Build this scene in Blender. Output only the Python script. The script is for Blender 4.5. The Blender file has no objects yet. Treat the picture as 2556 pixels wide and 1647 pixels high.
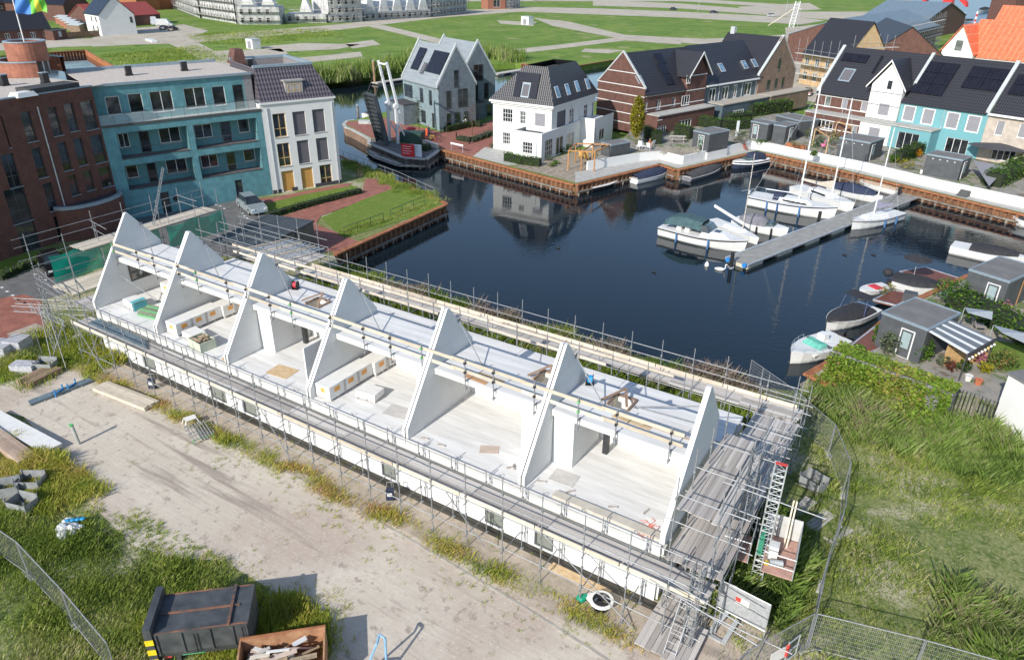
import bpy, math, random
import numpy as np
from mathutils import Vector, Matrix
from mathutils.geometry import tessellate_polygon
R = math.radians
rnd = random.Random(7)
SC = bpy.context.scene
ORD = ['first','second','third','fourth','fifth','sixth','seventh','eighth','ninth','tenth','eleventh','twelfth']
COL = SC.collection

CAM = Vector((46.2763, -21.8732, 23.8801))
PITCH, ROLL, YAW, FPX = R(26.990), R(0.6315), R(-32.2969), 1820.50
_F = Vector((math.sin(YAW)*math.cos(PITCH), math.cos(YAW)*math.cos(PITCH), -math.sin(PITCH)))
_R = Vector((math.cos(YAW), -math.sin(YAW), 0)); _U = _R.cross(_F)
_c, _s = math.cos(ROLL), math.sin(ROLL)
RX, UX = _c*_R + _s*_U, -_s*_R + _c*_U
cd = bpy.data.cameras.new('camera'); cam = bpy.data.objects.new('camera', cd); COL.objects.link(cam)
m = Matrix((RX, UX, -_F)).transposed().to_4x4(); m.translation = CAM; cam.matrix_world = m
cd.sensor_width = 36; cd.lens = FPX/2556*36; cd.clip_start = 0.3; cd.clip_end = 4000
SC.camera = cam
SUN_AZ, SUN_EL = R(4.2), R(31.8)          # azimuth the light travels towards (from +Y to +X), elevation
w = bpy.data.worlds.new('World'); SC.world = w; w.use_nodes = True
nt = w.node_tree; bg = nt.nodes['Background']; sky = nt.nodes.new('ShaderNodeTexSky')
sky.sky_type = 'NISHITA'; sky.sun_disc = False; sky.sun_elevation = SUN_EL; sky.sun_rotation = SUN_AZ + math.pi
sky.air_density = 1.0; sky.dust_density = 0.6; sky.ozone_density = 2.0
nt.links.new(sky.outputs[0], bg.inputs[0]); bg.inputs[1].default_value = 0.145
sl = bpy.data.lights.new('sun', 'SUN'); sl.energy = 4.2; sl.angle = R(0.53); sl.color = (1.0, 0.95, 0.87)
so = bpy.data.objects.new('sun', sl); COL.objects.link(so)
ld = Vector((math.sin(SUN_AZ)*math.cos(SUN_EL), math.cos(SUN_AZ)*math.cos(SUN_EL), -math.sin(SUN_EL)))
so.rotation_euler = ld.to_track_quat('-Z', 'Y').to_euler()
SC.view_settings.view_transform = 'Standard'; SC.view_settings.look = 'None'
SC.view_settings.exposure = 0.30; SC.view_settings.gamma = 1.0
SC.cycles.max_bounces = 6; SC.cycles.transparent_max_bounces = 12

def ray(px, py): return (_F*FPX + RX*(px-1278) + UX*(823.5-py))
def g(px, py, z=0.0):
    d = ray(px, py); t = (z-CAM.z)/d.z
    return Vector((CAM.x+d.x*t, CAM.y+d.y*t, z))
def g2(px, py, z=0.0): v = g(px, py, z); return (v.x, v.y)
class Wall:                                # a vertical plane through two plan points
    def __init__(s, a, b):
        s.a = Vector((a[0], a[1], 0)); d = Vector((b[0]-a[0], b[1]-a[1], 0)); s.L = d.length; s.u = d.normalized()
        s.n = Vector((s.u.y, -s.u.x, 0))
    def uv(s, px, py):
        d = ray(px, py); t = (s.a-CAM).dot(s.n)/d.dot(s.n); p = CAM+d*t
        return ((p-s.a).dot(s.u), p.z)
def zat(xy, py):                           # height above a plan point at image row py
    P = Vector((xy[0], xy[1], 0))-CAM; k = (823.5-py)/FPX
    A, B, C, D = P.dot(UX), UX.z, P.dot(_F), _F.z
    return (k*C-A)/(B-k*D)

MATS = {}
def nodes(name):
    mt = bpy.data.materials.new(name); mt.use_nodes = True; t = mt.node_tree
    return mt, t, t.nodes['Principled BSDF']
def mat(name, c, rough=0.7, metal=0.0, var=0.08, scale=3.0, bump=0.0, c2=None, spec=0.5, stretch=None, detail=4):
    if name in MATS: return MATS[name]
    mt, t, b = nodes(name); N = t.nodes; L = t.links
    tc = N.new('ShaderNodeTexCoord'); mp = N.new('ShaderNodeMapping'); L.new(tc.outputs['Object'], mp.inputs[0])
    if stretch: mp.inputs['Scale'].default_value = stretch
    no = N.new('ShaderNodeTexNoise'); no.inputs['Scale'].default_value = scale; no.inputs['Detail'].default_value = detail
    L.new(mp.outputs[0], no.inputs[0])
    cr = N.new('ShaderNodeValToRGB'); L.new(no.outputs[0], cr.inputs[0])
    if c2 is None: c2 = tuple(min(1, x*(1+var)) for x in c); c1 = tuple(x*(1-var) for x in c)
    else: c1 = c
    cr.color_ramp.elements[0].position = .35; cr.color_ramp.elements[1].position = .65
    cr.color_ramp.elements[0].color = (*c1, 1); cr.color_ramp.elements[1].color = (*c2, 1)
    src = cr.outputs[0]
    if 'timber' in name:      # boards differ from one another
        oi = N.new('ShaderNodeObjectInfo'); rr_ = N.new('ShaderNodeMapRange'); rr_.inputs[3].default_value = .72; rr_.inputs[4].default_value = 1.12; L.new(oi.outputs['Random'], rr_.inputs[0])
        vm = N.new('ShaderNodeVectorMath'); vm.operation = 'SCALE'; L.new(src, vm.inputs[0]); L.new(rr_.outputs[0], vm.inputs['Scale']); src = vm.outputs[0]
    L.new(src, b.inputs['Base Color'])
    b.inputs['Roughness'].default_value = rough; b.inputs['Metallic'].default_value = metal
    b.inputs['Specular IOR Level'].default_value = spec
    if bump:
        bp = N.new('ShaderNodeBump'); bp.inputs['Strength'].default_value = bump; bp.inputs['Distance'].default_value = .05
        L.new(no.outputs[0], bp.inputs['Height']); L.new(bp.outputs[0], b.inputs['Normal'])
    MATS[name] = mt; return mt
def brick(name, c1, c2, mortar, sx=4.5, rough=0.85, rw=.5, rh=.25, msize=.02, axis='wall'):
    if name in MATS: return MATS[name]
    mt, t, b = nodes(name); N = t.nodes; L = t.links
    tc = N.new('ShaderNodeTexCoord'); sp = N.new('ShaderNodeSeparateXYZ'); cb = N.new('ShaderNodeCombineXYZ')
    L.new(tc.outputs['Object'], sp.inputs[0])
    if axis == 'wall':
        ad = N.new('ShaderNodeMath'); L.new(sp.outputs[0], ad.inputs[0]); L.new(sp.outputs[1], ad.inputs[1])
        L.new(ad.outputs[0], cb.inputs[0]); L.new(sp.outputs[2], cb.inputs[1])
    else:
        L.new(sp.outputs[0], cb.inputs[0]); L.new(sp.outputs[1], cb.inputs[1])
    br = N.new('ShaderNodeTexBrick'); L.new(cb.outputs[0], br.inputs[0])
    br.inputs['Color1'].default_value = (*c1, 1); br.inputs['Color2'].default_value = (*c2, 1); br.inputs['Mortar'].default_value = (*mortar, 1)
    br.inputs['Scale'].default_value = sx; br.inputs['Brick Width'].default_value = rw; br.inputs['Row Height'].default_value = rh; br.inputs['Mortar Size'].default_value = msize
    no = N.new('ShaderNodeTexNoise'); no.inputs['Scale'].default_value = 1.3; L.new(tc.outputs['Object'], no.inputs[0])
    mx = N.new('ShaderNodeMix'); mx.data_type = 'RGBA'; mx.blend_type = 'MULTIPLY'; mx.inputs[0].default_value = .5
    k_ = .92 if c1[0] > .6 else .6; rp = N.new('ShaderNodeValToRGB'); rp.color_ramp.elements[0].color = (k_, k_, k_, 1); rp.color_ramp.elements[1].color = (1.9-k_, 1.9-k_, 1.9-k_, 1); rp.color_ramp.elements[0].position = .3; rp.color_ramp.elements[1].position = .7
    L.new(no.outputs[0], rp.inputs[0]); L.new(br.outputs[0], mx.inputs[6]); L.new(rp.outputs[0], mx.inputs[7])
    L.new(mx.outputs[2], b.inputs['Base Color']); b.inputs['Roughness'].default_value = rough
    MATS[name] = mt; return mt
def boards(name, c1, c2, ax, w_=.225, ln=3.9):
    """loose boards: every board its own tone, with long grain"""
    mt, t, b = nodes(name); N = t.nodes; L = t.links; tc = N.new('ShaderNodeTexCoord'); sp = N.new('ShaderNodeSeparateXYZ'); L.new(tc.outputs['Object'], sp.inputs[0]); cb = N.new('ShaderNodeCombineXYZ')
    for k, (a, d) in enumerate(((1-ax, w_), (ax, ln), (2, .2))):
        q = N.new('ShaderNodeMath'); q.operation = 'DIVIDE'; q.inputs[1].default_value = d; L.new(sp.outputs[a], q.inputs[0]); f = N.new('ShaderNodeMath'); f.operation = 'FLOOR'; L.new(q.outputs[0], f.inputs[0]); L.new(f.outputs[0], cb.inputs[k])
    wn = N.new('ShaderNodeTexWhiteNoise'); L.new(cb.outputs[0], wn.inputs[0]); mp = N.new('ShaderNodeMapping'); sc_ = [14, 14, 14]; sc_[ax] = .8; mp.inputs['Scale'].default_value = sc_; L.new(tc.outputs['Object'], mp.inputs[0])
    no = N.new('ShaderNodeTexNoise'); no.inputs['Scale'].default_value = 1; no.inputs['Detail'].default_value = 4; L.new(mp.outputs[0], no.inputs[0])
    ad = N.new('ShaderNodeMath'); ad.operation = 'MULTIPLY_ADD'; ad.inputs[1].default_value = .45; L.new(no.outputs[0], ad.inputs[0]); sb = N.new('ShaderNodeMath'); sb.operation = 'MULTIPLY'; sb.inputs[1].default_value = .75; L.new(wn.outputs[0], sb.inputs[0]); L.new(sb.outputs[0], ad.inputs[2])
    rp = N.new('ShaderNodeValToRGB'); e = rp.color_ramp.elements; e[0].position = .1; e[1].position = 1; e[0].color = (*c1, 1); e[1].color = (*c2, 1); q = e.new(.55); q.color = (*[(x+y)/2 for x, y in zip(c1, c2)], 1); L.new(ad.outputs[0], rp.inputs[0])
    L.new(rp.outputs[0], b.inputs['Base Color']); b.inputs['Roughness'].default_value = .85; MATS[name] = mt; return mt
def stripes(name, c, dark, axis=0, per=0.2, width=.12, rough=.6, metal=0.0, soft=.03, bump=.3):
    """boards / tiles / seams: dark lines every `per` metres along an object axis (axis 0,1,2 or 'h' = x+y)"""
    if name in MATS: return MATS[name]
    mt, t, b = nodes(name); N = t.nodes; L = t.links
    tc = N.new('ShaderNodeTexCoord'); sp = N.new('ShaderNodeSeparateXYZ'); L.new(tc.outputs['Object'], sp.inputs[0])
    if axis == 'h':
        ad = N.new('ShaderNodeMath'); L.new(sp.outputs[0], ad.inputs[0]); L.new(sp.outputs[1], ad.inputs[1]); src = ad.outputs[0]
    else: src = sp.outputs[axis]
    dv = N.new('ShaderNodeMath'); dv.operation = 'DIVIDE'; dv.inputs[1].default_value = per; L.new(src, dv.inputs[0])
    fr = N.new('ShaderNodeMath'); fr.operation = 'FRACT'; L.new(dv.outputs[0], fr.inputs[0])
    rp = N.new('ShaderNodeValToRGB'); e = rp.color_ramp.elements; e[0].position = width; e[1].position = width+soft
    e[0].color = (*dark, 1); e[1].color = (*c, 1); L.new(fr.outputs[0], rp.inputs[0])
    no = N.new('ShaderNodeTexNoise'); no.inputs['Scale'].default_value = 1.5; no.inputs['Detail'].default_value = 5; L.new(tc.outputs['Object'], no.inputs[0])
    r2 = N.new('ShaderNodeValToRGB'); r2.color_ramp.elements[0].color = (.72, .72, .72, 1); r2.color_ramp.elements[1].color = (1.2, 1.2, 1.2, 1); r2.color_ramp.elements[0].position = .3; r2.color_ramp.elements[1].position = .7
    L.new(no.outputs[0], r2.inputs[0])
    mx = N.new('ShaderNodeMix'); mx.data_type = 'RGBA'; mx.blend_type = 'MULTIPLY'; mx.inputs[0].default_value = .8
    L.new(rp.outputs[0], mx.inputs[6]); L.new(r2.outputs[0], mx.inputs[7]); L.new(mx.outputs[2], b.inputs['Base Color'])
    b.inputs['Roughness'].default_value = rough; b.inputs['Metallic'].default_value = metal
    MATS[name] = mt; return mt
def tiles(name, c, dark, px_, py_, rough=.45, ax=0):
    """roof tiles: rolls every px_ along x (or y), courses every py_ in height"""
    if name in MATS: return MATS[name]
    mt, t, b = nodes(name); N = t.nodes; L = t.links
    tc = N.new('ShaderNodeTexCoord'); sp = N.new('ShaderNodeSeparateXYZ'); L.new(tc.outputs['Object'], sp.inputs[0])
    nm = N.new('ShaderNodeSeparateXYZ'); L.new(tc.outputs['Normal'], nm.inputs[0])
    ab = N.new('ShaderNodeMath'); ab.operation = 'ABSOLUTE'; L.new(nm.outputs[0], ab.inputs[0])
    gt = N.new('ShaderNodeMath'); gt.operation = 'GREATER_THAN'; gt.inputs[1].default_value = .35; L.new(ab.outputs[0], gt.inputs[0])
    sel = N.new('ShaderNodeMix'); sel.data_type = 'FLOAT'; L.new(gt.outputs[0], sel.inputs[0]); L.new(sp.outputs[0], sel.inputs[2]); L.new(sp.outputs[1], sel.inputs[3])
    def wave(src, per):
        dv = N.new('ShaderNodeMath'); dv.operation = 'MULTIPLY'; dv.inputs[1].default_value = 2*math.pi/per; L.new(src, dv.inputs[0])
        s = N.new('ShaderNodeMath'); s.operation = 'SINE'; L.new(dv.outputs[0], s.inputs[0]); return s.outputs[0]
    wx, wz = wave(sel.outputs[0], px_), wave(sp.outputs[2], py_)
    ad = N.new('ShaderNodeMath'); ad.operation = 'MULTIPLY_ADD'; ad.inputs[1].default_value = .5; L.new(wz, ad.inputs[0]); L.new(wx, ad.inputs[2])
    mr = N.new('ShaderNodeMapRange'); mr.inputs[1].default_value = -1.3; mr.inputs[2].default_value = 1.3; L.new(ad.outputs[0], mr.inputs[0])
    rp = N.new('ShaderNodeValToRGB'); rp.color_ramp.elements[0].color = (*dark, 1); rp.color_ramp.elements[1].color = (*c, 1); L.new(mr.outputs[0], rp.inputs[0])
    L.new(rp.outputs[0], b.inputs['Base Color']); b.inputs['Roughness'].default_value = rough
    bp = N.new('ShaderNodeBump'); bp.inputs['Strength'].default_value = .6; bp.inputs['Distance'].default_value = .05; L.new(mr.outputs[0], bp.inputs['Height']); L.new(bp.outputs[0], b.inputs['Normal'])
    MATS[name] = mt; return mt
def foliage(name, cols, rough=.6, trans=.25):
    """leaf / blade material: each leaf takes its own colour from the mesh's 'tint' attribute"""
    if name in MATS: return MATS[name]
    mt, t, b = nodes(name); N = t.nodes; L = t.links
    at = N.new('ShaderNodeAttribute'); at.attribute_name = 'tint'
    rp = N.new('ShaderNodeValToRGB'); L.new(at.outputs['Fac'], rp.inputs[0]); e = rp.color_ramp.elements
    for i, c in enumerate(cols):
        p = i/(len(cols)-1)
        if i == 0: e[0].position = 0; e[0].color = (*c, 1)
        elif i == len(cols)-1: e[-1].position = 1; e[-1].color = (*c, 1)
        else: q = e.new(p); q.color = (*c, 1)
    L.new(rp.outputs[0], b.inputs['Base Color']); b.inputs['Roughness'].default_value = rough
    b.inputs['Specular IOR Level'].default_value = .25
    tr = N.new('ShaderNodeBsdfTranslucent'); L.new(rp.outputs[0], tr.inputs[0]); mx = N.new('ShaderNodeMixShader'); mx.inputs[0].default_value = trans
    out = N['Material Output']; L.new(b.outputs[0], mx.inputs[1]); L.new(tr.outputs[0], mx.inputs[2]); L.new(mx.outputs[0], out.inputs[0])
    MATS[name] = mt; return mt
def ground(name, layers, rough=.95, bump=.3):
    """layered noise: layers = [(colour, scale, low, high)], first is base"""
    if name in MATS: return MATS[name]
    mt, t, b = nodes(name); N = t.nodes; L = t.links; tc = N.new('ShaderNodeTexCoord')
    last = None; no = None
    for i, (c, sc_, lo, hi, *sx_) in enumerate(layers):
        if i == 0:
            last = N.new('ShaderNodeRGB'); last.outputs[0].default_value = (*c, 1); last = last.outputs[0]; continue
        no = N.new('ShaderNodeTexNoise'); no.inputs['Scale'].default_value = sc_; no.inputs['Detail'].default_value = 6; no.inputs['Roughness'].default_value = .62
        ofs = N.new('ShaderNodeMapping'); ofs.inputs['Location'].default_value = (i*13.7, i*7.1, i*3.3); ofs.inputs['Scale'].default_value = sx_[0] if sx_ else (1, 1, 1); L.new(tc.outputs['Object'], ofs.inputs[0]); L.new(ofs.outputs[0], no.inputs[0])
        mr = N.new('ShaderNodeMapRange'); mr.inputs[1].default_value = lo; mr.inputs[2].default_value = hi; L.new(no.outputs[0], mr.inputs[0])
        mx = N.new('ShaderNodeMix'); mx.data_type = 'RGBA'; L.new(mr.outputs[0], mx.inputs[0]); L.new(last, mx.inputs[6]); mx.inputs[7].default_value = (*c, 1); last = mx.outputs[2]
    L.new(last, b.inputs['Base Color']); b.inputs['Roughness'].default_value = rough; b.inputs['Specular IOR Level'].default_value = .2
    if bump and no:
        bp = N.new('ShaderNodeBump'); bp.inputs['Strength'].default_value = bump; bp.inputs['Distance'].default_value = .08; L.new(no.outputs[0], bp.inputs['Height']); L.new(bp.outputs[0], b.inputs['Normal'])
    MATS[name] = mt; return mt
def glassmat(name, c, rough=.05, spec=1.0):
    if name in MATS: return MATS[name]
    mt, t, b = nodes(name); N = t.nodes; L = t.links
    tc = N.new('ShaderNodeTexCoord'); no = N.new('ShaderNodeTexNoise'); no.inputs['Scale'].default_value = .7; no.inputs['Detail'].default_value = 3; L.new(tc.outputs['Object'], no.inputs[0])
    rp = N.new('ShaderNodeValToRGB'); rp.color_ramp.elements[0].position = .4; rp.color_ramp.elements[1].position = .65
    rp.color_ramp.elements[0].color = (*[x*.6 for x in c], 1); rp.color_ramp.elements[1].color = (*[x*2.2 for x in c], 1); L.new(no.outputs[0], rp.inputs[0]); L.new(rp.outputs[0], b.inputs['Base Color'])
    b.inputs['Roughness'].default_value = rough; b.inputs['Specular IOR Level'].default_value = spec
    MATS[name] = mt; return mt

class MB:
    def __init__(s): s.v = []; s.f = []; s.t = []
    def add(s, vs, fs, tint=None):
        o = len(s.v); s.v += [tuple(v) for v in vs]; s.f += [tuple(i+o for i in f) for f in fs]
        s.t += [tint if tint is not None else 0.5]*len(fs); return s
    def bx(s, x0, y0, z0, x1, y1, z1):
        return s.add([(x0,y0,z0),(x1,y0,z0),(x1,y1,z0),(x0,y1,z0),(x0,y0,z1),(x1,y0,z1),(x1,y1,z1),(x0,y1,z1)],
                     [(0,3,2,1),(4,5,6,7),(0,1,5,4),(1,2,6,5),(2,3,7,6),(3,0,4,7)])
    def obx(s, c, a, b, h, z0=0):
        """box: centre c, half vectors a and b (plan or 3D), from z0 to z0+h along z"""
        c, a, b = Vector(c), Vector(a), Vector(b); up = Vector((0, 0, h)); c = c+Vector((0, 0, z0))
        p = [c-a-b, c+a-b, c+a+b, c-a+b]; return s.add(p+[q+up for q in p], [(0,3,2,1),(4,5,6,7),(0,1,5,4),(1,2,6,5),(2,3,7,6),(3,0,4,7)])
    def beam(s, p, q, w_, h_, up=(0, 0, 1)):
        p, q = Vector(p), Vector(q); d = (q-p).normalized(); up = Vector(up); sd = d.cross(up)
        if sd.length < 1e-4: sd = d.cross(Vector((1, 0, 0)))
        sd.normalize(); u2 = sd.cross(d); a, b = sd*w_/2, u2*h_/2
        v = [p-a-b, p+a-b, p+a+b, p-a+b, q-a-b, q+a-b, q+a+b, q-a+b]
        return s.add(v, [(0,1,2,3),(7,6,5,4),(0,4,5,1),(1,5,6,2),(2,6,7,3),(3,7,4,0)])
    def tube(s, p, q, r, n=6, r2=None):
        p, q = Vector(p), Vector(q); d = (q-p).normalized(); a = d.cross(Vector((0, 0, 1)))
        if a.length < 1e-3: a = d.cross(Vector((1, 0, 0)))
        a.normalize(); b = d.cross(a); r2 = r if r2 is None else r2
        v = [p+(a*math.cos(2*math.pi*i/n)+b*math.sin(2*math.pi*i/n))*r for i in range(n)] + [q+(a*math.cos(2*math.pi*i/n)+b*math.sin(2*math.pi*i/n))*r2 for i in range(n)]
        return s.add(v, [(i, n+i, n+(i+1) % n, (i+1) % n) for i in range(n)]+[tuple(range(n)), tuple(range(2*n-1, n-1, -1))])
    def path(s, pts, r, n=6):
        for i in range(len(pts)-1): s.tube(pts[i], pts[i+1], r, n)
        return s
    def prism(s, poly, z0, z1):
        poly = [tuple(p[:2]) for p in poly]; n = len(poly); tr = tessellate_polygon([[Vector((x, y, 0)) for x, y in poly]])
        A = sum(poly[i][0]*poly[(i+1) % n][1]-poly[(i+1) % n][0]*poly[i][1] for i in range(n))
        v = [(x, y, z0) for x, y in poly]+[(x, y, z1) for x, y in poly]; f = []
        def ori(t, up):
            a, b, c = [poly[i] for i in t]; ar = (b[0]-a[0])*(c[1]-a[1])-(c[0]-a[0])*(b[1]-a[1])
            return t if (ar > 0) == up else (t[0], t[2], t[1])
        for t in tr: f.append(tuple(i+n for i in ori(t, True))); f.append(tuple(ori(t, False)))
        for i in range(n):
            j = (i+1) % n; f.append((i, j, j+n, i+n) if A > 0 else (j, i, i+n, j+n))
        return s.add(v, f)
    def slab(s, pts, th):
        """extruded 3D polygon: pts planar, thickness vector th"""
        th = Vector(th); P = [Vector(p) for p in pts]; n = len(P)
        nrm = Vector((0, 0, 0))
        for i in range(n): nrm += P[i].cross(P[(i+1) % n])
        if nrm.dot(th) < 0: P = P[::-1]
        ax = max(range(3), key=lambda k: abs(nrm[k])); ij = [k for k in range(3) if k != ax]
        tr = tessellate_polygon([[Vector((p[ij[0]], p[ij[1]], 0)) for p in P]])
        f = []
        for t in tr:
            a, b, c = [P[i] for i in t]; nn = (b-a).cross(c-a); t = tuple(t) if nn.dot(th) > 0 else (t[0], t[2], t[1])
            f.append(tuple(i+n for i in t)); f.append((t[0], t[2], t[1]))
        for i in range(n): j = (i+1) % n; f.append((i, j, j+n, i+n))
        return s.add([*P]+[p+th for p in P], f)
    def sheet(s, poly, z):
        poly = [tuple(p[:2]) for p in poly]; tr = tessellate_polygon([[Vector((x, y, 0)) for x, y in poly]]); f = []
        for t in tr:
            a, b, c = [poly[i] for i in t]; ar = (b[0]-a[0])*(c[1]-a[1])-(c[0]-a[0])*(b[1]-a[1]); f.append(tuple(t) if ar > 0 else (t[0], t[2], t[1]))
        return s.add([(x, y, z) for x, y in poly], f)
    def loft(s, rings, closed=True, cap=True):
        n = len(rings[0]); o = len(s.v); fs = []
        for k in range(len(rings)-1):
            for i in range(n if closed else n-1):
                j = (i+1) % n; fs.append((k*n+i, k*n+j, (k+1)*n+j, (k+1)*n+i))
        if cap: fs += [tuple(range(n))[::-1], tuple(range((len(rings)-1)*n, len(rings)*n))]
        return s.add([p for r_ in rings for p in r_], fs)
    def ball(s, c, r, n=8, m_=5, sz=1.0):
        rings = [[(c[0]+r*math.sin(math.pi*k/m_)*math.cos(2*math.pi*i/n), c[1]+r*math.sin(math.pi*k/m_)*math.sin(2*math.pi*i/n), c[2]-r*sz*math.cos(math.pi*k/m_)) for i in range(n)] for k in range(1, m_)]
        return s.loft(rings)
    def leaf(s, c, size, tint, up=0.3):
        a = rnd.uniform(0, 2*math.pi); b = rnd.uniform(-1, 1); u = Vector((math.cos(a), math.sin(a), b*.7)).normalized()*size
        v = Vector((-math.sin(a)*b, math.cos(a)*b, 1+up)).cross(u).normalized()*size*.7+Vector((0, 0, rnd.uniform(-.3, .3)*size)); c = Vector(c)
        return s.add([c-u, c-v*.8, c+u, c+v*.8], [(0, 1, 2, 3)], tint)
    def build(s, name, mt, parent=None, smooth=False, tint=False):
        me = bpy.data.meshes.new(name); me.from_pydata(s.v, [], s.f)
        if smooth: me.polygons.foreach_set('use_smooth', [True]*len(me.polygons))
        if tint:
            at = me.attributes.new('tint', 'FLOAT', 'FACE'); at.data.foreach_set('value', s.t)
        me.materials.append(mt); me.update(); o = bpy.data.objects.new(name, me); COL.objects.link(o)
        if parent: o.parent = parent
        return o
def tag(o, label=None, cat=None, group=None, kind=None):
    if label: o['label'] = label
    if cat: o['category'] = cat
    if group: o['group'] = group
    if kind: o['kind'] = kind
    return o
def thing(name, label, cat, loc=(0, 0, 0), rz=0, group=None):
    o = bpy.data.objects.new(name, None); COL.objects.link(o); o.empty_display_size = .3
    o.location = Vector((*loc[:2], loc[2] if len(loc) > 2 else 0)); o.rotation_euler = (0, 0, rz); return tag(o, label, cat, group)
def setting(name, mb, mt): return tag(mb.build(name, mt), kind='structure')
def clone(root, loc, rz=None, label=None, scale=None):
    def cp(o, par):
        c = o.copy(); COL.objects.link(c)
        if par: c.parent = par
        for ch in KIDS.get(o.name, [ch for ch in bpy.data.objects if ch.parent == o]): cp(ch, c)
        return c
    KIDS.setdefault(root.name, [ch for ch in bpy.data.objects if ch.parent == root])
    c = cp(root, None); c.location = loc
    if rz is not None: c.rotation_euler = (0, 0, rz)
    if label: c['label'] = label
    if scale: c.scale = scale
    return c
KIDS = {}
WZ = -1.35
M_grass = ground('meadow_grass', [((.13,.215,.035),0,0,0), ((.20,.27,.055),.05,.40,.58), ((.09,.17,.025),.22,.5,.62), ((.33,.30,.16),.13,.6,.66), ((.12,.21,.03),1.3,.45,.7), ((.26,.27,.10),.5,.60,.68)])
M_grass_s = ground('rough_grass', [((.14,.18,.05),0,0,0), ((.28,.28,.12),.35,.42,.60), ((.08,.12,.03),2.3,.5,.62), ((.46,.41,.30),.21,.52,.60), ((.30,.29,.15),6,.5,.62), ((.12,.16,.04),11,.5,.6)])
M_lawn = ground('mown_lawn', [((.13,.20,.03),0,0,0), ((.18,.22,.05),1.2,.45,.65), ((.09,.15,.02),3,.5,.7)])
M_sand = ground('sandy_yard', [((.53,.47,.385),0,0,0), ((.61,.55,.46),.22,.4,.62), ((.46,.375,.31),.12,.48,.60), ((.50,.44,.36),5,.45,.7), ((.34,.30,.20),1.1,.62,.72), ((.36,.30,.25),2.2,.58,.66), ((.60,.54,.46),9,.55,.7), ((.33,.28,.235),.8,.56,.68,(.12,1.6,1))], bump=.5)
M_gravel = ground('rubble_gravel', [((.36,.29,.25),0,0,0), ((.46,.39,.34),1.2,.45,.62), ((.24,.19,.16),9,.5,.66), ((.5,.44,.40),16,.56,.7)], bump=.9)
M_road = ground('sand_road', [((.44,.39,.31),0,0,0), ((.52,.47,.39),.2,.4,.6), ((.30,.28,.17),.5,.58,.68), ((.38,.33,.26),2.5,.5,.68)])
M_redpave = brick('red_paver', (.36,.125,.085), (.28,.10,.075), (.22,.13,.10), sx=3.2, axis='floor')
M_greypave = brick('grey_paver', (.17,.17,.165), (.13,.13,.13), (.09,.09,.09), sx=3.2, axis='floor')
M_beigepave = brick('sanded_paver', (.43,.37,.30), (.38,.32,.26), (.34,.28,.21), sx=2.2, axis='floor')
M_conc = mat('concrete', (.42,.41,.38), .85, var=.12, scale=1.5)
M_white = mat('white_render', (.69,.69,.67), .8, var=.03, scale=.8)
M_black = mat('black_plastic', (.02,.02,.022), .45, var=.2)
M_rust = mat('rusty_steel', (.26,.095,.04), .85, c2=(.42,.17,.075), scale=2.2)
M_galv = mat('galvanised_steel', (.27,.28,.29), .55, metal=.25, var=.15, scale=6)

mt, t, b = nodes('harbour_water'); N = t.nodes; L = t.links
tc = N.new('ShaderNodeTexCoord'); n1 = N.new('ShaderNodeTexNoise'); n1.inputs['Scale'].default_value = 1.6; n1.inputs['Detail'].default_value = 3
mp = N.new('ShaderNodeMapping'); mp.inputs['Scale'].default_value = (1, 1.9, 1); mp.inputs['Rotation'].default_value = (0, 0, R(-30)); L.new(tc.outputs['Object'], mp.inputs[0]); L.new(mp.outputs[0], n1.inputs[0])
n2 = N.new('ShaderNodeTexNoise'); n2.inputs['Scale'].default_value = .09; L.new(tc.outputs['Object'], n2.inputs[0])
mr = N.new('ShaderNodeMapRange'); mr.inputs[1].default_value = .42; mr.inputs[2].default_value = .6; mr.inputs[3].default_value = .05; mr.inputs[4].default_value = .28; L.new(n2.outputs[0], mr.inputs[0])
bp = N.new('ShaderNodeBump'); bp.inputs['Distance'].default_value = .05; L.new(n1.outputs[0], bp.inputs['Height']); L.new(mr.outputs[0], bp.inputs['Strength']); L.new(bp.outputs[0], b.inputs['Normal'])
b.inputs['Base Color'].default_value = (.007, .014, .020, 1); b.inputs['Roughness'].default_value = .03; b.inputs['IOR'].default_value = 1.33; b.inputs['Specular IOR Level'].default_value = .8
M_water = mt
setting('water', MB().sheet([(-500,-150),(300,-150),(300,300),(-500,300)], WZ), M_water)

bank_rear = 18.6
S_LAND = [g2(855,395), g2(1110,511), g2(832,634), (3,bank_rear+.6), (12,bank_rear), (25,bank_rear+.4), (36,bank_rear), (40.6,20.6), g2(2020,940), g2(2112,888), g2(2200,817), g2(2244,774), g2(2424,692), g2(2700,640), (75,44), (200,-40), (200,-150), (-260,-150), (-260,-20), (-180,10), (-110,38), (-62,40), (-34,47)]
o = setting('ground', MB().prism(S_LAND, -3, 0), M_grass_s)
ISL = [g2(*p) for p in ((885,300),(868,301),(861,309),(880,322),(925,346),(1096,371),(1436,460),(1647,409),(1690,423),(1850,387),(1890,378),(2101,425),(2556,534))]
FAR = ISL + [(75,56),(260,-10),(1500,-200),(1500,1700),(-1500,1700),(-1500,-100),(-260,20)] + [g2(*p) for p in ((-200,150),(0,140),(212,124),(290,168),(760,214),(800,197))] + [g2(*p) for p in ((940,185),(1040,172),(1235,160),(1285,158),(1440,165),(1530,150),(1600,140))]+[(-22,160),(-14,110),(-24,98),(-42,80)]
setting('terrain', MB().prism(FAR, -3, 0), M_grass)

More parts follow.
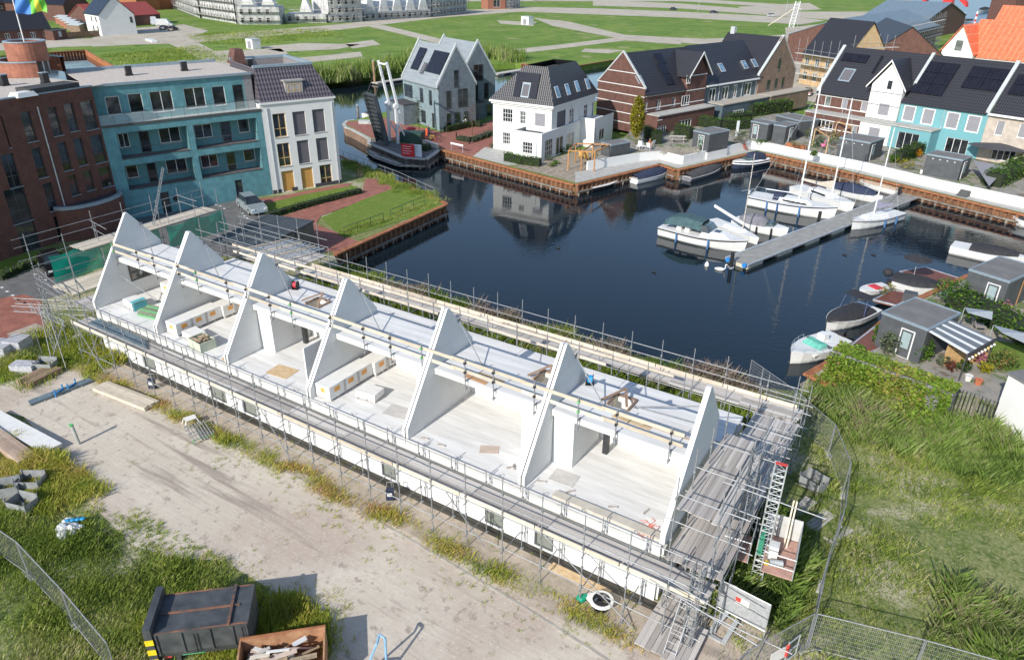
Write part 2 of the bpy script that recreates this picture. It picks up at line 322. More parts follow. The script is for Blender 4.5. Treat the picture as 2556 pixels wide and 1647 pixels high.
def road(name, pxs, mt, z=.012, zz=0): return setting(name, MB().sheet([g2(*p, zz) for p in pxs], z+zz), mt)
road('field_road', [(-40,338*.3+10),(160,98),(480,92),(840,62),(1130,28),(1300,18),(1500,22),(1700,30),(2000,45),(2060,52),(2000,62),(1700,45),(1300,30),(1100,45),(850,75),(480,108),(160,118),(-40,130)], M_road, .02)
road('field_road', [(400,100),(470,95),(560,140),(700,150),(900,130),(905,142),(700,165),(600,175),(540,165)], M_road, .024)
road('field_road', [(900,62),(960,64),(1150,110),(1240,128),(1400,112),(1560,92),(1700,100),(1700,112),(1560,102),(1400,122),(1250,140),(1150,124),(1000,86)], M_road, .028)
road('field_road', [(1330,45),(1420,55),(1560,88),(1760,98),(1960,88),(2100,60),(2180,62),(1990,112),(1760,112),(1540,96),(1380,66)], M_road, .032)
road('field_road', [(1480,15),(1700,22),(1960,42),(2200,60),(2300,20),(2340,-12),(2260,-12),(2180,30),(1960,30),(1700,10),(1480,0)], M_road, .036)
road('field_road', [(1960,70),(2060,60),(2110,130),(2150,200),(2060,260),(1985,250),(1965,160)], M_road, .04)
road('field_road', [(1100,-4),(1700,-4),(1960,12),(1960,20),(1700,4),(1100,4)], M_road, .02)
for k, pl in enumerate([[(860,110),(930,100),(950,112),(880,122)],[(470,130),(700,122),(720,135),(500,150)],[(640,118),(760,108),(900,112),(840,124),(700,130)],[(1240,52),(1340,56),(1330,66),(1250,60)],[(1840,18),(2020,8),(2050,24),(1880,34)],[(1460,122),(1560,126),(1520,134),(1450,130)]]):
    road('bare_earth', pl, M_road, .016)
road('parking_street', [(230,95),(345,70),(460,62),(520,78),(470,100),(340,112),(230,118)], M_road, .044)
M_canal = mat('far_canal', (.055,.11,.155), .30, c2=(.09,.155,.20), scale=.05)
setting('canal', MB().sheet([g2(*p) for p in ((2180,22),(2320,-8),(2420,-20),(2540,-20),(2480,20),(2500,60),(2380,70),(2300,90),(2200,60))], .05), M_canal)

road('island_paving', [(885,303),(866,304),(863,311),(884,322),(928,345),(1098,370),(1180,392),(1265,385),(1235,340),(1230,300),(1200,312),(1100,330),(1010,310),(960,295)], M_redpave, .012)
road('patio_paving', [(1180,391),(1210,368),(1262,372),(1350,407),(1270,414)], M_conc, .02)
road('garden_soil', [(1350,404),(1500,360),(1640,372),(1640,408),(1436,456),(1280,416)], ground('garden_gravel', [((.33,.28,.22),0,0,0),((.22,.18,.13),1.5,.45,.6),((.42,.38,.32),4,.5,.65)]), .016)
road('quay_walk', [(1436,458),(1648,408),(1692,421),(1850,385),(1890,376),(2101,423),(2556,532),(2556,490),(2101,380),(1890,350),(1640,392),(1436,430)], M_conc, .024)
road('parking_lot', [(0,700),(0,775),(60,760),(160,735),(300,560),(480,600),(640,560),(640,520),(560,490),(440,520),(300,560),(150,640),(40,690)], M_greypave, .012)
road('forecourt', [(300,640),(760,640),(830,628),(700,545),(640,500),(560,492),(440,505),(300,560)], M_greypave, .016)
road('red_street', [(0,745),(0,862),(60,852),(118,832),(108,795),(102,750),(60,735)], M_redpave, .024)
road('lawn', [(-40,640),(120,622),(150,638),(60,668),(-40,706)], M_lawn, .028)
road('lawn', [(660,508),(868,458),(905,476),(690,540),(665,534)], M_lawn, .028)
road('red_path', [(560,500),(680,494),(853,460),(880,458),(870,466),(760,486),(660,510)], M_redpave, .032)
road('red_path', [(690,545),(905,476),(912,448),(935,445),(985,470),(905,502),(800,540),(790,560),(900,605),(850,632),(760,620)], M_redpave, .036)
road('lawn', [(800,545),(905,500),(985,470),(1110,505),(1105,520),(860,595)], M_lawn, .04)
road('sand_yard', [(-60,920),(120,868),(200,832),(330,880),(420,930),(700,1040),(1000,1180),(1300,1330),(1640,1500),(1900,1560),(2040,1647),(2040,1760),(560,1760),(600,1560),(690,1480),(560,1400),(420,1390),(330,1360),(220,1250),(130,1120),(60,1040),(-60,1010)], M_sand, .012)
setting('facade_path', MB().bx(-8,-2.5,0,41.5,-.5,.03), M_beigepave)
for k in range(2):
    a, b_ = [(470,1055),(1640,1600)][0], (1640,1600)
M_kerb = mat('grey_kerb', (.36,.35,.33), .9)
def strip(name, pts, w_, z, mt, h=.02):
    mb = MB()
    for p, q in zip(pts, pts[1:]): mb.beam((p[0], p[1], z), (q[0], q[1], z), w_, h)
    return setting(name, mb, mt)
strip('kerb', [g2(500,1065),g2(900,1275),g2(1300,1510),g2(1600,1700)], .11, .022, mat('sandy_kerb', (.40,.37,.32), .95, var=.15, scale=2))
setting('foundation_trench', MB().bx(-.2,-.5,.031,39.9,-.02,.036), mat('wet_soil', (.05,.045,.035), .6))
M_aac = brick('white_block', (.70,.70,.69), (.665,.665,.655), (.55,.55,.54), sx=1, rw=1.5, rh=.62, msize=.006)
def slabmat():
    mt, t, b = nodes('floor_concrete'); N = t.nodes; L = t.links; tc = N.new('ShaderNodeTexCoord'); mp = N.new('ShaderNodeMapping'); mp.inputs['Scale'].default_value = (.25, 2.6, 1)
    L.new(tc.outputs['Object'], mp.inputs[0]); n1 = N.new('ShaderNodeTexNoise'); n1.inputs['Scale'].default_value = 1.2; n1.inputs['Detail'].default_value = 8; n1.inputs['Roughness'].default_value = .7; L.new(mp.outputs[0], n1.inputs[0])
    rp = N.new('ShaderNodeValToRGB'); e = rp.color_ramp.elements; e[0].position = .3; e[0].color = (.56,.545,.52,1); e[1].position = .62; e[1].color = (.74,.735,.715,1); L.new(n1.outputs[0], rp.inputs[0])
    sp = N.new('ShaderNodeSeparateXYZ'); L.new(tc.outputs['Object'], sp.inputs[0]); dv = N.new('ShaderNodeMath'); dv.operation = 'DIVIDE'; dv.inputs[1].default_value = 1.2; L.new(sp.outputs[1], dv.inputs[0])
    fr = N.new('ShaderNodeMath'); fr.operation = 'FRACT'; L.new(dv.outputs[0], fr.inputs[0]); r2 = N.new('ShaderNodeValToRGB'); r2.color_ramp.elements[0].position = .0; r2.color_ramp.elements[0].color = (.8,.8,.8,1); r2.color_ramp.elements[1].position = .03; r2.color_ramp.elements[1].color = (1,1,1,1); L.new(fr.outputs[0], r2.inputs[0])
    mx = N.new('ShaderNodeMix'); mx.data_type = 'RGBA'; mx.blend_type = 'MULTIPLY'; mx.inputs[0].default_value = 1; L.new(rp.outputs[0], mx.inputs[6]); L.new(r2.outputs[0], mx.inputs[7]); L.new(mx.outputs[2], b.inputs['Base Color']); b.inputs['Roughness'].default_value = .85
    return mt
M_slab = slabmat()
M_frame = mat('dark_window_frame', (.075,.08,.08), .5, var=.05)
M_glass = glassmat('dark_glass', (.018,.022,.025))
M_glass_l = glassmat('light_glass', (.10,.115,.11), .1)
M_wood = mat('fresh_timber', (.56,.48,.37), .8, c2=(.68,.61,.50), scale=2, stretch=(1,6,6))
M_wood_old = boards('weathered_timber', (.30,.27,.24), (.62,.58,.53), 0)
M_wood_y = boards('weathered_timber_y', (.27,.24,.22), (.58,.54,.50), 1)
M_ply = mat('plywood', (.52,.36,.19), .7, c2=(.62,.47,.29), scale=4)
W6, ZF, ZA, RY, RZ = 6.6, 3.08, 6.02, 3.50, 8.71
shell = thing('terrace_under_construction', 'long row of roofless white block houses with triangular party walls and bare concrete floors', 'building', (0, 0, 0))
XE = W6*6
for k in range(6):
    x0, x1 = k*W6+.012, (k+1)*W6-.012
    if k in (3,):   # rear deck missing beside the fifth gable
        pass
    mb = MB().bx(x0, 0, ZF-.3, x1, 11.0 if k != 3 else 11.0, ZF); mb.build('floor_slab', M_slab, shell)
    a0, a1 = k*W6+.2, (k+1)*W6-.2; hx = k*W6+(2.6 if k % 2 == 0 else 4.6); hx = [None,2.4+W6,15.7,None,28.0+3.0,36.0-1.2][k] if k in (2,4,5) else hx
    hy0, hy1, hw = 3.9, 4.9, 1.0
    mb = MB()
    if k in (2, 4, 5):
        hx = {2:15.9, 4:31.2, 5:35.1}[k]
        mb.bx(a0, 2.2, ZA-.3, a1, hy0, ZA); mb.bx(a0, hy1, ZA-.3, a1, 5.42, ZA); mb.bx(a0, hy0, ZA-.3, hx, hy1, ZA); mb.bx(hx+hw, hy0, ZA-.3, a1, hy1, ZA)
    else: mb.bx(a0, 2.2, ZA-.3, a1, 5.42, ZA)
    mb.build('attic_slab', M_slab, shell)
def gable(x, th, name='party_wall'):
    pts = [(x, .02, ZF+.002), (x, .02, ZF+.55), (x, RY-.08, RZ), (x, RY+.08, RZ), (x, 5.45, ZA+.28), (x, 5.45, ZF+.002)]
    return MB().slab(pts, (th, 0, 0)).build(name, M_aac, shell)
gable(-.10, .2); gable(XE-.1, .22, 'end_gable')
for k in range(1, 6): gable(k*W6-.165, .145); gable(k*W6+.03, .145)
for k in range(7): MB().bx(k*W6-.1, .17, -.3, k*W6+.1, 10.9, ZF-.302).build('ground_floor_wall', M_aac, shell)
MB().bx(.1, 10.7, -.3, XE-.1, 10.9, ZF-.304).build('rear_wall', M_aac, shell)
MB().bx(.1, 5.25, ZF+.003, XE-.1, 5.41, ZA-.303).build('upper_rear_wall', M_aac, shell)
def holed(mb, u0, u1, v0, v1, holes, P, depth):
    """rectangular wall face from (u0,v0) to (u1,v1) with openings; P(u, v, d) gives the point d metres behind the face"""
    us = sorted({u0, u1, *[h[0] for h in holes], *[h[2] for h in holes]}); vs = sorted({v0, v1, *[h[1] for h in holes], *[h[3] for h in holes]})
    us = [u for u in us if u0 <= u <= u1]; vs = [v for v in vs if v0 <= v <= v1]
    for i in range(len(us)-1):
        for j in range(len(vs)-1):
            cu, cv = (us[i]+us[i+1])/2, (vs[j]+vs[j+1])/2
            if any(h[0] < cu < h[2] and h[1] < cv < h[3] for h in holes): continue
            mb.add([P(us[i],vs[j],0), P(us[i+1],vs[j],0), P(us[i+1],vs[j+1],0), P(us[i],vs[j+1],0)], [(0,1,2,3)])
    for h in holes:
        a, b_, c, d = h[:4]
        q = [(a,b_),(c,b_),(c,d),(a,d)]
        for i in range(4):
            (p1, p2), (q1, q2) = q[i], q[(i+1) % 4]; mb.add([P(p1,p2,0), P(p1,p2,depth), P(q1,q2,depth), P(q1,q2,0)], [(0,1,2,3)])
fw = Wall((0, 0), (XE, 0)); wins = []
for (xa, ya, xb, yb) in ((358,897,393,932),(524,972,568,1010),(606,1006,644,1046),(952,1158,988,1196),(1210,1276,1256,1320),(1334,1330,1380,1382)):
    ua, _ = fw.uv(xa, ya); ub, _ = fw.uv(xb, yb); wins.append((round(ua, 2), .12, round(ub, 2), 2.3))
fac = MB(); holed(fac, 0, XE, -.3, ZF-.302, wins, lambda u, v, d: (u, d, v), .14)
fac.bx(0, .10, -.3, .01, .16, ZF-.31); fac.build('facade', M_aac, shell)
def window_part(parent, P, a, b_, c, d, fm, gm, nx=1, ny=1, w_=.06, dep=.1, split=None, pane='pane', name='window'):
    """frame bars + pane in the opening a,b..c,d; P(u,v,depth)"""
    mb = MB()
    def bar(u0, v0, u1, v1):
        q = [P(u0,v0,dep-.05), P(u1,v0,dep-.05), P(u1,v1,dep-.05), P(u0,v1,dep-.05)]; nrm = Vector(P(u0,v0,dep))-Vector(q[0]); mb.slab(q, nrm)
    bar(a, b_, c, b_+w_); bar(a, d-w_, c, d); bar(a, b_+w_, a+w_, d-w_); bar(c-w_, b_+w_, c, d-w_)
    for i in range(1, nx): u = a+(c-a)*i/nx; bar(u-w_/2, b_+w_, u+w_/2, d-w_)
    ys = [b_+(d-b_)*j/ny for j in range(1, ny)] if split is None else [b_+(d-b_)*s for s in split]
    for v in ys:
        xs = [a+w_]+[a+(c-a)*i/nx for i in range(1, nx)]+[c-w_]
        for i in range(len(xs)-1): bar(xs[i]+(w_/2 if i else 0), v-w_/2, xs[i+1]-(w_/2 if i < len(xs)-2 else 0), v+w_/2)
    f = mb.build(name, fm, parent)
    MB().add([P(a,b_,dep-.02), P(c,b_,dep-.02), P(c,d,dep-.02), P(a,d,dep-.02)], [(0,1,2,3)]).build(pane, gm, f)
    return f
for wv in wins: window_part(shell, lambda u, v, d: (u, d, v), *wv, M_frame, mat('protective_board', (.20,.215,.19), .6), nx=1, w_=.09)
for s in (3.3, 8.1, 11.2, 14.6, 20.4, 22.8, 28.2, 33.0, 36.9): MB().bx(s, -.06, 2.0, s+.16, -.002, 2.3).build('vent_box', M_black, shell)
lw = MB(); WY = (3.25, 4.95, ZF+.95, ZF+2.35)
lw = thing_dummy = None
f = window_part(shell, lambda u, v, d: (.16-d, u, v), 2.75, ZF+1.0, 4.75, ZF+2.55, M_frame, M_glass_l, nx=2, split=(.38,), w_=.1, dep=.06)
for (x0, x1) in ((13.42, 14.5), (33.2, 34.25), (31.5, 32.83), (25.2, 26.23), (12.5, 13.03)):
    MB().bx(x0, 2.42, ZF+.003, x1, 2.54, ZA-.303).build('partition_wall', M_aac, shell)
for x in (14.42, 34.17): MB().bx(x-.0, 2.545, ZF+.003, x+.08, 5.2, ZA-.303).build('partition_wall', M_aac, shell)
MB().bx(18.62, 1.0, ZF+.003, 18.72, 5.2, ZF+2.2).build('partition_wall', M_aac, shell)
for x in (14.9, 34.9): MB().bx(x, 4.2, ZF+.003, x+.25, 4.45, ZA-.31).build('column', mat('dark_column', (.03,.032,.035), .5), shell)
for k in (1, 2, 3, 4, 5):
    MB().bx(k*W6-.012, -.01, ZF-.28, k*W6+.012, .3, ZF+.6).build('joint_strip', mat('joint_gap', (.15,.15,.15), .9), shell)
for k in range(6):
    for q in (1.1, 3.0, 5.4):
        mb = MB(); x = k*W6+q
        mb.path([(x,.12,ZF),(x,.05,ZF+.16),(x+.12,.0,ZF+.2),(x+.2,.06,ZF+.02)], .012, 4); mb.build('lifting_loop', M_galv, shell)
hatches = [(15.9, 3.9), (31.2, 3.9), (35.1, 3.9)]
for i, (x, y) in enumerate(hatches):
    t_ = thing('hatch_cover', ['rough timber frame tilted over the attic opening between third and fourth gable', 'rough timber frame tilted over the attic opening left of the sixth gable', 'rough timber frame tilted over the attic opening right of the sixth gable'][i], 'hatch', (x, y, ZA), group='timber hatch frames')
    MB().beam((0,.0,.05),(0,1.0,.05),.1,.1).beam((0,1.0,.05),(1.0,1.0,.05),.1,.1).beam((1.0,0,.05),(1.0,1.0,.05),.1,.1).beam((-.3,.0,.16),(.4,1.05,.45),.12,.05).beam((.4,1.05,.45),(.9,.1,.16),.12,.05).build('frame', mat('brown_timber', (.30,.20,.14), .8), t_)
    MB().bx(.0,.02,-.5,.03,.98,-.02).build('lining', M_wood, t_)
TR = .026
def pole(par, x, y, z0, z1, foot=True):
    mb = MB().tube((x,y,z0),(x,y,z1),TR,5)
    if foot: mb.bx(x-.08,y-.08,z0,x+.08,y+.08,z0+.015)
    return mb
def poles(par, lst, z0=None, z1=None):
    for p in lst:
        x, y, a, b_ = p
        mb = pole(par, x, y, a, b_); z = a+.9
        while z < b_-.2: mb.bx(x-.045,y-.045,z-.05,x+.045,y+.045,z+.05); z += 1.0
        mb.build('pole', M_galv, par)
def tubes(par, name, segs, mt=None, r=TR):
    for p, q in segs: MB().tube(p, q, r, 5).build(name, mt or M_galv, par)
def planks(par, x0, y0, x1, y1, z, along='x', w_=.225, mt=None, seg=3.9, jit=.005, gap=.014, name='plank_deck'):
    """a deck of loose boards, one mesh per run of boards"""
    n = max(1, int(round(((y1-y0) if along == 'x' else (x1-x0))/w_)))
    for i in range(n):
        mb = MB(); a = (x0 if along == 'x' else y0)-rnd.uniform(0, seg*.5); end = x1 if along == 'x' else y1
        st = x0 if along == 'x' else y0
        while a < end:
            b_ = min(a+seg, end+rnd.uniform(0, .12)); s0 = max(a, st-rnd.uniform(0, .1)); dz = rnd.uniform(-jit, jit); dd = rnd.uniform(-.008, .008)
            if b_-s0 > .2:
                if along == 'x': mb.bx(s0, y0+i*w_+gap/2+dd, z-.04+dz, b_-.01, y0+(i+1)*w_-gap/2+dd, z+dz)
                else: mb.bx(x0+i*w_+gap/2+dd, s0, z-.04+dz, x0+(i+1)*w_-gap/2+dd, b_-.01, z+dz)
            a += seg
        if mb.v: mb.build(name, mt or (M_wood_old if along == 'x' else M_wood_y), par)
fs = thing('front_scaffold', 'long galvanised tube scaffold with grey plank deck along the yard side of the white terrace', 'scaffold', (0,0,0))
fx = [.35+i*1.93 for i in range(21)]; fx = [x for x in fx if x < 40.8]; fx += [40.6, 41.7]
DZ = 2.78
poles(fs, [(x, -1.72, .03, 4.68+rnd.uniform(-.12,.12)) for x in fx])
poles(fs, [(x+.2, -.42, .03, 3.62+rnd.uniform(-.1,.1)) for x in fx])
for z, y in ((DZ-.1,-1.67),(DZ-.1,-.38),(3.42,-.47),(3.40,-1.77),(.9,-1.67)):
    for a in range(0, 42, 7): MB().tube((a,y,z),(min(a+7.1,42.1),y+rnd.uniform(-.02,.02),z),TR,5).build('ledger', M_galv, fs)
for x in fx: MB().tube((x+.04,-1.95,DZ-.15),(x+.04,-.15,DZ-.15),TR,5).tube((x+.04,-1.95,.8),(x+.04,-.3,.8),TR,5).build('transom', M_galv, fs)
planks(fs, .2, -1.62, 42.0, -.5, DZ)
for a in [i*3.85 for i in range(11)]:
    MB().bx(a+.1,-1.70,DZ+.0,min(a+3.9,42),-1.655,DZ+.2).build('toe_board', M_wood, fs)
tubes(fs, 'brace', [((20.0,-1.8,.1),(18.1,-1.8,DZ)),((32.3,-1.8,.6),(30.2,-1.78,DZ)),((35.3,-1.8,DZ),(39.6,-1.85,.05)),((12.5,-1.8,.05),(13.9,-1.78,2.6)),((3.2,-1.9,.05),(.8,-1.8,DZ)),((1.0,-1.9,.05),(3.2,-1.8,DZ))])
rs = thing('rear_scaffold', 'long tube scaffold with pale plank deck between the terrace and the weedy water bank', 'scaffold', (0,0,0))
rx = [6.2+i*1.86 for i in range(20)]
poles(rs, [(x, 13.3, .0, 4.95+rnd.uniform(-.1,.1)) for x in rx if x < 42.3])
poles(rs, [(x+.5, 11.95, .0, 3.95+rnd.uniform(-.1,.1)) for x in rx if x < 41.5])
for z, y in ((2.98,13.26),(2.98,11.95),(3.65,13.36),(4.2,13.36),(1.2,13.3)):
    for a in range(6, 42, 6): MB().tube((a,y,z),(min(a+6.1,42.2),y,z),TR,5).build('ledger', M_galv, rs)
for x in rx: MB().tube((x,11.2,2.94),(x,13.5,2.94),TR,5).build('transom', M_galv, rs)
planks(rs, 6.2, 11.98, 22.0, 13.25, 3.1); planks(rs, 22.0, 11.98, 42.0, 13.25, 3.1)
for a in [6.2+i*3.95 for i in range(9)]:
    MB().bx(a,13.21,3.11,a+3.9,13.25,3.32).build('toe_board', M_wood, rs)
gb = thing('floor_edge_guard', 'two pale timber guard boards on posts along the rear floor edge of the terrace', 'guard rail', (0,0,0))
for a in [0.0+i*3.96 for i in range(9)]:
    MB().beam((a,11.12,4.15),(a+3.98,11.12,4.13),.04,.17).build('guard_board', M_wood, gb)
    if a < 16 or 20 < a < 29: MB().beam((a,11.12,3.62),(a+3.98,11.12,3.6),.04,.16).build('guard_board', M_wood, gb)
for i in range(18): MB().tube((.6+i*2.1,11.05,ZF),(.6+i*2.1,11.05,4.55),TR,5).build('post', M_galv, gb)
ag = thing('attic_edge_guard', 'double line of pale planks clamped to posts along the front edge of the attic floors', 'guard rail', (0,0,0))
gx = [.25,2.9,4.6,7.1,8.8,11.6,13.3,15.2,16.9,19.9,22.2,24.0,26.0,28.6,30.2,32.4,34.6,36.4,38.8]
M_green = mat('green_clamp', (.12,.42,.16), .5)
for i, x in enumerate(gx):
    p = MB().tube((x,2.0,ZA-.5),(x,2.0,ZA+1.28),.03,6).bx(x-.05,1.96,ZA-.42,x+.05,2.12,ZA-.34).bx(x-.04,1.98,ZA-.0,x+.04,2.3,ZA+.04).build('post', M_galv, ag)
    MB().bx(x-.045,1.93,ZA+.45,x+.045,2.03,ZA+.56).bx(x-.045,1.93,ZA+.95,x+.045,2.03,ZA+1.05).build('clamp', M_green if i % 4 == 0 else M_black, p)
for i in range(10):
    a, b_ = i*3.95+.1, min(i*3.95+4.2, 39.3)
    MB().beam((a,2.07+.03*(i%2),ZA+1.0+.02*(i%2)),(b_,2.08+.03*(i%2),ZA+1.0),.04,.17).build('guard_board', M_wood, ag)
    MB().beam((a,2.07+.03*(i%2),ZA+.5+.02*(i%2)),(b_,2.08+.03*(i%2),ZA+.48),.04,.17).build('guard_board', M_wood, ag)
es = thing('end_scaffold', 'wide plank scaffold wrapped round the right gable end with an extra upper deck', 'scaffold', (0,0,0))
planks(es, 39.95, -.45, 42.1, 11.9, 3.05, 'y')
planks(es, 39.85, -2.6, 42.2, -.5, .35, 'y', name='low_deck'); planks(es, 39.85, -.45, 41.5, 6.6, .3, 'y', name='low_deck')
planks(es, 39.92, .3, 41.3, 6.2, 5.0, 'y'); planks(es, 41.32, .3, 41.75, 5.6, 4.9, 'y')
for x in (40.05, 41.75, 42.2):
    poles(es, [(x, y, .0, (7.1 if x < 42 else 5.6)+rnd.uniform(-.3,.2)) for y in (-.35,1.6,3.6,5.6)]+[(x,y,0,4.6) for y in (7.7,9.8,11.9,13.35)])
for z in (2.95, 4.85, 5.9, 6.4):
    for x in (41.8, 42.25):
        if z > 5 and x > 42: continue
        MB().tube((x,-.9,z),(x,6.4 if z > 4 else 13.5,z),TR,5).build('ledger', M_galv, es)
for y in (-.35,1.6,3.6,5.6):
    for z in (4.8, 6.1, 2.9): MB().tube((39.7 if z<6 else 40,y+.05,z),(42.8,y+.05,z),TR,5).build('transom', M_galv, es)
for y in (7.7,9.8,11.9):
    for z in (2.9, 3.7, 4.2): MB().tube((40.2,y+.05,z),(42.6,y+.05,z),TR,5).build('transom', M_galv, es)
tubes(es, 'brace', [((42.3,5.7,.1),(42.25,1.7,4.8)),((42.3,-.3,.1),(42.25,1.6,2.9)),((42.3,11.9,.1),(42.25,7.8,2.9)),((40.0,-2.2,3.9),(43.6,-2.6,3.6)),((40.0,-2.2,3.4),(44.2,-2.7,3.1)),((40.2,-.9,1.6),(45.2,-.9,1.5)),((41.2,1.6,5.9),(45.0,1.7,5.8))])
def lattice(mb, p, q, w_, n, r=.02, side=(1,0,0), up=(0,1,0)):
    p, q = Vector(p), Vector(q); a, b_ = Vector(side)*w_/2, Vector(up)*w_/2; cs = [a+b_, a-b_, -a-b_, -a+b_]
    for c in cs: mb.tube(p+c, q+c, r*1.3, 4)
    for i in range(n):
        s, e = p+(q-p)*i/n, p+(q-p)*(i+1)/n
        for k in range(4):
            c1, c2 = cs[k], cs[(k+1) % 4]; mb.tube(s+c1, e+c2 if i % 2 else e+c2, r*.7, 4); mb.tube(s+c1, s+c2, r*.7, 4)
    return mb
lattice(MB(), (41.9,3.4,3.1),(41.9,3.4,6.6),.35,8).build('ladder_frame', M_galv, es)
lattice(MB(), (41.6,-1.5,.4),(41.6,-1.5,4.4),.4,8).build('ladder_frame', M_galv, es)
MB().beam((41.0,-2.5,.35),(41.0,-.3,2.9),.03,.07).beam((41.45,-2.5,.35),(41.45,-.3,2.9),.03,.07).build('ladder', M_galv, es)
for k in range(10):
    q = k/10+.05
    MB().tube((41.0,-2.5+2.2*q,.35+2.55*q),(41.45,-2.5+2.2*q,.35+2.55*q),.018,4).build('rung', M_galv, es)
ls = thing('left_scaffold', 'loading scaffold with two plank decks and green debris net at the left gable end', 'scaffold', (0,0,0))
planks(ls, -6.3, .6, -3.6, 9.5, 3.0, 'y', mt=M_wood); planks(ls, -2.6, .0, -.25, 9.6, 2.95, 'y')
planks(ls, -7.4, 3.0, -5.6, 14.2, 5.05, 'y', mt=M_wood)
poles(ls, [(-6.45,y,0,6.3+(y%2)*.4) for y in (-.2,2.2,4.6,7.0,9.6)]+[(-3.5,y,0,5.6) for y in (-1.2,.9,3.2)]+[(-.35,y,0,4.6+y*.1) for y in (-1.2,)]+[(-7.5,y,0,7.1) for y in (5.0,7.4,9.8,12.2,14.4)]+[(-5.6,y,0,6.9) for y in (9.8,12.2,14.4)]+[(-1.4,-1.6,0,4.5),(-2.6,-1.7,0,4.4)])
for y in (-.2,2.2,4.6,7.0): MB().tube((-6.9,y+.05,2.9),(.1,y+.05,2.9),TR,5).build('transom', M_galv, ls)
for z, x in ((3.9,-6.4),(3.4,-6.4),(5.9,-7.45),(6.5,-7.45),(4.95,-7.4),(4.95,-5.7),(2.9,-3.5)):
    MB().tube((x,-.6,z),(x,14.6 if z > 4 else 9.8,z),TR,5).build('ledger', M_galv, ls)
tubes(ls, 'rail', [((-6.6,.1,4.3),(-3.0,-.3,3.9)),((-6.6,.1,3.8),(-3.0,-.4,3.4)),((-6.5,-.3,3.95),(-.2,-.9,3.9)),((-6.5,-.3,3.45),(-.2,-.9,3.4)),((-7.6,4.9,6.4),(-5.2,4.7,6.2)),((-7.6,4.9,5.8),(-5.2,4.7,5.6)),((-7.6,12.2,6.5),(-4.8,12,6.5)),((-7.6,12.2,6.0),(-4.8,12,6.0))])
for (p, q) in (((-6.6,-1.9,2.9),(-1.2,.9,2.9)),((-5.4,-2.6,2.9),(-.6,-.2,2.9)),((-4.6,-1.9,2.9),(-.3,-1.9,2.9))):
    mb = MB(); P, Q = Vector(p), Vector(q); n = 8; up = Vector((0,0,.4)); mb.tube(P,Q,TR,5); mb.tube(P-up,Q-up,TR,5)
    for i in range(n): a, b_ = P+(Q-P)*i/n, P+(Q-P)*(i+1)/n; mb.tube(a, (a+b_)/2-up, .018, 4); mb.tube((a+b_)/2-up, b_, .018, 4)
    mb.build('lattice_girder', M_galv, ls)
lattice(MB(), (-2.0,-2.0,.0),(-2.0,-2.0,3.9),.5,6,.014).build('tower_frame', M_galv, ls)
tubes(ls, 'brace', [((-.2,-3.4,.05),(-3.4,-1.8,3.2)),((.6,-3.0,.05),(-2.2,-1.9,3.4)),((-1.0,-3.2,.05),(-.6,-1.8,2.8))])
M_net = None
mt, t, b = nodes('green_net'); N = t.nodes; L = t.links; tr = N.new('ShaderNodeBsdfTransparent'); mx = N.new('ShaderNodeMixShader'); mx.inputs[0].default_value = .72
b.inputs['Base Color'].default_value = (.0,.34,.25,1); b.inputs['Roughness'].default_value = .6; tl = N.new('ShaderNodeBsdfTranslucent'); tl.inputs[0].default_value = (.0,.5,.36,1); m3 = N.new('ShaderNodeMixShader'); m3.inputs[0].default_value = .55
L.new(b.outputs[0], m3.inputs[1]); L.new(tl.outputs[0], m3.inputs[2]); L.new(tr.outputs[0], mx.inputs[1]); L.new(m3.outputs[0], mx.inputs[2]); L.new(mx.outputs[0], N['Material Output'].inputs[0]); M_net = mt
def net(y0, y1, z0, z1, x, n=14):
    mb = MB(); rows = []
    for j in range(5):
        z = z1+(z0-z1)*j/4; rows.append([(x+.12*math.sin(i*1.3+j)+.05*rnd.random(), y0+(y1-y0)*i/n, z-(.12*math.sin(i*math.pi/3.5)**2 if j == 0 else 0)) for i in range(n+1)])
    for r_ in rows: mb.v += r_
    k = n+1; mb.f = [(j*k+i, j*k+i+1, (j+1)*k+i+1, (j+1)*k+i) for j in range(4) for i in range(n)]; mb.t = [.5]*len(mb.f)
    return mb.build('debris_net', M_net, ls, smooth=True)
net(1.0, 9.4, 3.0, 5.0, -6.6); net(9.4, 14.8, 3.2, 5.0, -5.5, 8)
MB().beam((-6.55,9.0,5.1),(-5.9,10.4,9.4),.03,.06).beam((-6.2,8.9,5.1),(-5.55,10.3,9.4),.03,.06).build('ladder', M_galv, ls)
for k in range(14):
    q = k/14+.03; MB().tube((-6.55+.65*q,9+1.4*q,5.1+4.3*q),(-6.2+.65*q,8.9+1.4*q,5.1+4.3*q),.016,4).build('rung', M_galv, ls)
sb = thing('rear_corner_scaffold', 'dense corner scaffold with steel beams and pale planks behind the second and third gables', 'scaffold', (0,0,0))
poles(sb, [(x,y,0,5.3+rnd.uniform(0,.6)) for x in (-3.8,-1.6,.6,2.8,5.0) for y in (11.2,13.4,15.2)])
for z in (3.0,3.9,4.5):
    for y in (11.2,13.4,15.2): MB().tube((-4.4,y,z),(6.0,y,z),TR,5).build('ledger', M_galv, sb)
for x in (-3.8,-1.6,.6,2.8,5.0): MB().tube((x,10.8,3.05),(x,15.6,3.05),TR,5).build('transom', M_galv, sb)
planks(sb, .4, 11.4, 5.6, 15.2, 3.15, 'x')
M_alu = mat('pale_aluminium', (.60,.64,.67), .4, metal=.5, var=.1)
for k in range(9): MB().beam((-.6+k*.55,11.6,3.3+.02*k),(.8+k*.5,15.9,3.35),.14,.1).build('steel_beam', M_alu if k % 3 else M_wood, sb)
t_ = thing('steel_profile_stack', 'bundle of dark blue-grey steel profiles lying on the left end of the front scaffold deck', 'steel profiles', (1.2,-1.25,DZ))
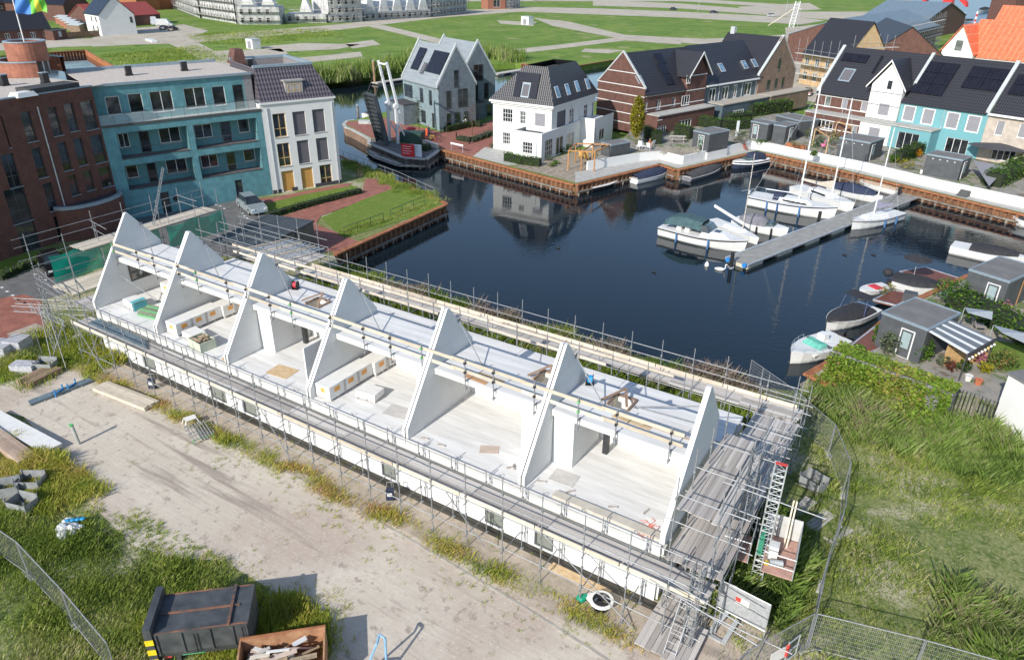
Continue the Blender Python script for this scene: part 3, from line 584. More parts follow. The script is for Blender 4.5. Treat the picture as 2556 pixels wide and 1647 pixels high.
for i in range(5): MB().bx(0,i*.14,.03+.01*i,6.2-i*.25,i*.14+.1,.13+.01*i).build('profile', mat('blue_grey_steel', (.14,.19,.22), .5, var=.2), t_)
props = [(1,0),(2,0),(3,0),(4,0),(5,0),(0,1)]
for k in range(0, 6):
    x = k*W6+.15+(.05 if k else 0)
    names = ['leftmost','second','third','fourth','fifth','sixth']
    t_ = thing('wall_prop', 'slanting steel prop with footplate holding the %s attic gable' % names[k], 'prop', (x,4.1,ZA), group='slanting gable props')
    MB().tube((0,.2,1.75),(1.9,-.5,.05),.03,6).build('tube', M_galv, t_); MB().bx(1.8,-.6,0,2.05,-.4,.04).build('footplate', M_galv, t_); MB().bx(0,.12,1.65,.04,.28,1.85).build('wall_plate', M_galv, t_)
t_ = thing('wall_prop', 'long slanting steel prop in the front room beside the left gable wall', 'prop', (.15,2.1,ZF)); MB().tube((0,0,1.7),(2.2,.9,.05),.03,6).build('tube', M_galv, t_); MB().bx(2.1,.8,0,2.35,1.0,.04).build('footplate', M_galv, t_)
t_ = thing('wall_prop', 'pair of thin steel props leaning to the last gable from the left', 'prop', (39.4,4.2,ZA)); MB().tube((0,0,1.3),(-3.1,.2,.05),.028,6).tube((0,-.4,.6),(-3.1,.2,.05),.028,6).build('tube', M_galv, t_); MB().bx(-3.2,.1,0,-3,.3,.03).build('footplate', M_galv, t_)
M_foil = mat('white_foil', (.74,.73,.70), .45, var=.05)
M_orange = mat('orange_label', (.80,.36,.08), .5)
def block_pallet():
    r_ = thing('block_pallet', '', 'block pallet')
    MB().bx(-.5,-.6,.12,.5,.6,.86).build('block_stack', M_foil, r_)
    MB().bx(.502,-.25,.45,.506,.15,.72).build('label', M_orange, r_); MB().bx(-.15,-.606,.45,.15,-.602,.7).build('label', M_orange, r_)
    mb = MB()
    for y in (-.55,-.05,.45): mb.bx(-.5,y,0,.5,y+.1,.115)
    mb.build('pallet', M_wood_old, r_); return r_
bp0 = block_pallet(); first = True
rows = [([(7.55,1.1+i*1.03) for i in range(3)], 'white wrapped block pallet in the %s of the left row beside the second gable', .0),
        ([(7.75,4.35),(7.75,5.2)], None, 0), ([(20.55,.95+i*1.03) for i in range(3)], 'x', 0), ([(20.75,4.2),(20.75,5.1)], None, 0), ([(2.0,4.5)], None, 0)]
labels = ['nearest white wrapped block pallet of the row beside the second gable','second white wrapped block pallet of the row beside the second gable','third white wrapped block pallet of the row beside the second gable',
 'fourth white wrapped block pallet of the row beside the second gable, after the gap','farthest white wrapped block pallet of the row beside the second gable',
 'nearest white wrapped block pallet of the row beside the fourth gable','second white wrapped block pallet of the row beside the fourth gable','third white wrapped block pallet of the row beside the fourth gable',
 'fourth white wrapped block pallet of the row beside the fourth gable, after the gap','farthest white wrapped block pallet of the row beside the fourth gable','lone white wrapped block pallet behind the dark window in the left room']
i = 0
for pts, _, _z in rows:
    for (x, y) in pts:
        o = bp0 if i == 0 else clone(bp0, (0,0,0))
        o.location = (x, y, ZF); o['label'] = labels[i]; o['group'] = 'white block pallets'; i += 1
def foil_pallet(x, y, rz, label, h=.35, extra=None):
    t_ = thing('slab_pallet', label, 'pallet', (x,y,ZF), rz, group='low pallets of wrapped boards')
    MB().bx(-.6,-.45,.12,.6,.45,.12+h).build('foil_pack', M_foil, t_); mb = MB()
    for q in (-.6,-.06,.5): mb.bx(q,-.45,0,q+.1,.45,.118)
    mb.build('pallet', M_wood_old, t_); return t_
foil_pallet(1.9,1.65,-.1,'low foil pack on a pallet with turquoise wrap in the left front room',.45); 
t_ = foil_pallet(9.0,1.0,-.1,'low foil pack on a pallet in front of the left block row'); foil_pallet(22.4,1.9,.15,'low foil pack on a pallet on the floor right of the fourth gable')
o = thing('wrap_sheet', 'turquoise wrapping sheet hanging over the foil pack in the left room', 'sheet', (2.45,1.65,ZF)); MB().bx(.06,-.47,.0,.11,.47,.5).bx(-.25,-.47,.59,.11,.47,.61).build('sheet', mat('turquoise_wrap', (.10,.42,.46), .5), o)
t_ = thing('prop_bundle', 'bundle of green and grey steel props lying on the floor of the left room', 'steel props', (3.4,1.5,ZF), .15)
for i in range(6):
    for j in range(3):
        MB().tube((-.2+j*.02,-.55+i*.17+.04*j,.1+.15*j),(2.0,-.5+i*.17,.1+.15*j),.055,6).build('prop', mat('olive_prop', (.16,.20,.13), .6, var=.3) if (i+j) % 3 else M_green, t_)
t_ = thing('timber_crate', 'open pale plywood crate full of scrap beside the left pallets', 'crate', (10.35,.55,ZF), -.1)
for a in ((-.65,-.5,.1,.65,-.46,.6),(-.65,.46,.1,.65,.5,.6),(-.65,-.46,.1,-.61,.46,.6),(.61,-.46,.1,.65,.46,.6),(-.65,-.5,0,.65,.5,.1)): MB().bx(*a).build('panel', mat('pale_green_ply', (.50,.53,.42), .8), t_)
mb = MB(); [mb.beam((rnd.uniform(-.5,.2),rnd.uniform(-.4,.4),.3+.3*rnd.random()),(rnd.uniform(-.1,.5),rnd.uniform(-.4,.4),.4+.3*rnd.random()),.12,.05) for _ in range(14)]; mb.build('scrap', mat('brown_scrap', (.34,.26,.17), .9, var=.3), t_)
def sheet_on(name, x, y, z, w_, d, rz, label, mt, cat='board', h=.02):
    t_ = MB().bx(-w_/2,-d/2,0,w_/2,d/2,h).build(name, mt); t_.location = (x,y,z+.001); t_.rotation_euler = (0,0,rz); return tag(t_, label, cat)
sheet_on('plywood_sheet', 16.5,1.15,ZF,1.5,1.1,.1,'square yellow plywood sheet on the floor near the cabin wall',M_ply)
sheet_on('plywood_sheet', 12.75,.45,ZF,.5,.6,-.2,'small plywood offcut half hidden behind the third gable',M_ply)
sheet_on('plywood_sheet', 24.6,1.6,ZF,1.4,1.0,.15,'thin grey board lying flat before the fifth gable',mat('grey_board', (.50,.48,.45), .9))
sheet_on('plywood_sheet', 30.3,1.5,ZF,.9,.6,.5,'crooked pinkish board offcut on the floor before the sixth gable',mat('pink_board', (.50,.40,.33), .9))
sheet_on('plywood_sheet', 34.3,1.6,ZF,1.2,.9,.05,'large pale board lying flat by the sixth gable partition',mat('grey_board', (.50,.48,.45), .9))
sheet_on('plywood_sheet', 29.4,2.95,ZA,1.5,.35,-.05,'yellow plywood sheet under the attic guard boards left of the sixth gable',M_ply)
sheet_on('plywood_sheet', 28.9,2.45,ZA,1.3,.28,-.05,'narrow orange plywood strip on the front attic edge left of the sixth gable',mat('orange_ply', (.48,.27,.14), .8))
sheet_on('plywood_sheet', 36.6,3.3,ZA,1.8,.4,-.03,'brown plywood sheet under the attic guard boards near the last gable',M_ply)
sheet_on('plywood_sheet', 38.2,3.4,ZA,2.2,.2,-.02,'long pinkish plank on the attic floor beside the last gable',mat('pink_board', (.50,.40,.33), .9))
sheet_on('concrete_plank', 37.0,.35,ZF,5.0,.42,-.0,'long beige concrete lintel lying along the front floor edge at the right',mat('beige_lintel', (.50,.46,.39), .9), 'lintel', .14)
sheet_on('foil_sheet', 38.9,1.0,ZF,.7,.7,.3,'crumpled white foil with orange patches near the last gable',M_foil, 'foil')
for i, (x, y, a) in enumerate(((31.9,.9,.9),(32.0,1.0,2.2),(33.6,.8,.4),(35.0,.9,.9),(36.3,.5,1.6),(37.0,1.0,.5),(38.3,1.5,1.4),(26.3,.6,.5),(27.2,.5,.3),(28.2,.5,.2))):
    o = MB().bx(-.2,-.035,0,.2,.035,.07).build('timber_offcut', M_wood_old); o.location = (x,y,ZF+.001); o.rotation_euler = (0,0,a); tag(o, ('%s timber offcut from the left on the floor of the rightmost rooms' % ORD[i]) if i < 7 else ('%s timber offcut on the floor left of the sixth gable' % ORD[i-7]), 'offcut', 'timber offcuts on the floor')
mb = MB()
for _ in range(26):
    a = rnd.uniform(0,6.3); p = Vector((rnd.uniform(-.2,.2),rnd.uniform(-.4,.4),.03)); mb.path([p, p+Vector((.2*math.cos(a),.2*math.sin(a),.05)), p+Vector((.4*math.cos(a+.6),.3*math.sin(a+.6),.02))], .012, 4)
o = mb.build('red_rope', mat('red_rope', (.72,.16,.09), .7)); o.location = (38.85,.55,ZF); tag(o, 'tangled red rope heap at the foot of the last gable', 'rope')
def reel(x, y, z, c, label):
    t_ = thing('cable_reel', label, 'cable reel', (x,y,z), .4)
    for s in (-.14,.14): MB().tube((s-.015,0,.26),(s+.015,0,.26),.25,14).build('flange', M_black, t_)
    MB().tube((-.12,0,.26),(.12,0,.26),.19,14).build('cable', mat('cable_'+c[0], c[1], .5), t_); MB().bx(-.2,-.2,0,.2,.2,.03).build('foot', M_black, t_)
reel(13.75,5.15,ZA,('red',(.5,.03,.05)),'small red cable reel at the rear foot of the third gable'); reel(33.6,5.1,ZA,('blue',(.03,.3,.62)),'small blue cable reel at the rear foot of the sixth gable')
t_ = thing('mast_hoist', 'tall lattice mast hoist with two open platforms beside the right scaffold corner', 'hoist', tuple(g(1884,1462)), .12)
MH = zat((g(1884,1462)).to_tuple()[:2], 1163)
mb = MB()
M_hz = mat('hoist_steel', (.50,.52,.52), .5, metal=.4, var=.15)
cs = [(-.22,-.2),(.22,-.2),(.22,.2),(-.22,.2)]
for (x, y) in cs: mb.tube((x,y,0),(x,y,MH),.035,5)
for i in range(20):
    z = i*MH/20
    for k in range(4):
        (xa, ya), (xb, yb) = cs[k], cs[(k+1) % 4]
        if k != 1: mb.tube((xa,ya,z),(xb,yb,z+MH/20),.016,4)
        mb.tube((xa,ya,z),(xb,yb,z),.016,4)
mb.build('mast', M_hz, t_); MB().bx(-.22,.05,MH,.22,.2,MH+.03).build('mast_cap', mat('hoist_red', (.6,.06,.05), .5), t_)
M_pink = mat('pink_ply', (.46,.28,.23), .8, var=.2)
for i, (x0, x1, y0, y1, z) in enumerate(((-1.5,-.45,-1.0,.6,2.0),(.1,1.3,-1.2,1.1,2.0))):
    p = MB().bx(x0,y0,z,x1,y1,z+.06).build('platform', M_pink, t_); m2 = MB()
    for (a, b_) in (((x0,y0),(x1,y0)),((x1,y0),(x1,y1)),((x1,y1),(x0,y1)),((x0,y1),(x0,y0))):
        for h in (.5,1.05): m2.tube((a[0],a[1],z+h),(b_[0],b_[1],z+h),.022,5)
        m2.tube((a[0],a[1],z),(a[0],a[1],z+1.05),.022,5)
    m2.build('rail', M_hz, p)
MB().bx(-.1,1.08,2.1,1.3,1.12,3.2).build('mesh_panel', mat('light_mesh', (.50,.50,.49), .7), t_)
MB().bx(1.28,-1.1,2.1,1.31,1.06,3.0).build('mesh_panel', mat('light_mesh', (.50,.50,.49), .7), t_)
MB().bx(.2,-.5,2.07,.6,-.1,2.8).build('drive_box', mat('cream_box', (.62,.63,.60), .5), t_); MB().tube((.35,-.9,2.3),(.85,-.75,2.3),.15,10).build('motor', M_hz, t_); MB().ball((.25,-.95,2.3),.12).build('motor_cap', mat('ochre_cap', (.62,.42,.06), .5), t_)
MB().bx(-.2,-.3,2.0,.0,.3,3.0).build('carriage', mat('hoist_green', (.05,.25,.16), .5), t_)
MB().beam((.75,.5,2.1),(.75,1.0,4.2),.06,.04).beam((.87,.5,2.1),(.87,1.0,4.2),.06,.04).build('ramp_arm', M_wood, t_)
MB().bx(-.5,-.5,0,.5,.5,.12).build('foot', M_hz, t_)
t_ = thing('hoist_base_gate', 'grey mesh lower gate panel with red emergency box in front of the hoist', 'gate', tuple(g(1862,1478,1.93).to_tuple()[:2])+(0,), -.1)
MB().bx(-1.0,-.02,.55,.98,.02,1.9).build('panel', mat('grey_mesh_panel', (.34,.35,.36), .7, var=.12, scale=8), t_)
mb = MB()
for a in (((-1.02,0,.5),(1.0,0,.5)),((-1.02,0,1.93),(1.0,0,1.93)),((-1.02,0,.0),(-1.02,0,1.95)),((1.0,0,0),(1.0,0,1.95)),((.2,0.03,.5),(.2,.03,1.93))): mb.tube(*a,.028,5)
mb.build('frame', M_hz, t_); p = MB().bx(-.3,-.09,1.25,.25,-.025,1.6).build('control_box', mat('cream_box', (.62,.63,.60), .5), t_)
MB().bx(-.3,-.13,1.42,-.1,-.095,1.6).build('red_button_box', mat('hoist_red', (.6,.06,.05), .5), p)
MB().beam((-.55,-.05,.5),(-.8,-1.1,.06),.2,.06).bx(-1.1,-1.2,0,-.1,-1.05,.1).beam((-.1,-.05,.4),(-.15,-1.2,.06),.18,.05).build('stabiliser', M_hz, t_)
t_ = thing('red_gate_leaf', 'small open gate leaf with red stripe at the right end of the hoist rail', 'gate', (45.0,-.6,0), 1.2)
mb = MB()
for a in (((0,0,0),(0,0,1.7)),((.7,0,.6),(.7,0,1.6)),((0,0,.6),(.7,0,.6)),((0,0,1.6),(.7,0,1.6)),((0,0,1.1),(.7,0,1.1))): mb.tube(*a,.025,5)
mb.build('frame', M_hz, t_); MB().bx(-.05,-.04,.95,.05,.04,1.55).build('red_stripe', mat('hoist_red', (.6,.06,.05), .5), t_)
t_ = thing('purple_container', 'purple plastic tub under the right corner of the scaffold', 'tub', tuple(g(1822,1402)), .1)
MB().loft([[(-.3,-.5,0),(.3,-.5,0),(.3,.5,0),(-.3,.5,0)],[(-.38,-.6,1.0),(.38,-.6,1.0),(.38,.6,1.0),(-.38,.6,1.0)]]).build('body', mat('purple_plastic', (.075,.05,.16), .5), t_); MB().bx(-.42,-.64,1.0,.42,.64,1.05).build('lid', mat('purple_lid', (.10,.07,.2), .5), t_)
def meshmat(name, c):
    mt, t, b = nodes(name); N = t.nodes; L = t.links; b.inputs['Base Color'].default_value = (*c,1); b.inputs['Roughness'].default_value = .5; b.inputs['Metallic'].default_value = .4
    tc = N.new('ShaderNodeTexCoord'); sp = N.new('ShaderNodeSeparateXYZ'); L.new(tc.outputs['Object'], sp.inputs[0]); outs = []
    for ax, per, wd in ((0,.06,.07),(2,.2,.035)):
        d = N.new('ShaderNodeMath'); d.operation = 'DIVIDE'; d.inputs[1].default_value = per; L.new(sp.outputs[ax], d.inputs[0]); f = N.new('ShaderNodeMath'); f.operation = 'FRACT'; L.new(d.outputs[0], f.inputs[0])
        l = N.new('ShaderNodeMath'); l.operation = 'LESS_THAN'; l.inputs[1].default_value = wd; L.new(f.outputs[0], l.inputs[0]); outs.append(l.outputs[0])
    mxx = N.new('ShaderNodeMath'); mxx.operation = 'MAXIMUM'; L.new(outs[0], mxx.inputs[0]); L.new(outs[1], mxx.inputs[1])
    tr = N.new('ShaderNodeBsdfTransparent'); ms = N.new('ShaderNodeMixShader'); L.new(mxx.outputs[0], ms.inputs[0]); L.new(tr.outputs[0], ms.inputs[1]); L.new(b.outputs[0], ms.inputs[2]); L.new(ms.outputs[0], N['Material Output'].inputs[0]); return mt
M_mesh = meshmat('fence_mesh', (.45,.46,.47))
def fence_panel():
    r_ = thing('fence_panel', '', 'fence'); mb = MB()
    for a in (((0,0,.1),(0,0,2.0)),((3.4,0,.1),(3.4,0,2.0)),((0,0,2.0),(3.4,0,2.0)),((0,0,.18),(3.4,0,.18))): mb.tube(*a,.022,5)
    mb.build('frame', M_galv, r_); MB().bx(.02,-.003,.2,3.38,.003,1.98).build('mesh', M_mesh, r_)
    MB().bx(-.35,-.12,0,.35,.12,.13).build('foot', M_conc, r_); return r_
fp0 = fence_panel(); used = [False]
def fence_run(pts, label, group):
    fi = 0
    for (a, b_) in zip(pts, pts[1:]):
        d = Vector((b_[0]-a[0], b_[1]-a[1], 0)); L_ = d.length; n = max(1, round(L_/3.45))
        for i in range(n):
            p = Vector((a[0], a[1], 0))+d*i/n; o = fp0 if not used[0] else clone(fp0, (0,0,0)); used[0] = True
            o.location = p; o.rotation_euler = (0, 0, math.atan2(d.y, d.x)); o.scale = ((L_/n)/3.45, 1, 1); o['group'] = group; o['label'] = label % ORD[fi] if '%s' in label else label; fi += 1
fence_run([(37.8,19.2),(41.0,17.0),(41.9,19.0)][:2], 'wire mesh fence panel over the weedy water bank behind the scaffold', 'mesh fence on the bank')
fence_run([(41.0,17.0),(43.6,14.6),(44.9,11.6),(45.3,8.0),(45.3,4.6),(45.55,1.1)], '%s mesh fence panel from the water in the curve right of the scaffold', 'curved mesh fence')
fence_run([(45.6,1.0),(49.2,1.9),(52.8,2.6)], '%s mesh fence panel from the left along the bottom right grass', 'bottom right mesh fence')
fence_run([(45.5,.95),(43.9,-2.0),(43,-5)], '%s wire mesh fence panel running from the fence corner to the yard', 'yard corner mesh fence')
sg = thing('notice_board', 'small blank white board hanging on the fence at the bottom right', 'sign', (44.75,-.62,.9), 1.06); MB().bx(-.45,-.03,-.3,.45,-.015,.3).build('board', M_foil, sg); MB().tube((-.4,-.01,.3),(-.4,-.01,.4),.01,4).tube((.4,-.01,.3),(.4,-.01,.4),.01,4).build('tie', M_black, sg)
lp = [g2(-30,1330), g2(0,1365,0), g2(160,1490,0), g2(290,1640,0), g2(420,1790,0)]
fence_run([(a[0], a[1]) for a in [g2(-60,1345),g2(75,1440),g2(185,1560),g2(300,1700)]], '%s mesh fence panel from the left edge crossing the lower left grass', 'lower left mesh fence')
fence_run([g2(-20,930,0),g2(110,890,0)][:2], 'wire mesh fence panel on the red paving at the left edge', 'left edge mesh fence')
cdir = (Vector(g(612,1590,0))-Vector(g(400,1618,0))); crz = math.atan2(cdir.y, cdir.x)
cp = g(505,1605,0)
M_cont = mat('container_black', (.045,.05,.055), .55, c2=(.085,.09,.095), scale=2, bump=.1)
c_ = thing('waste_container', 'closed dark grey steel waste container with rusty ribs and yellow striped post', 'container', (cp.x, cp.y, 0), crz)
c_.location = (cp.x+.3, cp.y+.3, 0)
LX, LY, H_ = 1.65, .78, 1.75
MB().loft([[(-LX,-LY-.0,.35),(LX,-LY,.35),(LX,LY,.35),(-LX,LY,.35)],[(-LX,-LY-.15,.75),(LX,-LY-.15,.75),(LX,LY+.15,.75),(-LX,LY+.15,.75)],[(-LX,-LY-.15,H_),(LX,-LY-.15,H_),(LX,LY+.15,H_),(-LX,LY+.15,H_)]]).build('body', M_cont, c_)
MB().bx(-LX-.02,-LY-.2,H_,LX+.02,LY+.2,H_+.05).build('lid', M_cont, c_)
M_ribr = mat('rusty_black', (.06,.055,.055), .8, c2=(.30,.13,.07), scale=1.6); MB().bx(-LX,-.06,H_+.05,LX-.4,.01,H_+.1).build('rib', M_ribr, c_); MB().bx(LX-.72,-LY-.2,H_+.052,LX-.62,LY+.2,H_+.14).build('rib', M_ribr, c_)
for yy in (-LY-.18, LY+.12): MB().bx(-LX,yy,H_+.051,LX,yy+.05,H_+.08).build('lid_edge', M_ribr, c_)
MB().bx(-LX-.3,-LY-.25,.2,-LX-.03,LY+.3,H_+.4).build('hook_frame', M_cont, c_)
for x in (-LX+.02,-.75,.25,1.05,LX-.1): MB().bx(x,-LY-.2,.7,x+.07,-LY-.152,H_-.02).build('door_rib', M_cont, c_)
for x in (-.25,1.45): MB().tube((x,-LY-.24,.75),(x,-LY-.24,H_-.1),.025,5).build('lock_rod', M_black, c_)
M_yel = mat('warning_yellow', (.80,.60,.02), .5); M_red = mat('warning_red', (.62,.04,.05), .5)
for z in (.35,.85,1.35): MB().bx(-LX-.32,-LY-.262,z,-LX-.02,-LY-.252,z+.27).build('warning_patch', M_yel, c_)
MB().bx(-.9,-LY-.03,.4,-.1,-LY-.005,.66).build('plate', mat('green_plate', (.10,.5,.25), .5), c_)
MB().bx(-1.55,-LY-.03,.36,-1.3,-LY-.005,.62).build('plate', M_red, c_); MB().bx(1.2,-LY-.03,.4,1.45,-LY-.005,.62).build('plate', M_red, c_)
for x in (-1.1,1.1):
    for y in (-.6,.6): MB().bx(x-.08,y-.12,0,x+.08,y+.12,.36).build('skid', M_cont, c_)
sp_ = g(730,1640,0); s_ = thing('open_skip', 'rusty open skip filled with broken boards and waste wood', 'skip', (sp_.x+.45, sp_.y-.75, 0), crz+.03)
hx_, hy_, hz_ = 1.55, .95, 1.25
for a in ((-hx_,-hy_,.15,hx_,-hy_+.06,hz_),(-hx_,hy_-.06,.15,hx_,hy_,hz_),(-hx_,-hy_+.06,.15,-hx_+.06,hy_-.06,hz_),(hx_-.06,-hy_+.06,.15,hx_,hy_-.06,hz_),(-hx_+.06,-hy_+.06,.15,hx_-.06,hy_-.06,.22)): MB().bx(*a).build('side_plate', mat('rust_plate', (.30,.13,.06), .85, c2=(.50,.28,.15), scale=2.5), s_)
MB().bx(-hx_,hy_+.002,hz_-.08,hx_,hy_+.08,hz_+.02).build('rim', M_rust, s_)
mw = thing('waste_wood_heap', 'heap of broken pale boards lying in the rusty open skip', 'waste wood', (sp_.x+.45, sp_.y-.75, .25), crz+.03)
for i in range(46):
    x, y, z, a = rnd.uniform(-1.0,1.0), rnd.uniform(-.7,.7), rnd.uniform(.35,.95), rnd.uniform(-.6,.6); l_ = rnd.uniform(.25,.6)
    MB().beam((x-l_*math.cos(a),y-l_*math.sin(a),z),(x+l_*math.cos(a),y+l_*math.sin(a),z+rnd.uniform(-.15,.2)),rnd.uniform(.08,.22),.03).build('board', rnd.choice([M_wood_old, M_wood, mat('white_board', (.60,.59,.56), .8), mat('brown_scrap', (.34,.26,.17), .9), mat('pink_board', (.50,.40,.33), .9)]), mw)
def stack(name, label, a, b_, w_, h, mt, cat, n=6, rows=1, z=0.06, part='plank'):
    d = Vector((b_[0]-a[0], b_[1]-a[1], 0)); t_ = thing(name, label, cat, (a[0], a[1], 0), math.atan2(d.y, d.x)); L_ = d.length
    for r_ in range(rows):
        for i in range(n):
            y0 = -w_/2+i*w_/n; hh_ = h/rows; MB().bx(rnd.uniform(-.04,.04), y0+.004, z+r_*hh_, L_+rnd.uniform(-.06,.06), y0+w_/n-.004, z+(r_+1)*hh_-.006).build(part, mt, t_)
    for q in (.2,.8): MB().bx(L_*q,-w_/2-.05,0,L_*q+.08,w_/2+.05,z).build('bearer', M_wood_old, t_)
    return t_
stack('plank_stack', 'low stack of fresh yellow planks lying by the weeds', g2(252,968), g2(380,1018), 1.0, .22, M_wood, 'planks', 5, 2)
stack('blue_beam_stack', 'long blue-grey steel beams with blue clamps on the sand', g2(75,1010), g2(228,952), .5, .14, mat('blue_grey_steel', (.14,.19,.22), .5, var=.2), 'steel beams', 4, 1, part='beam')
for i, (px, py) in enumerate(((150,985),(182,970))):
    q = g(px, py, 0); o = MB().bx(-.03,-.35,.0,.03,-.29,.55).bx(-.03,.29,.0,.03,.35,.55).bx(-.03,-.29,.22,.03,.29,.28).build('blue_clamp', mat('clamp_blue', (.03,.22,.5), .5)); o.location = q; o.rotation_euler = (0,0,.4); tag(o, ['left blue U-shaped clamp round the steel beams','right blue U-shaped clamp round the steel beams'][i], 'clamp', 'blue clamps')
stack('white_panel_stack', 'strapped stack of long white panels at the left edge of the yard', g2(-20,1045), g2(135,1130), 1.0, .3, M_foil, 'panels', 1, 3, part='panel')
stack('timber_stack', 'strapped stack of reddish timber beams in front of the white panels', g2(-40,1075), g2(75,1160), .9, .4, mat('reddish_timber', (.42,.30,.22), .8, c2=(.55,.43,.33), scale=1.5), 'timber', 6, 3)
stack('pallet_boards', 'dark brown boards with a torn white cover beside the weeds', g2(60,965), g2(140,925), 1.2, .3, mat('brown_timber', (.30,.20,.14), .8), 'boards', 5, 1)
def foilpack(px, py, w_, d, h, rz, label, name='wrapped_pallet'):
    q = g(px, py, 0); t_ = thing(name, label, 'pallet', (q.x,q.y,0), rz); MB().loft([[(-w_/2,-d/2,.12),(w_/2,-d/2,.12),(w_/2,d/2,.12),(-w_/2,d/2,.12)],[(-w_/2,-d/2,h),(w_/2,-d/2,h),(w_/2,d/2,h),(-w_/2,d/2,h)]]).build('wrap', mat('grey_foil', (.38,.38,.41), .35, c2=(.55,.55,.58), scale=5), t_)
    mb = MB(); [mb.bx(-w_/2,y,0,w_/2,y+.1,.115) for y in (-d/2,-.05,d/2-.1)]; mb.build('pallet', M_wood_old, t_)
foilpack(15,890,1.2,1.5,1.0,.5,'tall grey foil wrapped pallet in the weeds at the left edge'); foilpack(52,880,1.2,1.2,1.1,.45,'grey foil wrapped pallet behind the left weeds'); foilpack(65,925,1.5,.8,.55,.5,'low pale concrete block stack in the weeds')
def gridbox(px, py, rz, label, fill=None, s=1.0):
    q = g(px, py, 0); t_ = thing('mesh_box', label, 'box', (q.x,q.y,0), rz, group='open metal mesh boxes')
    for a in ((-.6,-.4,.1,.6,-.38,.6),(-.6,.38,.1,.6,.4,.75),(-.6,-.38,.1,-.58,.38,.6),(.58,-.38,.1,.6,.38,.6),(-.6,-.4,.05,.6,.4,.1)): MB().bx(*[v*s for v in a]).build('side', mat('box_grey', (.27,.28,.28), .6, var=.15), t_)
    mb = MB(); [mb.bx(x*s,y*s,0,(x+.06)*s,(y+.06)*s,.8*s) for x in (-.6,.54) for y in (-.4,.34)]; mb.build('post', M_galv, t_); return t_
gridbox(118,922,.5,'grey steel mesh box near the dark boards on the left yard'); gridbox(82,1215,.6,'grey steel box sunk in tall weeds at the lower left'); gridbox(20,1232,.9,'second grey steel box left of the other in tall weeds'); gridbox(62,1270,.3,'tilted grey steel box nearest the lower left fence'); gridbox(2027,1215,-.35,'silver steel box with rubble in the grass inside the curved fence')
for i, (px, py, rz, lb) in enumerate(((2048,1300,1.25,'grey weathered pallet lying in the grass inside the curved fence'),(2003,1268,1.3,'dirty plank path piece beside the silver box'),(2090,1335,1.2,'narrow grey board lying against the curved fence foot'))):
    q = g(px, py, 0); t_ = thing('ground_board', lb, 'board', (q.x,q.y,0), rz); [MB().bx(-.9,-.3+k*.16,.03,.9,-.16+k*.16,.07).build('slat', M_wood_old, t_) for k in range(4 if i != 2 else 2)]; MB().bx(-.7,-.28,0,-.6,.3,.03).bx(.6,-.28,0,.7,.3,.03).build('bearer', M_wood_old, t_)
q = g(500,1085,0); t_ = thing('scaffold_rack', 'low rack of galvanised scaffold frames on the sand', 'rack', (q.x,q.y,0), -.35)
for i in range(7): MB().tube((-.85,-.5+i*.16,.35),(.85,-.5+i*.16,.32),.03,5).build('frame_tube', M_galv, t_)
for x in (-.8,0,.8): MB().tube((x,-.6,.29),(x,.55,.29),.025,5).tube((x,-.55,0),(x,-.55,.34),.025,5).tube((x,.5,0),(x,.5,.34),.025,5).build('leg_frame', M_green if x > 0 else M_galv, t_)
MB().bx(-1.5,-.4,.45,-1.05,.2,.5).build('step_top', M_foil, t_); MB().beam((-1.5,-.4,.45),(-1.7,-.5,0),.05,.04).beam((-1.05,-.4,.45),(-.95,-.5,0),.05,.04).beam((-1.5,.2,.45),(-1.65,.35,0),.05,.04).beam((-1.05,.2,.45),(-.95,.35,0),.05,.04).build('step_leg', M_foil, t_)
t_ = thing('marker_post', 'leaning grey post with green cap on the sand', 'post', (8.94,-6.94,0)); MB().tube((0,0,0),(-.08,-.05,1.2),.09,8).build('post', mat('post_grey', (.40,.42,.38), .8), t_); MB().tube((-.09,-.06,1.2),(-.1,-.07,1.3),.12,8).build('cap', M_green, t_)
q = g(175,1325,0); t_ = thing('rubbish_bags', 'heap of white and blue plastic sacks on the sand', 'bags', (q.x,q.y,0))
M_bag = mat('white_sack', (.66,.66,.64), .5, var=.15, scale=9, bump=.8); M_bagb = mat('blue_sack', (.03,.30,.55), .5)
for i in range(11): MB().ball((rnd.uniform(-.5,.5),rnd.uniform(-.5,.5),.13+.1*rnd.random()),rnd.uniform(.16,.3),8,5,.6).build('sack', M_bag, t_, smooth=True)
for i in range(4): MB().ball((-.3+.15*i,.15+.15*i,.38),.13,7,4,.4).build('blue_wrap', M_bagb, t_, smooth=True)
q = g(1500,1515,0); t_ = thing('tar_bucket', 'big white rimmed bucket with black inside on the pavers', 'bucket', (q.x,q.y,0))
rings = [[(r_*math.cos(i*math.pi/8),r_*math.sin(i*math.pi/8),z) for i in range(16)] for r_, z in ((.34,0),(.42,.42),(.46,.44),(.38,.45),(.33,.1))]; MB().loft(rings, cap=False).build('tub', M_black, t_, smooth=True)
MB().loft([[(r_*math.cos(i*math.pi/8),r_*math.sin(i*math.pi/8),z) for i in range(16)] for r_, z in ((.38,.455),(.5,.45),(.52,.40))], cap=False).build('rim', M_foil, t_)
MB().ball((-.5,.15,.15),.28,8,5,.5).build('plastic_bag', M_bag, t_, smooth=True)
q = g(1450,1498,0); t_ = thing('green_bag', 'small crumpled green net bag in the weeds beside the bucket', 'bag', (q.x,q.y,0)); mb = MB(); mb.ball((0,0,.12),.22,7,5,.6); mb.ball((.1,.16,.15),.16,6,4,.7); mb.build('bag', mat('green_bag', (.0,.3,.17), .5, bump=1, scale=12), t_)
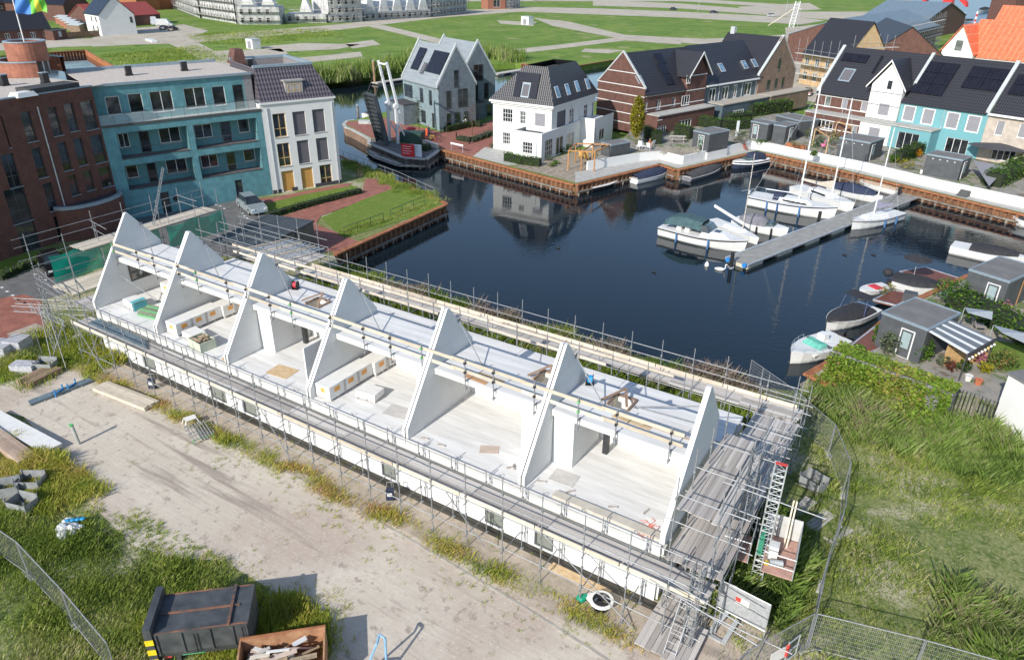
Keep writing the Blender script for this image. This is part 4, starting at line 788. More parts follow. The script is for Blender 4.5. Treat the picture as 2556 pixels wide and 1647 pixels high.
def cart(px, py, lb):
    q = g(px, py, 0); t_ = thing('power_unit', lb, 'tool', (q.x,q.y,0), .6, group='small wheeled tool carts')
    MB().bx(-.18,-.14,.15,.18,.14,.75).build('case', mat('navy_case', (.03,.04,.08), .5), t_); MB().path([(-.16,.16,.1),(-.16,.2,1.0),(.16,.2,1.0),(.16,.16,.1)],.018,5).build('handle', M_galv, t_); MB().tube((-.22,.12,.12),(-.17,.12,.12),.12,8).tube((.17,.12,.12),(.22,.12,.12),.12,8).build('wheel', M_black, t_); MB().bx(-.12,-.145,.4,.12,-.141,.6).build('badge', M_foil, t_)
cart(382,972,'dark tool cart by the scaffold feet in the left half'); cart(975,1250,'dark tool cart by the scaffold feet near the middle')
q = g(965,1640,0); t_ = thing('blue_trestle', 'blue steel frame standing at the bottom edge of the yard', 'frame', (q.x,q.y-.4,0), .5)
MB().path([(-.5,-.6,0),(0,0,1.2),(.0,.3,1.3),(.25,.2,1.25),(.4,-.5,0)],.05,6).build('frame', mat('frame_blue', (.22,.38,.52), .5), t_); MB().beam((-.3,-.4,.5),(.3,-.3,.5),.06,.06).build('crossbar', mat('frame_blue', (.22,.38,.52), .5), t_)
t_ = thing('path_plank', 'long orange-brown plank lying on the pavers under the right half of the scaffold', 'plank', (35.0,-.62,.04), -.02); MB().bx(0,-.25,0,3.0,-.02,.04).build('plank', M_ply, t_); MB().bx(.02,.0,0,2.9,.2,.04).build('plank', M_ply, t_)
def K(ox, oy, s): return lambda x, y: (ox+x/s, oy+y/s)
K1, K2, K3, KW, KA, KB, KV, KG = K(0,0,2.75), K(840,0,2.75), K(1690,0,2.7506), K(650,240,5.923), K(1440,60,4.426), K(2000,100,4.052), K(1200,130,5.311), K(860,60,4.0525)
class Bld:
    def __init__(s, name, label, cat, A, ang, z=0, group=None):
        s.A = Vector((A[0], A[1], z)); s.ang = ang; s.x = Vector((math.cos(ang), math.sin(ang), 0)); s.y = Vector((-math.sin(ang), math.cos(ang), 0)); s.z = z
        s.t = thing(name, label, cat, (A[0], A[1], z), ang, group)
    def on(s, plane, val, px, py):         # local coords of an image point on plane x=val / y=val / z=val
        d = ray(px, py); n = {'x': s.x, 'y': s.y, 'z': Vector((0,0,1))}[plane]; t = (val-(CAM-s.A).dot(n))/d.dot(n); p = CAM+d*t-s.A
        return Vector((p.dot(s.x), p.dot(s.y), p.z))
    def P(s, face, val): return {'f': lambda u, v, d: (u, val+d, v), 'r': lambda u, v, d: (val-d, u, v), 'l': lambda u, v, d: (val+d, u, v)}[face]
    def rect(s, face, val, q):
        if q[0]+q[2] > 3000: q = (q[2], q[1], q[0], q[3])      # right of the middle, uprights lean the other way
        if q[0]+q[2] > 4000: h_ = abs(q[3]-q[1])*.1; q = (q[0], q[1]+h_, q[2], q[3]-h_)
        a, b_ = s.on('y' if face == 'f' else 'x', val, q[0], q[1]), s.on('y' if face == 'f' else 'x', val, q[2], q[3]); i = 0 if face == 'f' else 1
        return (min(a[i], b_[i]), min(a.z, b_.z), max(a[i], b_[i]), max(a.z, b_.z))
    def wall(s, face, val, u0, u1, v0, v1, m_, wins=(), depth=.12, name='wall', kk=None):
        """wins: (rect_px, style) -> openings with windows; style: dict(fm, gm, nx, split, w, nm)"""
        rs = []
        for q, st in wins:
            r_ = s.rect(face, val, kk(q[0], q[1])+kk(q[2], q[3]) if kk else q)
            r_ = (max(u0+.05, r_[0]), max(v0+.02, r_[1]), min(u1-.05, r_[2]), min(v1-.05, r_[3]))
            if r_[2]-r_[0] > .15 and r_[3]-r_[1] > .15: rs.append((r_, st))
        mb = MB(); Pf = s.P(face, val); holed(mb, u0, u1, v0, v1, [r_ for r_, _ in rs], Pf, depth)
        o = mb.build(name, m_, s.t)
        for r_, st in rs: s.win(Pf, r_, st, depth)
        return o
    def win(s, Pf, r_, st, depth=.12):
        f = window_part(s.t, Pf, *r_, st.get('fm', M_frame), st.get('gm', M_glass), nx=st.get('nx', 1), split=st.get('split', ()), w_=st.get('w', .07), dep=depth, name=st.get('nm', 'window'), pane=st.get('pn', 'pane'))
        if st.get('sill'):
            a, b_ = Pf(r_[0]-.05, r_[1]-.06, -.06), Pf(r_[2]+.05, r_[1]-.005, .0); MB().bx(*[min(a[i], b_[i]) for i in range(3)], *[max(a[i], b_[i]) for i in range(3)]).build('sill', st['sill'], f)
        return f
    def part(s, name, mb, m_, **k): return mb.build(name, m_, s.t, **k)
def st(fm=None, gm=None, nx=1, split=(), w=.07, sill=None, nm='window', pn='pane'): return dict(fm=fm or M_frame, gm=gm or M_glass, nx=nx, split=split, w=w, sill=sill, nm=nm, pn=pn)
def gable_roof(b, x0, x1, y0, y1, ze, zr, m_, over=.25, th=.16, name='roof', ends=None, ym=None):
    """ridge along x"""
    ym = (y0+y1)/2 if ym is None else ym; s0 = (zr-ze)/(ym-y0); s1 = (zr-ze)/(y1-ym)
    mb = MB(); mb.slab([(x0,y0-over,ze-over*s0),(x1,y0-over,ze-over*s0),(x1,ym,zr),(x0,ym,zr)], (0,0,th)); b.part(name, mb, m_)
    mb = MB(); mb.slab([(x0,y1+over,ze-over*s1),(x1,y1+over,ze-over*s1),(x1,ym,zr),(x0,ym,zr)], (0,0,th)); b.part(name, mb, m_)
def gable_wall(b, x, th, y0, y1, z0, ze, zr, m_, name='gable_wall', ym=None):
    ym = (y0+y1)/2 if ym is None else ym
    return b.part(name, MB().slab([(x,y0,z0),(x,y1,z0),(x,y1,ze),(x,ym,zr),(x,y0,ze)], (th,0,0)), m_)
def coping(b, x, w_, y0, y1, ze, zr, m_, h=.28, side=None, name='coping'):
    ym = (y0+y1)/2
    for ya in (y0, y1):
        b.part(name, MB().slab([(x,ya,ze-.05),(x+w_,ya,ze-.05),(x+w_,ym,zr-.05),(x,ym,zr-.05)], (0,0,h+.25)), m_)
def roof_panel(b, face, q0, q1, name, m_, off=.05, th=.06, sub=None, frame=None):
    """flat thing on a roof plane. face = (x0,y,z origin, udir, vdir); q0,q1 = (u,v) corners"""
    o, u, v = [Vector(t_) for t_ in face]; n = u.cross(v).normalized()
    if n.z < 0: n = -n
    p = [o+u*q0[0]+v*q0[1], o+u*q1[0]+v*q0[1], o+u*q1[0]+v*q1[1], o+u*q0[0]+v*q1[1]]; p = [q+n*off for q in p]
    f = b.part(name, MB().slab(p, n*th), m_)
    if sub:
        c = (p[0]+p[2])/2; pp = [c+(q-c)*.82+n*(th+.004) for q in p]; MB().add(pp, [(0,1,2,3)]).build('pane', sub, b.t).parent = f
    return f
def plane_pt(b, pl, px, py):
    """(u,v) on roof plane pl=(o,u,v) under an image point, local frame"""
    o, u, v = [Vector(t_) for t_ in pl]; n = u.cross(v); d = ray(px, py); dl = Vector((d.dot(b.x), d.dot(b.y), d.z)); c = CAM-b.A; cl = Vector((c.dot(b.x), c.dot(b.y), c.z))
    t = (o-cl).dot(n)/dl.dot(n); p = cl+dl*t-o; return (p.dot(u), p.dot(v))
def rp(b, pl, kk, q, name, m_, **k):
    a, c = plane_pt(b, pl, *kk(q[0], q[1])), plane_pt(b, pl, *kk(q[2], q[3])); return roof_panel(b, pl, (min(a[0],c[0]),min(a[1],c[1])), (max(a[0],c[0]),max(a[1],c[1])), name, m_, **k)

M_brk = brick('red_brown_brick', (.175,.062,.042), (.115,.045,.035), (.10,.07,.06), sx=4.2)
M_brk_l = brick('orange_brick', (.40,.15,.09), (.31,.11,.07), (.25,.15,.11), sx=4.2)
M_brk_d = brick('brown_brick', (.16,.07,.05), (.11,.05,.04), (.09,.06,.05), sx=4.2)
M_brk_t = brick('tan_brick', (.30,.20,.14), (.23,.15,.11), (.18,.13,.10), sx=4.2)
M_teal = stripes('teal_boards', (.115,.285,.315), (.08,.21,.235), 0, .3, .06)
M_teal_p = mat('teal_panel', (.10,.245,.27), .7, var=.05)
M_rooft = tiles('black_tiles', (.042,.042,.05), (.014,.014,.018), .30, .34)
M_tile_r = tiles('ribbed_dark_tiles', (.16,.14,.16), (.025,.022,.027), .34, .45, .4)
M_zinc = mat('zinc_trim', (.30,.37,.42), .45, metal=.3, var=.08)
M_solar = stripes('solar_panel', (.012,.012,.018), (.03,.03,.04), 0, .5, .03, rough=.25)
M_blind = mat('grey_blind', (.115,.11,.125), .75, var=.05)
M_blind_l = mat('light_grey_blind', (.25,.25,.27), .75, var=.05)
M_ocre = mat('ochre_door', (.50,.27,.07), .6, var=.06)
M_oak = mat('oak_frame', (.50,.34,.15), .6, var=.1)
M_wfr = mat('white_frame', (.75,.75,.73), .5, var=.02)
M_gravelroof = ground('roof_gravel', [((.50,.44,.38),0,0,0),((.60,.54,.48),6,.45,.6),((.38,.33,.28),9,.52,.66)], bump=.4)
M_plinth = mat('dark_plinth', (.055,.055,.06), .8)
A = g(682,485); B_ = g(855,458)
wc = Bld('corner_townhouse', 'white rendered four-storey townhouse with dark ribbed mansard roof beside the water', 'house', (A.x, A.y), R(68))
L_ = (B_-A).dot(wc.x); HE = 9.7; DP = 11.0
so_, sb_, sd_ = st(M_oak, M_glass, 2, (.36,), .08, M_kerb), st(M_plinth, M_blind, w=.05, sill=M_kerb, pn='blind'), st(M_oak, M_ocre, w=.1, nm='door', pn='door_leaf')
wc.wall('f', 0, 0, L_, 0, HE, M_white, [((172,270,405,597),so_),((468,240,693,562),sb_),((760,205,972,522),sb_),((240,710,465,1025),so_),((533,667,745,983),sb_),((818,630,1020,938),sb_),((305,1120,527,1425),sd_),((592,1072,805,1378),sd_),((870,1028,1075,1312),so_)], .18, kk=KW)
wc.wall('r', L_, 0, DP, 0, HE, M_white); wc.wall('l', 0, 0, DP, 0, HE, M_white); wc.part('wall', MB().bx(0,DP-.1,0,L_,DP,HE), M_white)
wc.part('cornice', MB().bx(-.15,-.16,HE,L_+.15,0.05,HE+.22).bx(L_-.05,.05,HE,L_+.15,DP,HE+.22), M_white)
for a, c in ((0,1.05),(2.2,2.9),(5.0,L_)): wc.part('plinth', MB().bx(a+.02,-.02,0,c-.02,-.002,.42), M_plinth)
for x in (.55, L_-.35): wc.part('drainpipe', MB().tube((x,-.08,.1),(x,-.08,HE-.3),.05,6), M_alu)
tz = HE+3.5; i0 = wc.on('z', tz, *K1(1785,428)); i1 = wc.on('z', tz, 753, 151); y_in = 1.7
X0, X1 = .35, L_-1.5; Y0, Y1 = y_in, DP-.9
MBm = MB().loft([[(.0,-.1,HE+.2),(L_+.1,-.1,HE+.2),(L_+.1,DP,HE+.2),(.0,DP,HE+.2)],[(X0,Y0,tz),(X1,Y0,tz),(X1,Y1,tz),(X0,Y1,tz)]], cap=False); wc.part('mansard_roof', MBm, M_tile_r)
for a in ((X0-.1,Y0-.1,tz,X1+.1,Y0+.3,tz+.25),(X1-.3,Y0+.31,tz,X1+.1,Y1,tz+.25),(X0-.1,Y1-.3,tz,X1-.31,Y1+.1,tz+.25)): wc.part('parapet', MB().bx(*a), M_zinc)
wc.part('roof_terrace', MB().bx(X0,Y0+.31,tz-1.0,X1-.31,Y1-.31,tz-.9), M_conc); wc.part('terrace_wall', MB().bx(X1-.4,Y0+.32,tz-.9,X1-.32,Y1-.31,tz-.01).bx(X0,Y1-.4,tz-.9,X1-.41,Y1-.32,tz-.01), mat('grey_cladding', (.22,.20,.20), .8))
d0 = wc.on('y', .35, *K1(1960,575)); d1 = wc.on('y', .35, *K1(2080,680))
dm = wc.part('dormer', MB().bx(d0.x-.1,.3,HE+.3,d1.x+.1,2.4,HE+2.1).bx(d0.x-.25,.2,HE+2.1,d1.x+.25,2.6,HE+2.25), mat('dormer_grey', (.36,.34,.33), .7))
wc.win(wc.P('f', .28), (d0.x+.15, HE+.55, d1.x-.15, HE+1.85), st(M_oak, M_glass, 2, (.5,), .07), .05)
BB = wc.A-Vector((.0,.0,0)); ba = R(71); bl = Bld('turquoise_apartment_block', 'turquoise four-storey apartment block with recessed balconies and gravel roof', 'building', (0,0), ba)
bl.A = Vector((A.x, A.y, 0))-bl.x*15.6; bl.t.location = bl.A; LB = 15.6-.02; HB = 12.75
K1r = K1
TZ = bl.on('y', 0, *K1(1780,757)).z
balc = [(790,880,1312,1060),(1322,835,1787,1000),(848,1100,1357,1272),(1366,1040,1814,1195)]
rc = []
for q in balc:
    a = bl.on('y', 0, *K1(q[0], (q[1]+q[3])/2)); c = bl.on('y', 0, *K1(q[2], (q[1]+q[3])/2)); rc.append((a.x, c.x))
o1 = [bl.on('y', 0, *K1(*q)) for q in ((1752,812),(1785,968),(1788,1015),(1812,1160),(798,915),(843,1090),(852,1140),(898,1305),(1278,865),(1312,1030),(1322,862),(1355,1025))]
z2t, z2b, z1t, z1b = o1[0].z, o1[1].z, o1[2].z, o1[3].z
xl0, xl1 = (o1[4].x+o1[5].x)/2, (o1[8].x+o1[9].x)/2; xr0, xr1 = (o1[10].x+o1[11].x)/2, (o1[0].x+o1[1].x)/2
doors = [bl.rect('f', 0, K1(1095,1325)+K1(1187,1472)), bl.rect('f', 0, K1(1610,1240)+K1(1683,1373))]
mb = MB(); holes = [(xl0,z2b,xl1,z2t),(xr0,z2b,xr1,z2t),(xl0,z1b,xl1,z1t),(xr0,z1b,xr1,z1t)]+[(r_[0],max(.02,r_[1]),r_[2],r_[3]) for r_ in doors]
holed(mb, 0, LB, 0, TZ, holes, bl.P('f', 0), .05); bl.part('facade', mb, M_teal)
for r_ in doors: bl.win(bl.P('f', 0), (r_[0],max(.02,r_[1]),r_[2],r_[3]), st(M_plinth, M_glass, nm='door', pn='door_leaf'), .1)
sw, sp2 = st(M_wfr, M_glass, 1, (), .06, M_kerb), st(M_wfr, M_glass, 2, (), .06, M_kerb); sdd = st(M_frame, M_glass, w=.08, nm='door', pn='door_leaf')
RD = 1.5
lv = [(xl0,xl1,z2b,z2t,[((803,920,898,1008),sp2),((945,905,1048,1045),sdd),((1082,880,1246,970),sp2)]),(xr0,xr1,z2b,z2t,[((1324,862,1463,940),sp2),((1507,838,1598,968),sdd),((1627,817,1718,905),sw)]),
      (xl0,xl1,z1b,z1t,[((857,1137,957,1215),sw),((999,1118,1093,1250),sdd),((1132,1099,1291,1175),sp2)]),(xr0,xr1,z1b,z1t,[((1372,1071,1503,1140),sp2),((1549,1052,1628,1165),sdd),((1667,1029,1756,1100),sw)])]
for (a, c, zb, zt, ww) in lv:
    bl.wall('f', RD, a, c, zb, zt, M_teal_p, ww, .08, name='balcony_wall', kk=K1)
    bl.part('balcony_floor', MB().bx(a,.0,zb-.1,c,RD,zb), mat('balcony_floor', (.16,.13,.13), .8)); bl.part('balcony_ceiling', MB().bx(a,.0,zt,c,RD,zt+.05), M_teal_p); bl.part('balcony_side', MB().bx(a-.04,.0,zb,a,RD,zt).bx(c,.0,zb,c+.04,RD,zt), M_teal_p)
    rl = bl.part('balcony_rail', MB().tube((a,.05,zb+1.0),(c,.05,zb+1.0),.025,5).bx(a,.03,zb-.06,c,.08,zb+.04), M_frame)
    for i in range(8): MB().tube((a+(c-a)*i/7,.05,zb),(a+(c-a)*i/7,.05,zb+1.0),.014,4).build('baluster', M_frame, bl.t).parent = rl
TS = 1.55
bl.part('terrace_floor', MB().bx(0,0,TZ,LB,TS+.1,TZ+.05), mat('terrace_floor', (.40,.40,.37), .8)); bl.part('terrace_edge', MB().bx(-.02,-.06,TZ-.12,LB,.0-.002,TZ+.12), M_frame)
bl.wall('f', TS, 0, LB-.9, TZ+.05, HB, M_teal, [((715,668,842,785),sw),((870,648,995,770),sw),((1020,632,1200,760),sp2),((1255,608,1420,735),sp2),((1449,597,1558,720),sw),((1592,586,1690,752),sdd)], .1, kk=K1)
rl = bl.part('terrace_rail', MB().tube((0,.05,TZ+1.1),(LB,.05,TZ+1.1),.028,5), M_frame)
for i in range(13): MB().tube((LB*i/12,.05,TZ),(LB*i/12,.05,TZ+1.1),.014,4).build('baluster', M_frame, bl.t).parent = rl
mt, t, b = nodes('clear_glass'); b.inputs['Base Color'].default_value = (.75,.85,.85,1); b.inputs['Roughness'].default_value = .03; b.inputs['Alpha'].default_value = .16; M_clear = mt
bl.part('rail_glass', MB().bx(0,.045,TZ+.1,LB,.055,TZ+1.05), M_clear)
DB = 12.5
bl.part('wall', MB().bx(0,DB-.1,0,LB,DB,HB).bx(LB-.9,TS,TZ,LB-.02,DB,HB), mat('grey_render', (.26,.25,.25), .8))
bl.part('flat_roof', MB().bx(0,TS,HB,LB,DB,HB+.05), M_gravelroof); bl.part('roof_edge', MB().bx(-.3,TS-.2,HB-.1,LB,TS-.002,HB+.14).bx(0,DB,HB-.1,LB,DB+.25,HB+.35), M_zinc)
bl.part('round_plaque', MB().tube((0,0,0),(0,-.06,0),.3,16), M_black).location = bl.on('y', 0, *K1(1208,1362))
def vent(b, px, py, hz, k):
    p = b.on('z', hz, px, py); c = MB().bx(p.x-.35,p.y-.3,hz,p.x+.35,p.y+.3,hz+.15).bx(p.x-.28,p.y-.28,hz+.16,p.x+.28,p.y+.28,hz+.95); o = b.part('roof_vent', c, M_black)
    MB().bx(p.x-.32,p.y-.32,hz+.96,p.x+.32,p.y+.32,hz+1.02).build('vent_cap', M_zinc, b.t).parent = o
for q in ((888,520),(1268,488),(1718,470)): vent(bl, *K1(*q), HB+.05, 0)
bp_ = bl.on('z', HB+.05, *K1(1620,435)); bl.part('roof_stair_wall', MB().loft([[(bp_.x-.7,bp_.y-1.1,HB+.05),(bp_.x+.9,bp_.y-1.1,HB+.05),(bp_.x+.9,bp_.y+1,HB+.05),(bp_.x-.7,bp_.y+1,HB+.05)],[(bp_.x-.2,bp_.y-.8,HB+1.6),(bp_.x+.7,bp_.y-.8,HB+1.6),(bp_.x+.7,bp_.y+.8,HB+1.6),(bp_.x-.2,bp_.y+.8,HB+1.6)]]), M_brk_d)
ra = R(96.5); rdir = Vector((math.cos(ra), math.sin(ra), 0)); LBR = 26.0
br = Bld('brick_apartment_block', 'dark red brick apartment block with tall windows, round bay and gravel roof', 'building', (0,0), ra)
br.A = bl.A-rdir*LBR+Vector((.05,0,0)); br.t.location = br.A; HR = 12.95
sT = st(M_frame, M_glass, 1, (.34,), .06, M_zinc); sT2 = st(M_frame, M_glass, 2, (.34,), .06, M_zinc); sT3 = st(M_frame, M_glass, 1, (), .06, M_zinc)
K5 = K(0,500,2.75)
wl = [((0,800,78,1012),sT),((135,775,262,965),sT),((318,742,436,925),sT),((432,716,547,895),sT),((548,702,680,880),sT),((0,1068,158,1275),sT2),((212,1025,332,1212),sT),((390,985,502,1162),sT),((497,957,608,1127),sT),((612,938,742,1105),sT),((22,1312,232,1505),sT2),((290,1265,407,1437),sT),((460,1210,555,1332),sT3),((564,1182,658,1297),sT3),((674,1158,787,1270),sT3),((105,1548,305,1748),sT2),((365,1492,470,1655),sT),((0,1640,48,1810),sT)]
br.wall('f', 0, 0, LBR, 0, HR, M_brk, wl, .22, kk=K1, name='facade')
br.part('wall', MB().bx(0,11.9,0,LBR,12,HR).bx(0,.3,0,.1,11.9,HR), M_brk)
br.part('flat_roof', MB().bx(0,.3,HR-.1,LBR+1.5,12,HR-.03), M_gravelroof); br.part('roof_edge', MB().bx(0,-.06,HR-.01,LBR+.1,.35,HR+.1).bx(0,12,HR-.2,LBR+1.6,12.3,HR+.3), M_zinc)
dp0 = br.on('y', -.05, *K1(255,735)); br.part('drainpipe', MB().tube((dp0.x,-.07,.2),(dp0.x,-.07,dp0.z),.06,6), M_alu)
rd_ = br.on('z', 3.3, 243, 497); n = 18; cxb = rd_.x; ryb = 2.0; rxb = 3.4
br.part('round_bay', MB().loft([[(cxb+rxb*math.cos(math.pi*i/n+math.pi), ryb*math.sin(math.pi*i/n+math.pi), z) for i in range(n+1)] for z in (0, 3.1)], closed=False, cap=False), M_brk)
br.part('bay_roof', MB().prism([(cxb+rxb*math.cos(math.pi*i/n+math.pi), -.002+ryb*math.sin(math.pi*i/n+math.pi)) for i in range(n+1)], 2.9, 3.0), mat('dark_bitumen', (.05,.05,.05), .8))
br.part('bay_edge', MB().loft([[(cxb+r_*math.cos(math.pi*i/n+math.pi), r2*math.sin(math.pi*i/n+math.pi)-.003, z) for i in range(n+1)] for r_, r2, z in ((3.45,2.06,2.95),(3.45,2.06,3.25),(3.1,1.75,3.25),(3.1,1.75,3.0))], closed=False, cap=False), M_zinc)
dc = br.on('z', HR, *K1(245,505)); DR = 1.55
def ringwall(c, r0, r1, z0, z1, a0, a1, n=28):
    mb = MB(); P_ = [a0+(a1-a0)*i/n for i in range(n+1)]; mb.loft([[(c.x+r_*math.cos(a), c.y+r_*math.sin(a), z) for a in P_] for r_, z in ((r0,z0),(r0,z1),(r1,z1),(r1,z0),(r0,z0))], closed=False, cap=False); return mb
q0, q1 = br.on('y', dc.y, *K1(38,290)), br.on('y', dc.y, *K1(290,290)); DR = abs(q1.x-q0.x)/2; dc.x = (q0.x+q1.x)/2
zt_ = br.on('y', dc.y-DR, *K1(175,300)).z; zb_ = br.on('y', dc.y-DR, *K1(200,432)).z
br.part('roof_drum', ringwall(dc, DR, DR-.25, zb_, zt_, 0, 2*math.pi), M_brk_l); br.part('drum_edge', ringwall(dc, DR+.06, DR-.3, zt_, zt_+.1, 0, 2*math.pi), M_zinc)
br.part('drum_louvres', MB().bx(dc.x-DR*.6,dc.y-DR*.6,HR,dc.x+DR*.6,dc.y+DR*.6,zb_+.1), mat('brown_louvre', (.16,.13,.11), .8))
for i in range(8):
    a = i*math.pi/4+.2; br.part('drum_column', MB().tube((dc.x+DR*.85*math.cos(a),dc.y+DR*.85*math.sin(a),HR),(dc.x+DR*.85*math.cos(a),dc.y+DR*.85*math.sin(a),zb_),.08,6), M_alu)
rw = ringwall(dc, DR*1.62, DR*1.62-.3, HR, HR+1.3, R(-12), R(250)); br.part('ring_wall', ringwall(dc, DR*1.65, DR*1.65-.3, HR, HR+1.35, R(-28), R(248)), M_brk_l); br.part('ring_edge', ringwall(dc, DR*1.68, DR*1.65-.34, HR+1.35, HR+1.45, R(-28), R(248)), M_zinc)
for q in ((35,590),(315,575)): vent(br, *K1(*q), HR-.03, 0)
hp = br.on('z', HR, *K1(330,625)); br.part('plant_box', MB().bx(hp.x-2.2,hp.y-1.0,HR-.02,hp.x+2.4,hp.y+1.0,HR+.5), mat('dark_bitumen', (.05,.05,.05), .8)); hp2 = br.on('z', HR, *K1(160,660)); br.part('skylight_dome', MB().loft([[(hp2.x-.9,hp2.y-.7,HR-.02),(hp2.x+.9,hp2.y-.7,HR-.02),(hp2.x+.9,hp2.y+.7,HR-.02),(hp2.x-.9,hp2.y+.7,HR-.02)],[(hp2.x-.7,hp2.y-.5,HR+.35),(hp2.x+.7,hp2.y-.5,HR+.35),(hp2.x+.7,hp2.y+.5,HR+.35),(hp2.x-.7,hp2.y+.5,HR+.35)]]), M_foil)
fpz = br.t.matrix_basis @ Vector((0,0,0)); dw = br.A+br.x*dc.x+br.y*dc.y
fpt = thing('flagpole', 'tall white flagpole rising from the round brick roof drum', 'flagpole', (dw.x, dw.y, zb_)); MB().tube((0,0,0),(0,0,9.5),.07,8,.04).build('pole', M_wfr, fpt)
def flag():
    mt, t, b = nodes('flag_cloth'); N = t.nodes; L = t.links; tc = N.new('ShaderNodeTexCoord'); sp = N.new('ShaderNodeSeparateXYZ'); L.new(tc.outputs['Object'], sp.inputs[0]); rpp = N.new('ShaderNodeValToRGB'); mr = N.new('ShaderNodeMapRange'); mr.inputs[2].default_value = 4.4
    L.new(sp.outputs[0], mr.inputs[0]); L.new(mr.outputs[0], rpp.inputs[0]); e = rpp.color_ramp.elements; rpp.color_ramp.interpolation = 'CONSTANT'; e[0].color = (.05,.2,.6,1); e[1].position = .48; e[1].color = (.14,.5,.05,1); q = e.new(.66); q.color = (.7,.68,.05,1); q = e.new(.82); q.color = (.14,.5,.05,1)
    L.new(rpp.outputs[0], b.inputs['Base Color']); b.inputs['Roughness'].default_value = .6
    mb = MB(); rows = [[(x*.22, .3*math.sin(x*.55+z*.6)+.02*x, -.3*z-.02*x*math.sin(x*.3)) for x in range(21)] for z in range(10)]
    for r_ in rows: mb.v += r_
    mb.f = [(j*21+i,j*21+i+1,(j+1)*21+i+1,(j+1)*21+i) for j in range(9) for i in range(20)]; mb.t = [.5]*len(mb.f); return mb.build('flag', mt, smooth=True)
fz = zat((dw.x, dw.y), -30); fl = flag(); fl.location = (dw.x+.1, dw.y, zat((dw.x, dw.y), -12)); fl.scale = (.62,.62,.62); fl.rotation_euler = (0,0,R(40)); tag(fl, 'blue, green and yellow flag flying from the tall white pole', 'flag')
a0, a1 = g(785,551,2.6), g(668,535,2.6); gd = a1-a0; ga = Bld('bike_shed', 'low shed with dark ribbed metal roof and brown boarded wall behind the scaffold', 'shed', (a0.x,a0.y), math.atan2(gd.y, gd.x))
gl_ = gd.length; c1_, c2_, c3_ = [ga.on('z', 2.6, *q) for q in ((725.5,572),(736,575),(671,599))]; gw = c1_.y
ga.part('roof', MB().bx(0,0,2.5,gl_,gw,2.62), stripes('ribbed_roof', (.10,.12,.13), (.055,.065,.075), 0, .45, .4, rough=.45, metal=.3)); ga.part('roof', MB().bx(c2_.x,gw+.002,2.5,gl_,c3_.y+2,2.62), stripes('ribbed_roof', (.1,.12,.13), (.05,.06,.07), 0, .45))
M_brnb = stripes('brown_boards', (.17,.15,.12), (.11,.095,.08), 'h', .16, .2)
ga.part('wall', MB().bx(.1,.1,0,.2,gw,2.49).bx(.2,.1,0,gl_,.2,2.49), M_brnb); ga.part('wall', MB().bx(c2_.x+.08,gw,0,c2_.x+.18,c3_.y+2,2.49), M_brnb)
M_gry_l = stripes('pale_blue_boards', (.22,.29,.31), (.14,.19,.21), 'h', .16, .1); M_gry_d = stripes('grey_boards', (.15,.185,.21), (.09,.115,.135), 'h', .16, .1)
M_slate = mat('grey_slates', (.25,.28,.30), .55, var=.1, scale=1.2, stretch=(.3,3,3)); M_cop = mat('pale_coping', (.45,.48,.48), .5)
C = g(1098,327); ang = R(-22.3); HG = 6.6; LG = 11.6; DG = 6.6
gA = (C.x-LG*math.cos(ang), C.y-LG*math.sin(ang))
gh = Bld('grey_gable_house', 'tall pale grey boarded house with steep slate roof and solar panels by the drawbridge', 'house', gA, ang)
sG = st(M_frame, M_glass, 1, (.4,), .06); sG2 = st(M_frame, M_glass, 2, (.4,), .06)
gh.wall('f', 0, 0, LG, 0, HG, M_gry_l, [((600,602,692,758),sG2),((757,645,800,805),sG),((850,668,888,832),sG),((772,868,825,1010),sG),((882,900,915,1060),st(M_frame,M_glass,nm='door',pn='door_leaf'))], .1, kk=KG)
apx = gh.on('x', LG, *K2(812,325)); ZR = apx.z
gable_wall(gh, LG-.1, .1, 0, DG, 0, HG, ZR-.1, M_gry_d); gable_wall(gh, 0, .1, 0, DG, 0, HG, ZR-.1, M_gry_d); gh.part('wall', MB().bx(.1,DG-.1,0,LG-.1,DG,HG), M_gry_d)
for q, s_ in (((1103,470,1155,642),sG),((1025,680,1078,855),sG),((1143,660,1245,835),sG2),((1030,908,1080,1052),sG),((1118,895,1168,985),sG),((1205,885,1252,980),sG)):
    gh.win(gh.P('r', LG+.06), gh.rect('r', LG, KG(*q[:2])+KG(*q[2:])), s_, .06)
gable_roof(gh, .25, LG-.25, 0, DG, HG, ZR-.15, M_slate); coping(gh, LG-.3, .3, -.25, DG+.25, HG-.3, ZR+.05, M_cop); coping(gh, 0, .3, -.25, DG+.25, HG-.3, ZR+.05, M_cop)
sv = (ZR-.15-HG)/(DG/2); vd = Vector((0,1,sv)).normalized(); pl = ((0,0,HG),(1,0,0),vd)
for q in ((770,243,752,470),(918,272,968,524)): pass
def uvp(b, pl, kk, x, y): return plane_pt(b, pl, *kk(x, y))
def roofrect(b, pl, u0, u1, v0, v1, name, m_, **k): return roof_panel(b, pl, (u0,v0), (u1,v1), name, m_, **k)
for (tl, tr_, bl_) in (((770,243),(842,258),(680,460)),((918,272),(1068,298),(828,488))):
    a_, b2_, c_2 = uvp(gh, pl, KG, *tl), uvp(gh, pl, KG, *tr_), uvp(gh, pl, KG, *bl_); v1, v0 = a_[1], c_2[1]; u0, u1 = (a_[0]+c_2[0])/2, (a_[0]+c_2[0])/2+(b2_[0]-a_[0]); vm = (v0+v1)/2
    roofrect(gh, pl, u0, u1, vm+.03, v1, 'solar_panel', M_solar, off=.2); roofrect(gh, pl, u0, u1, v0, vm-.03, 'solar_panel', M_solar, off=.2)
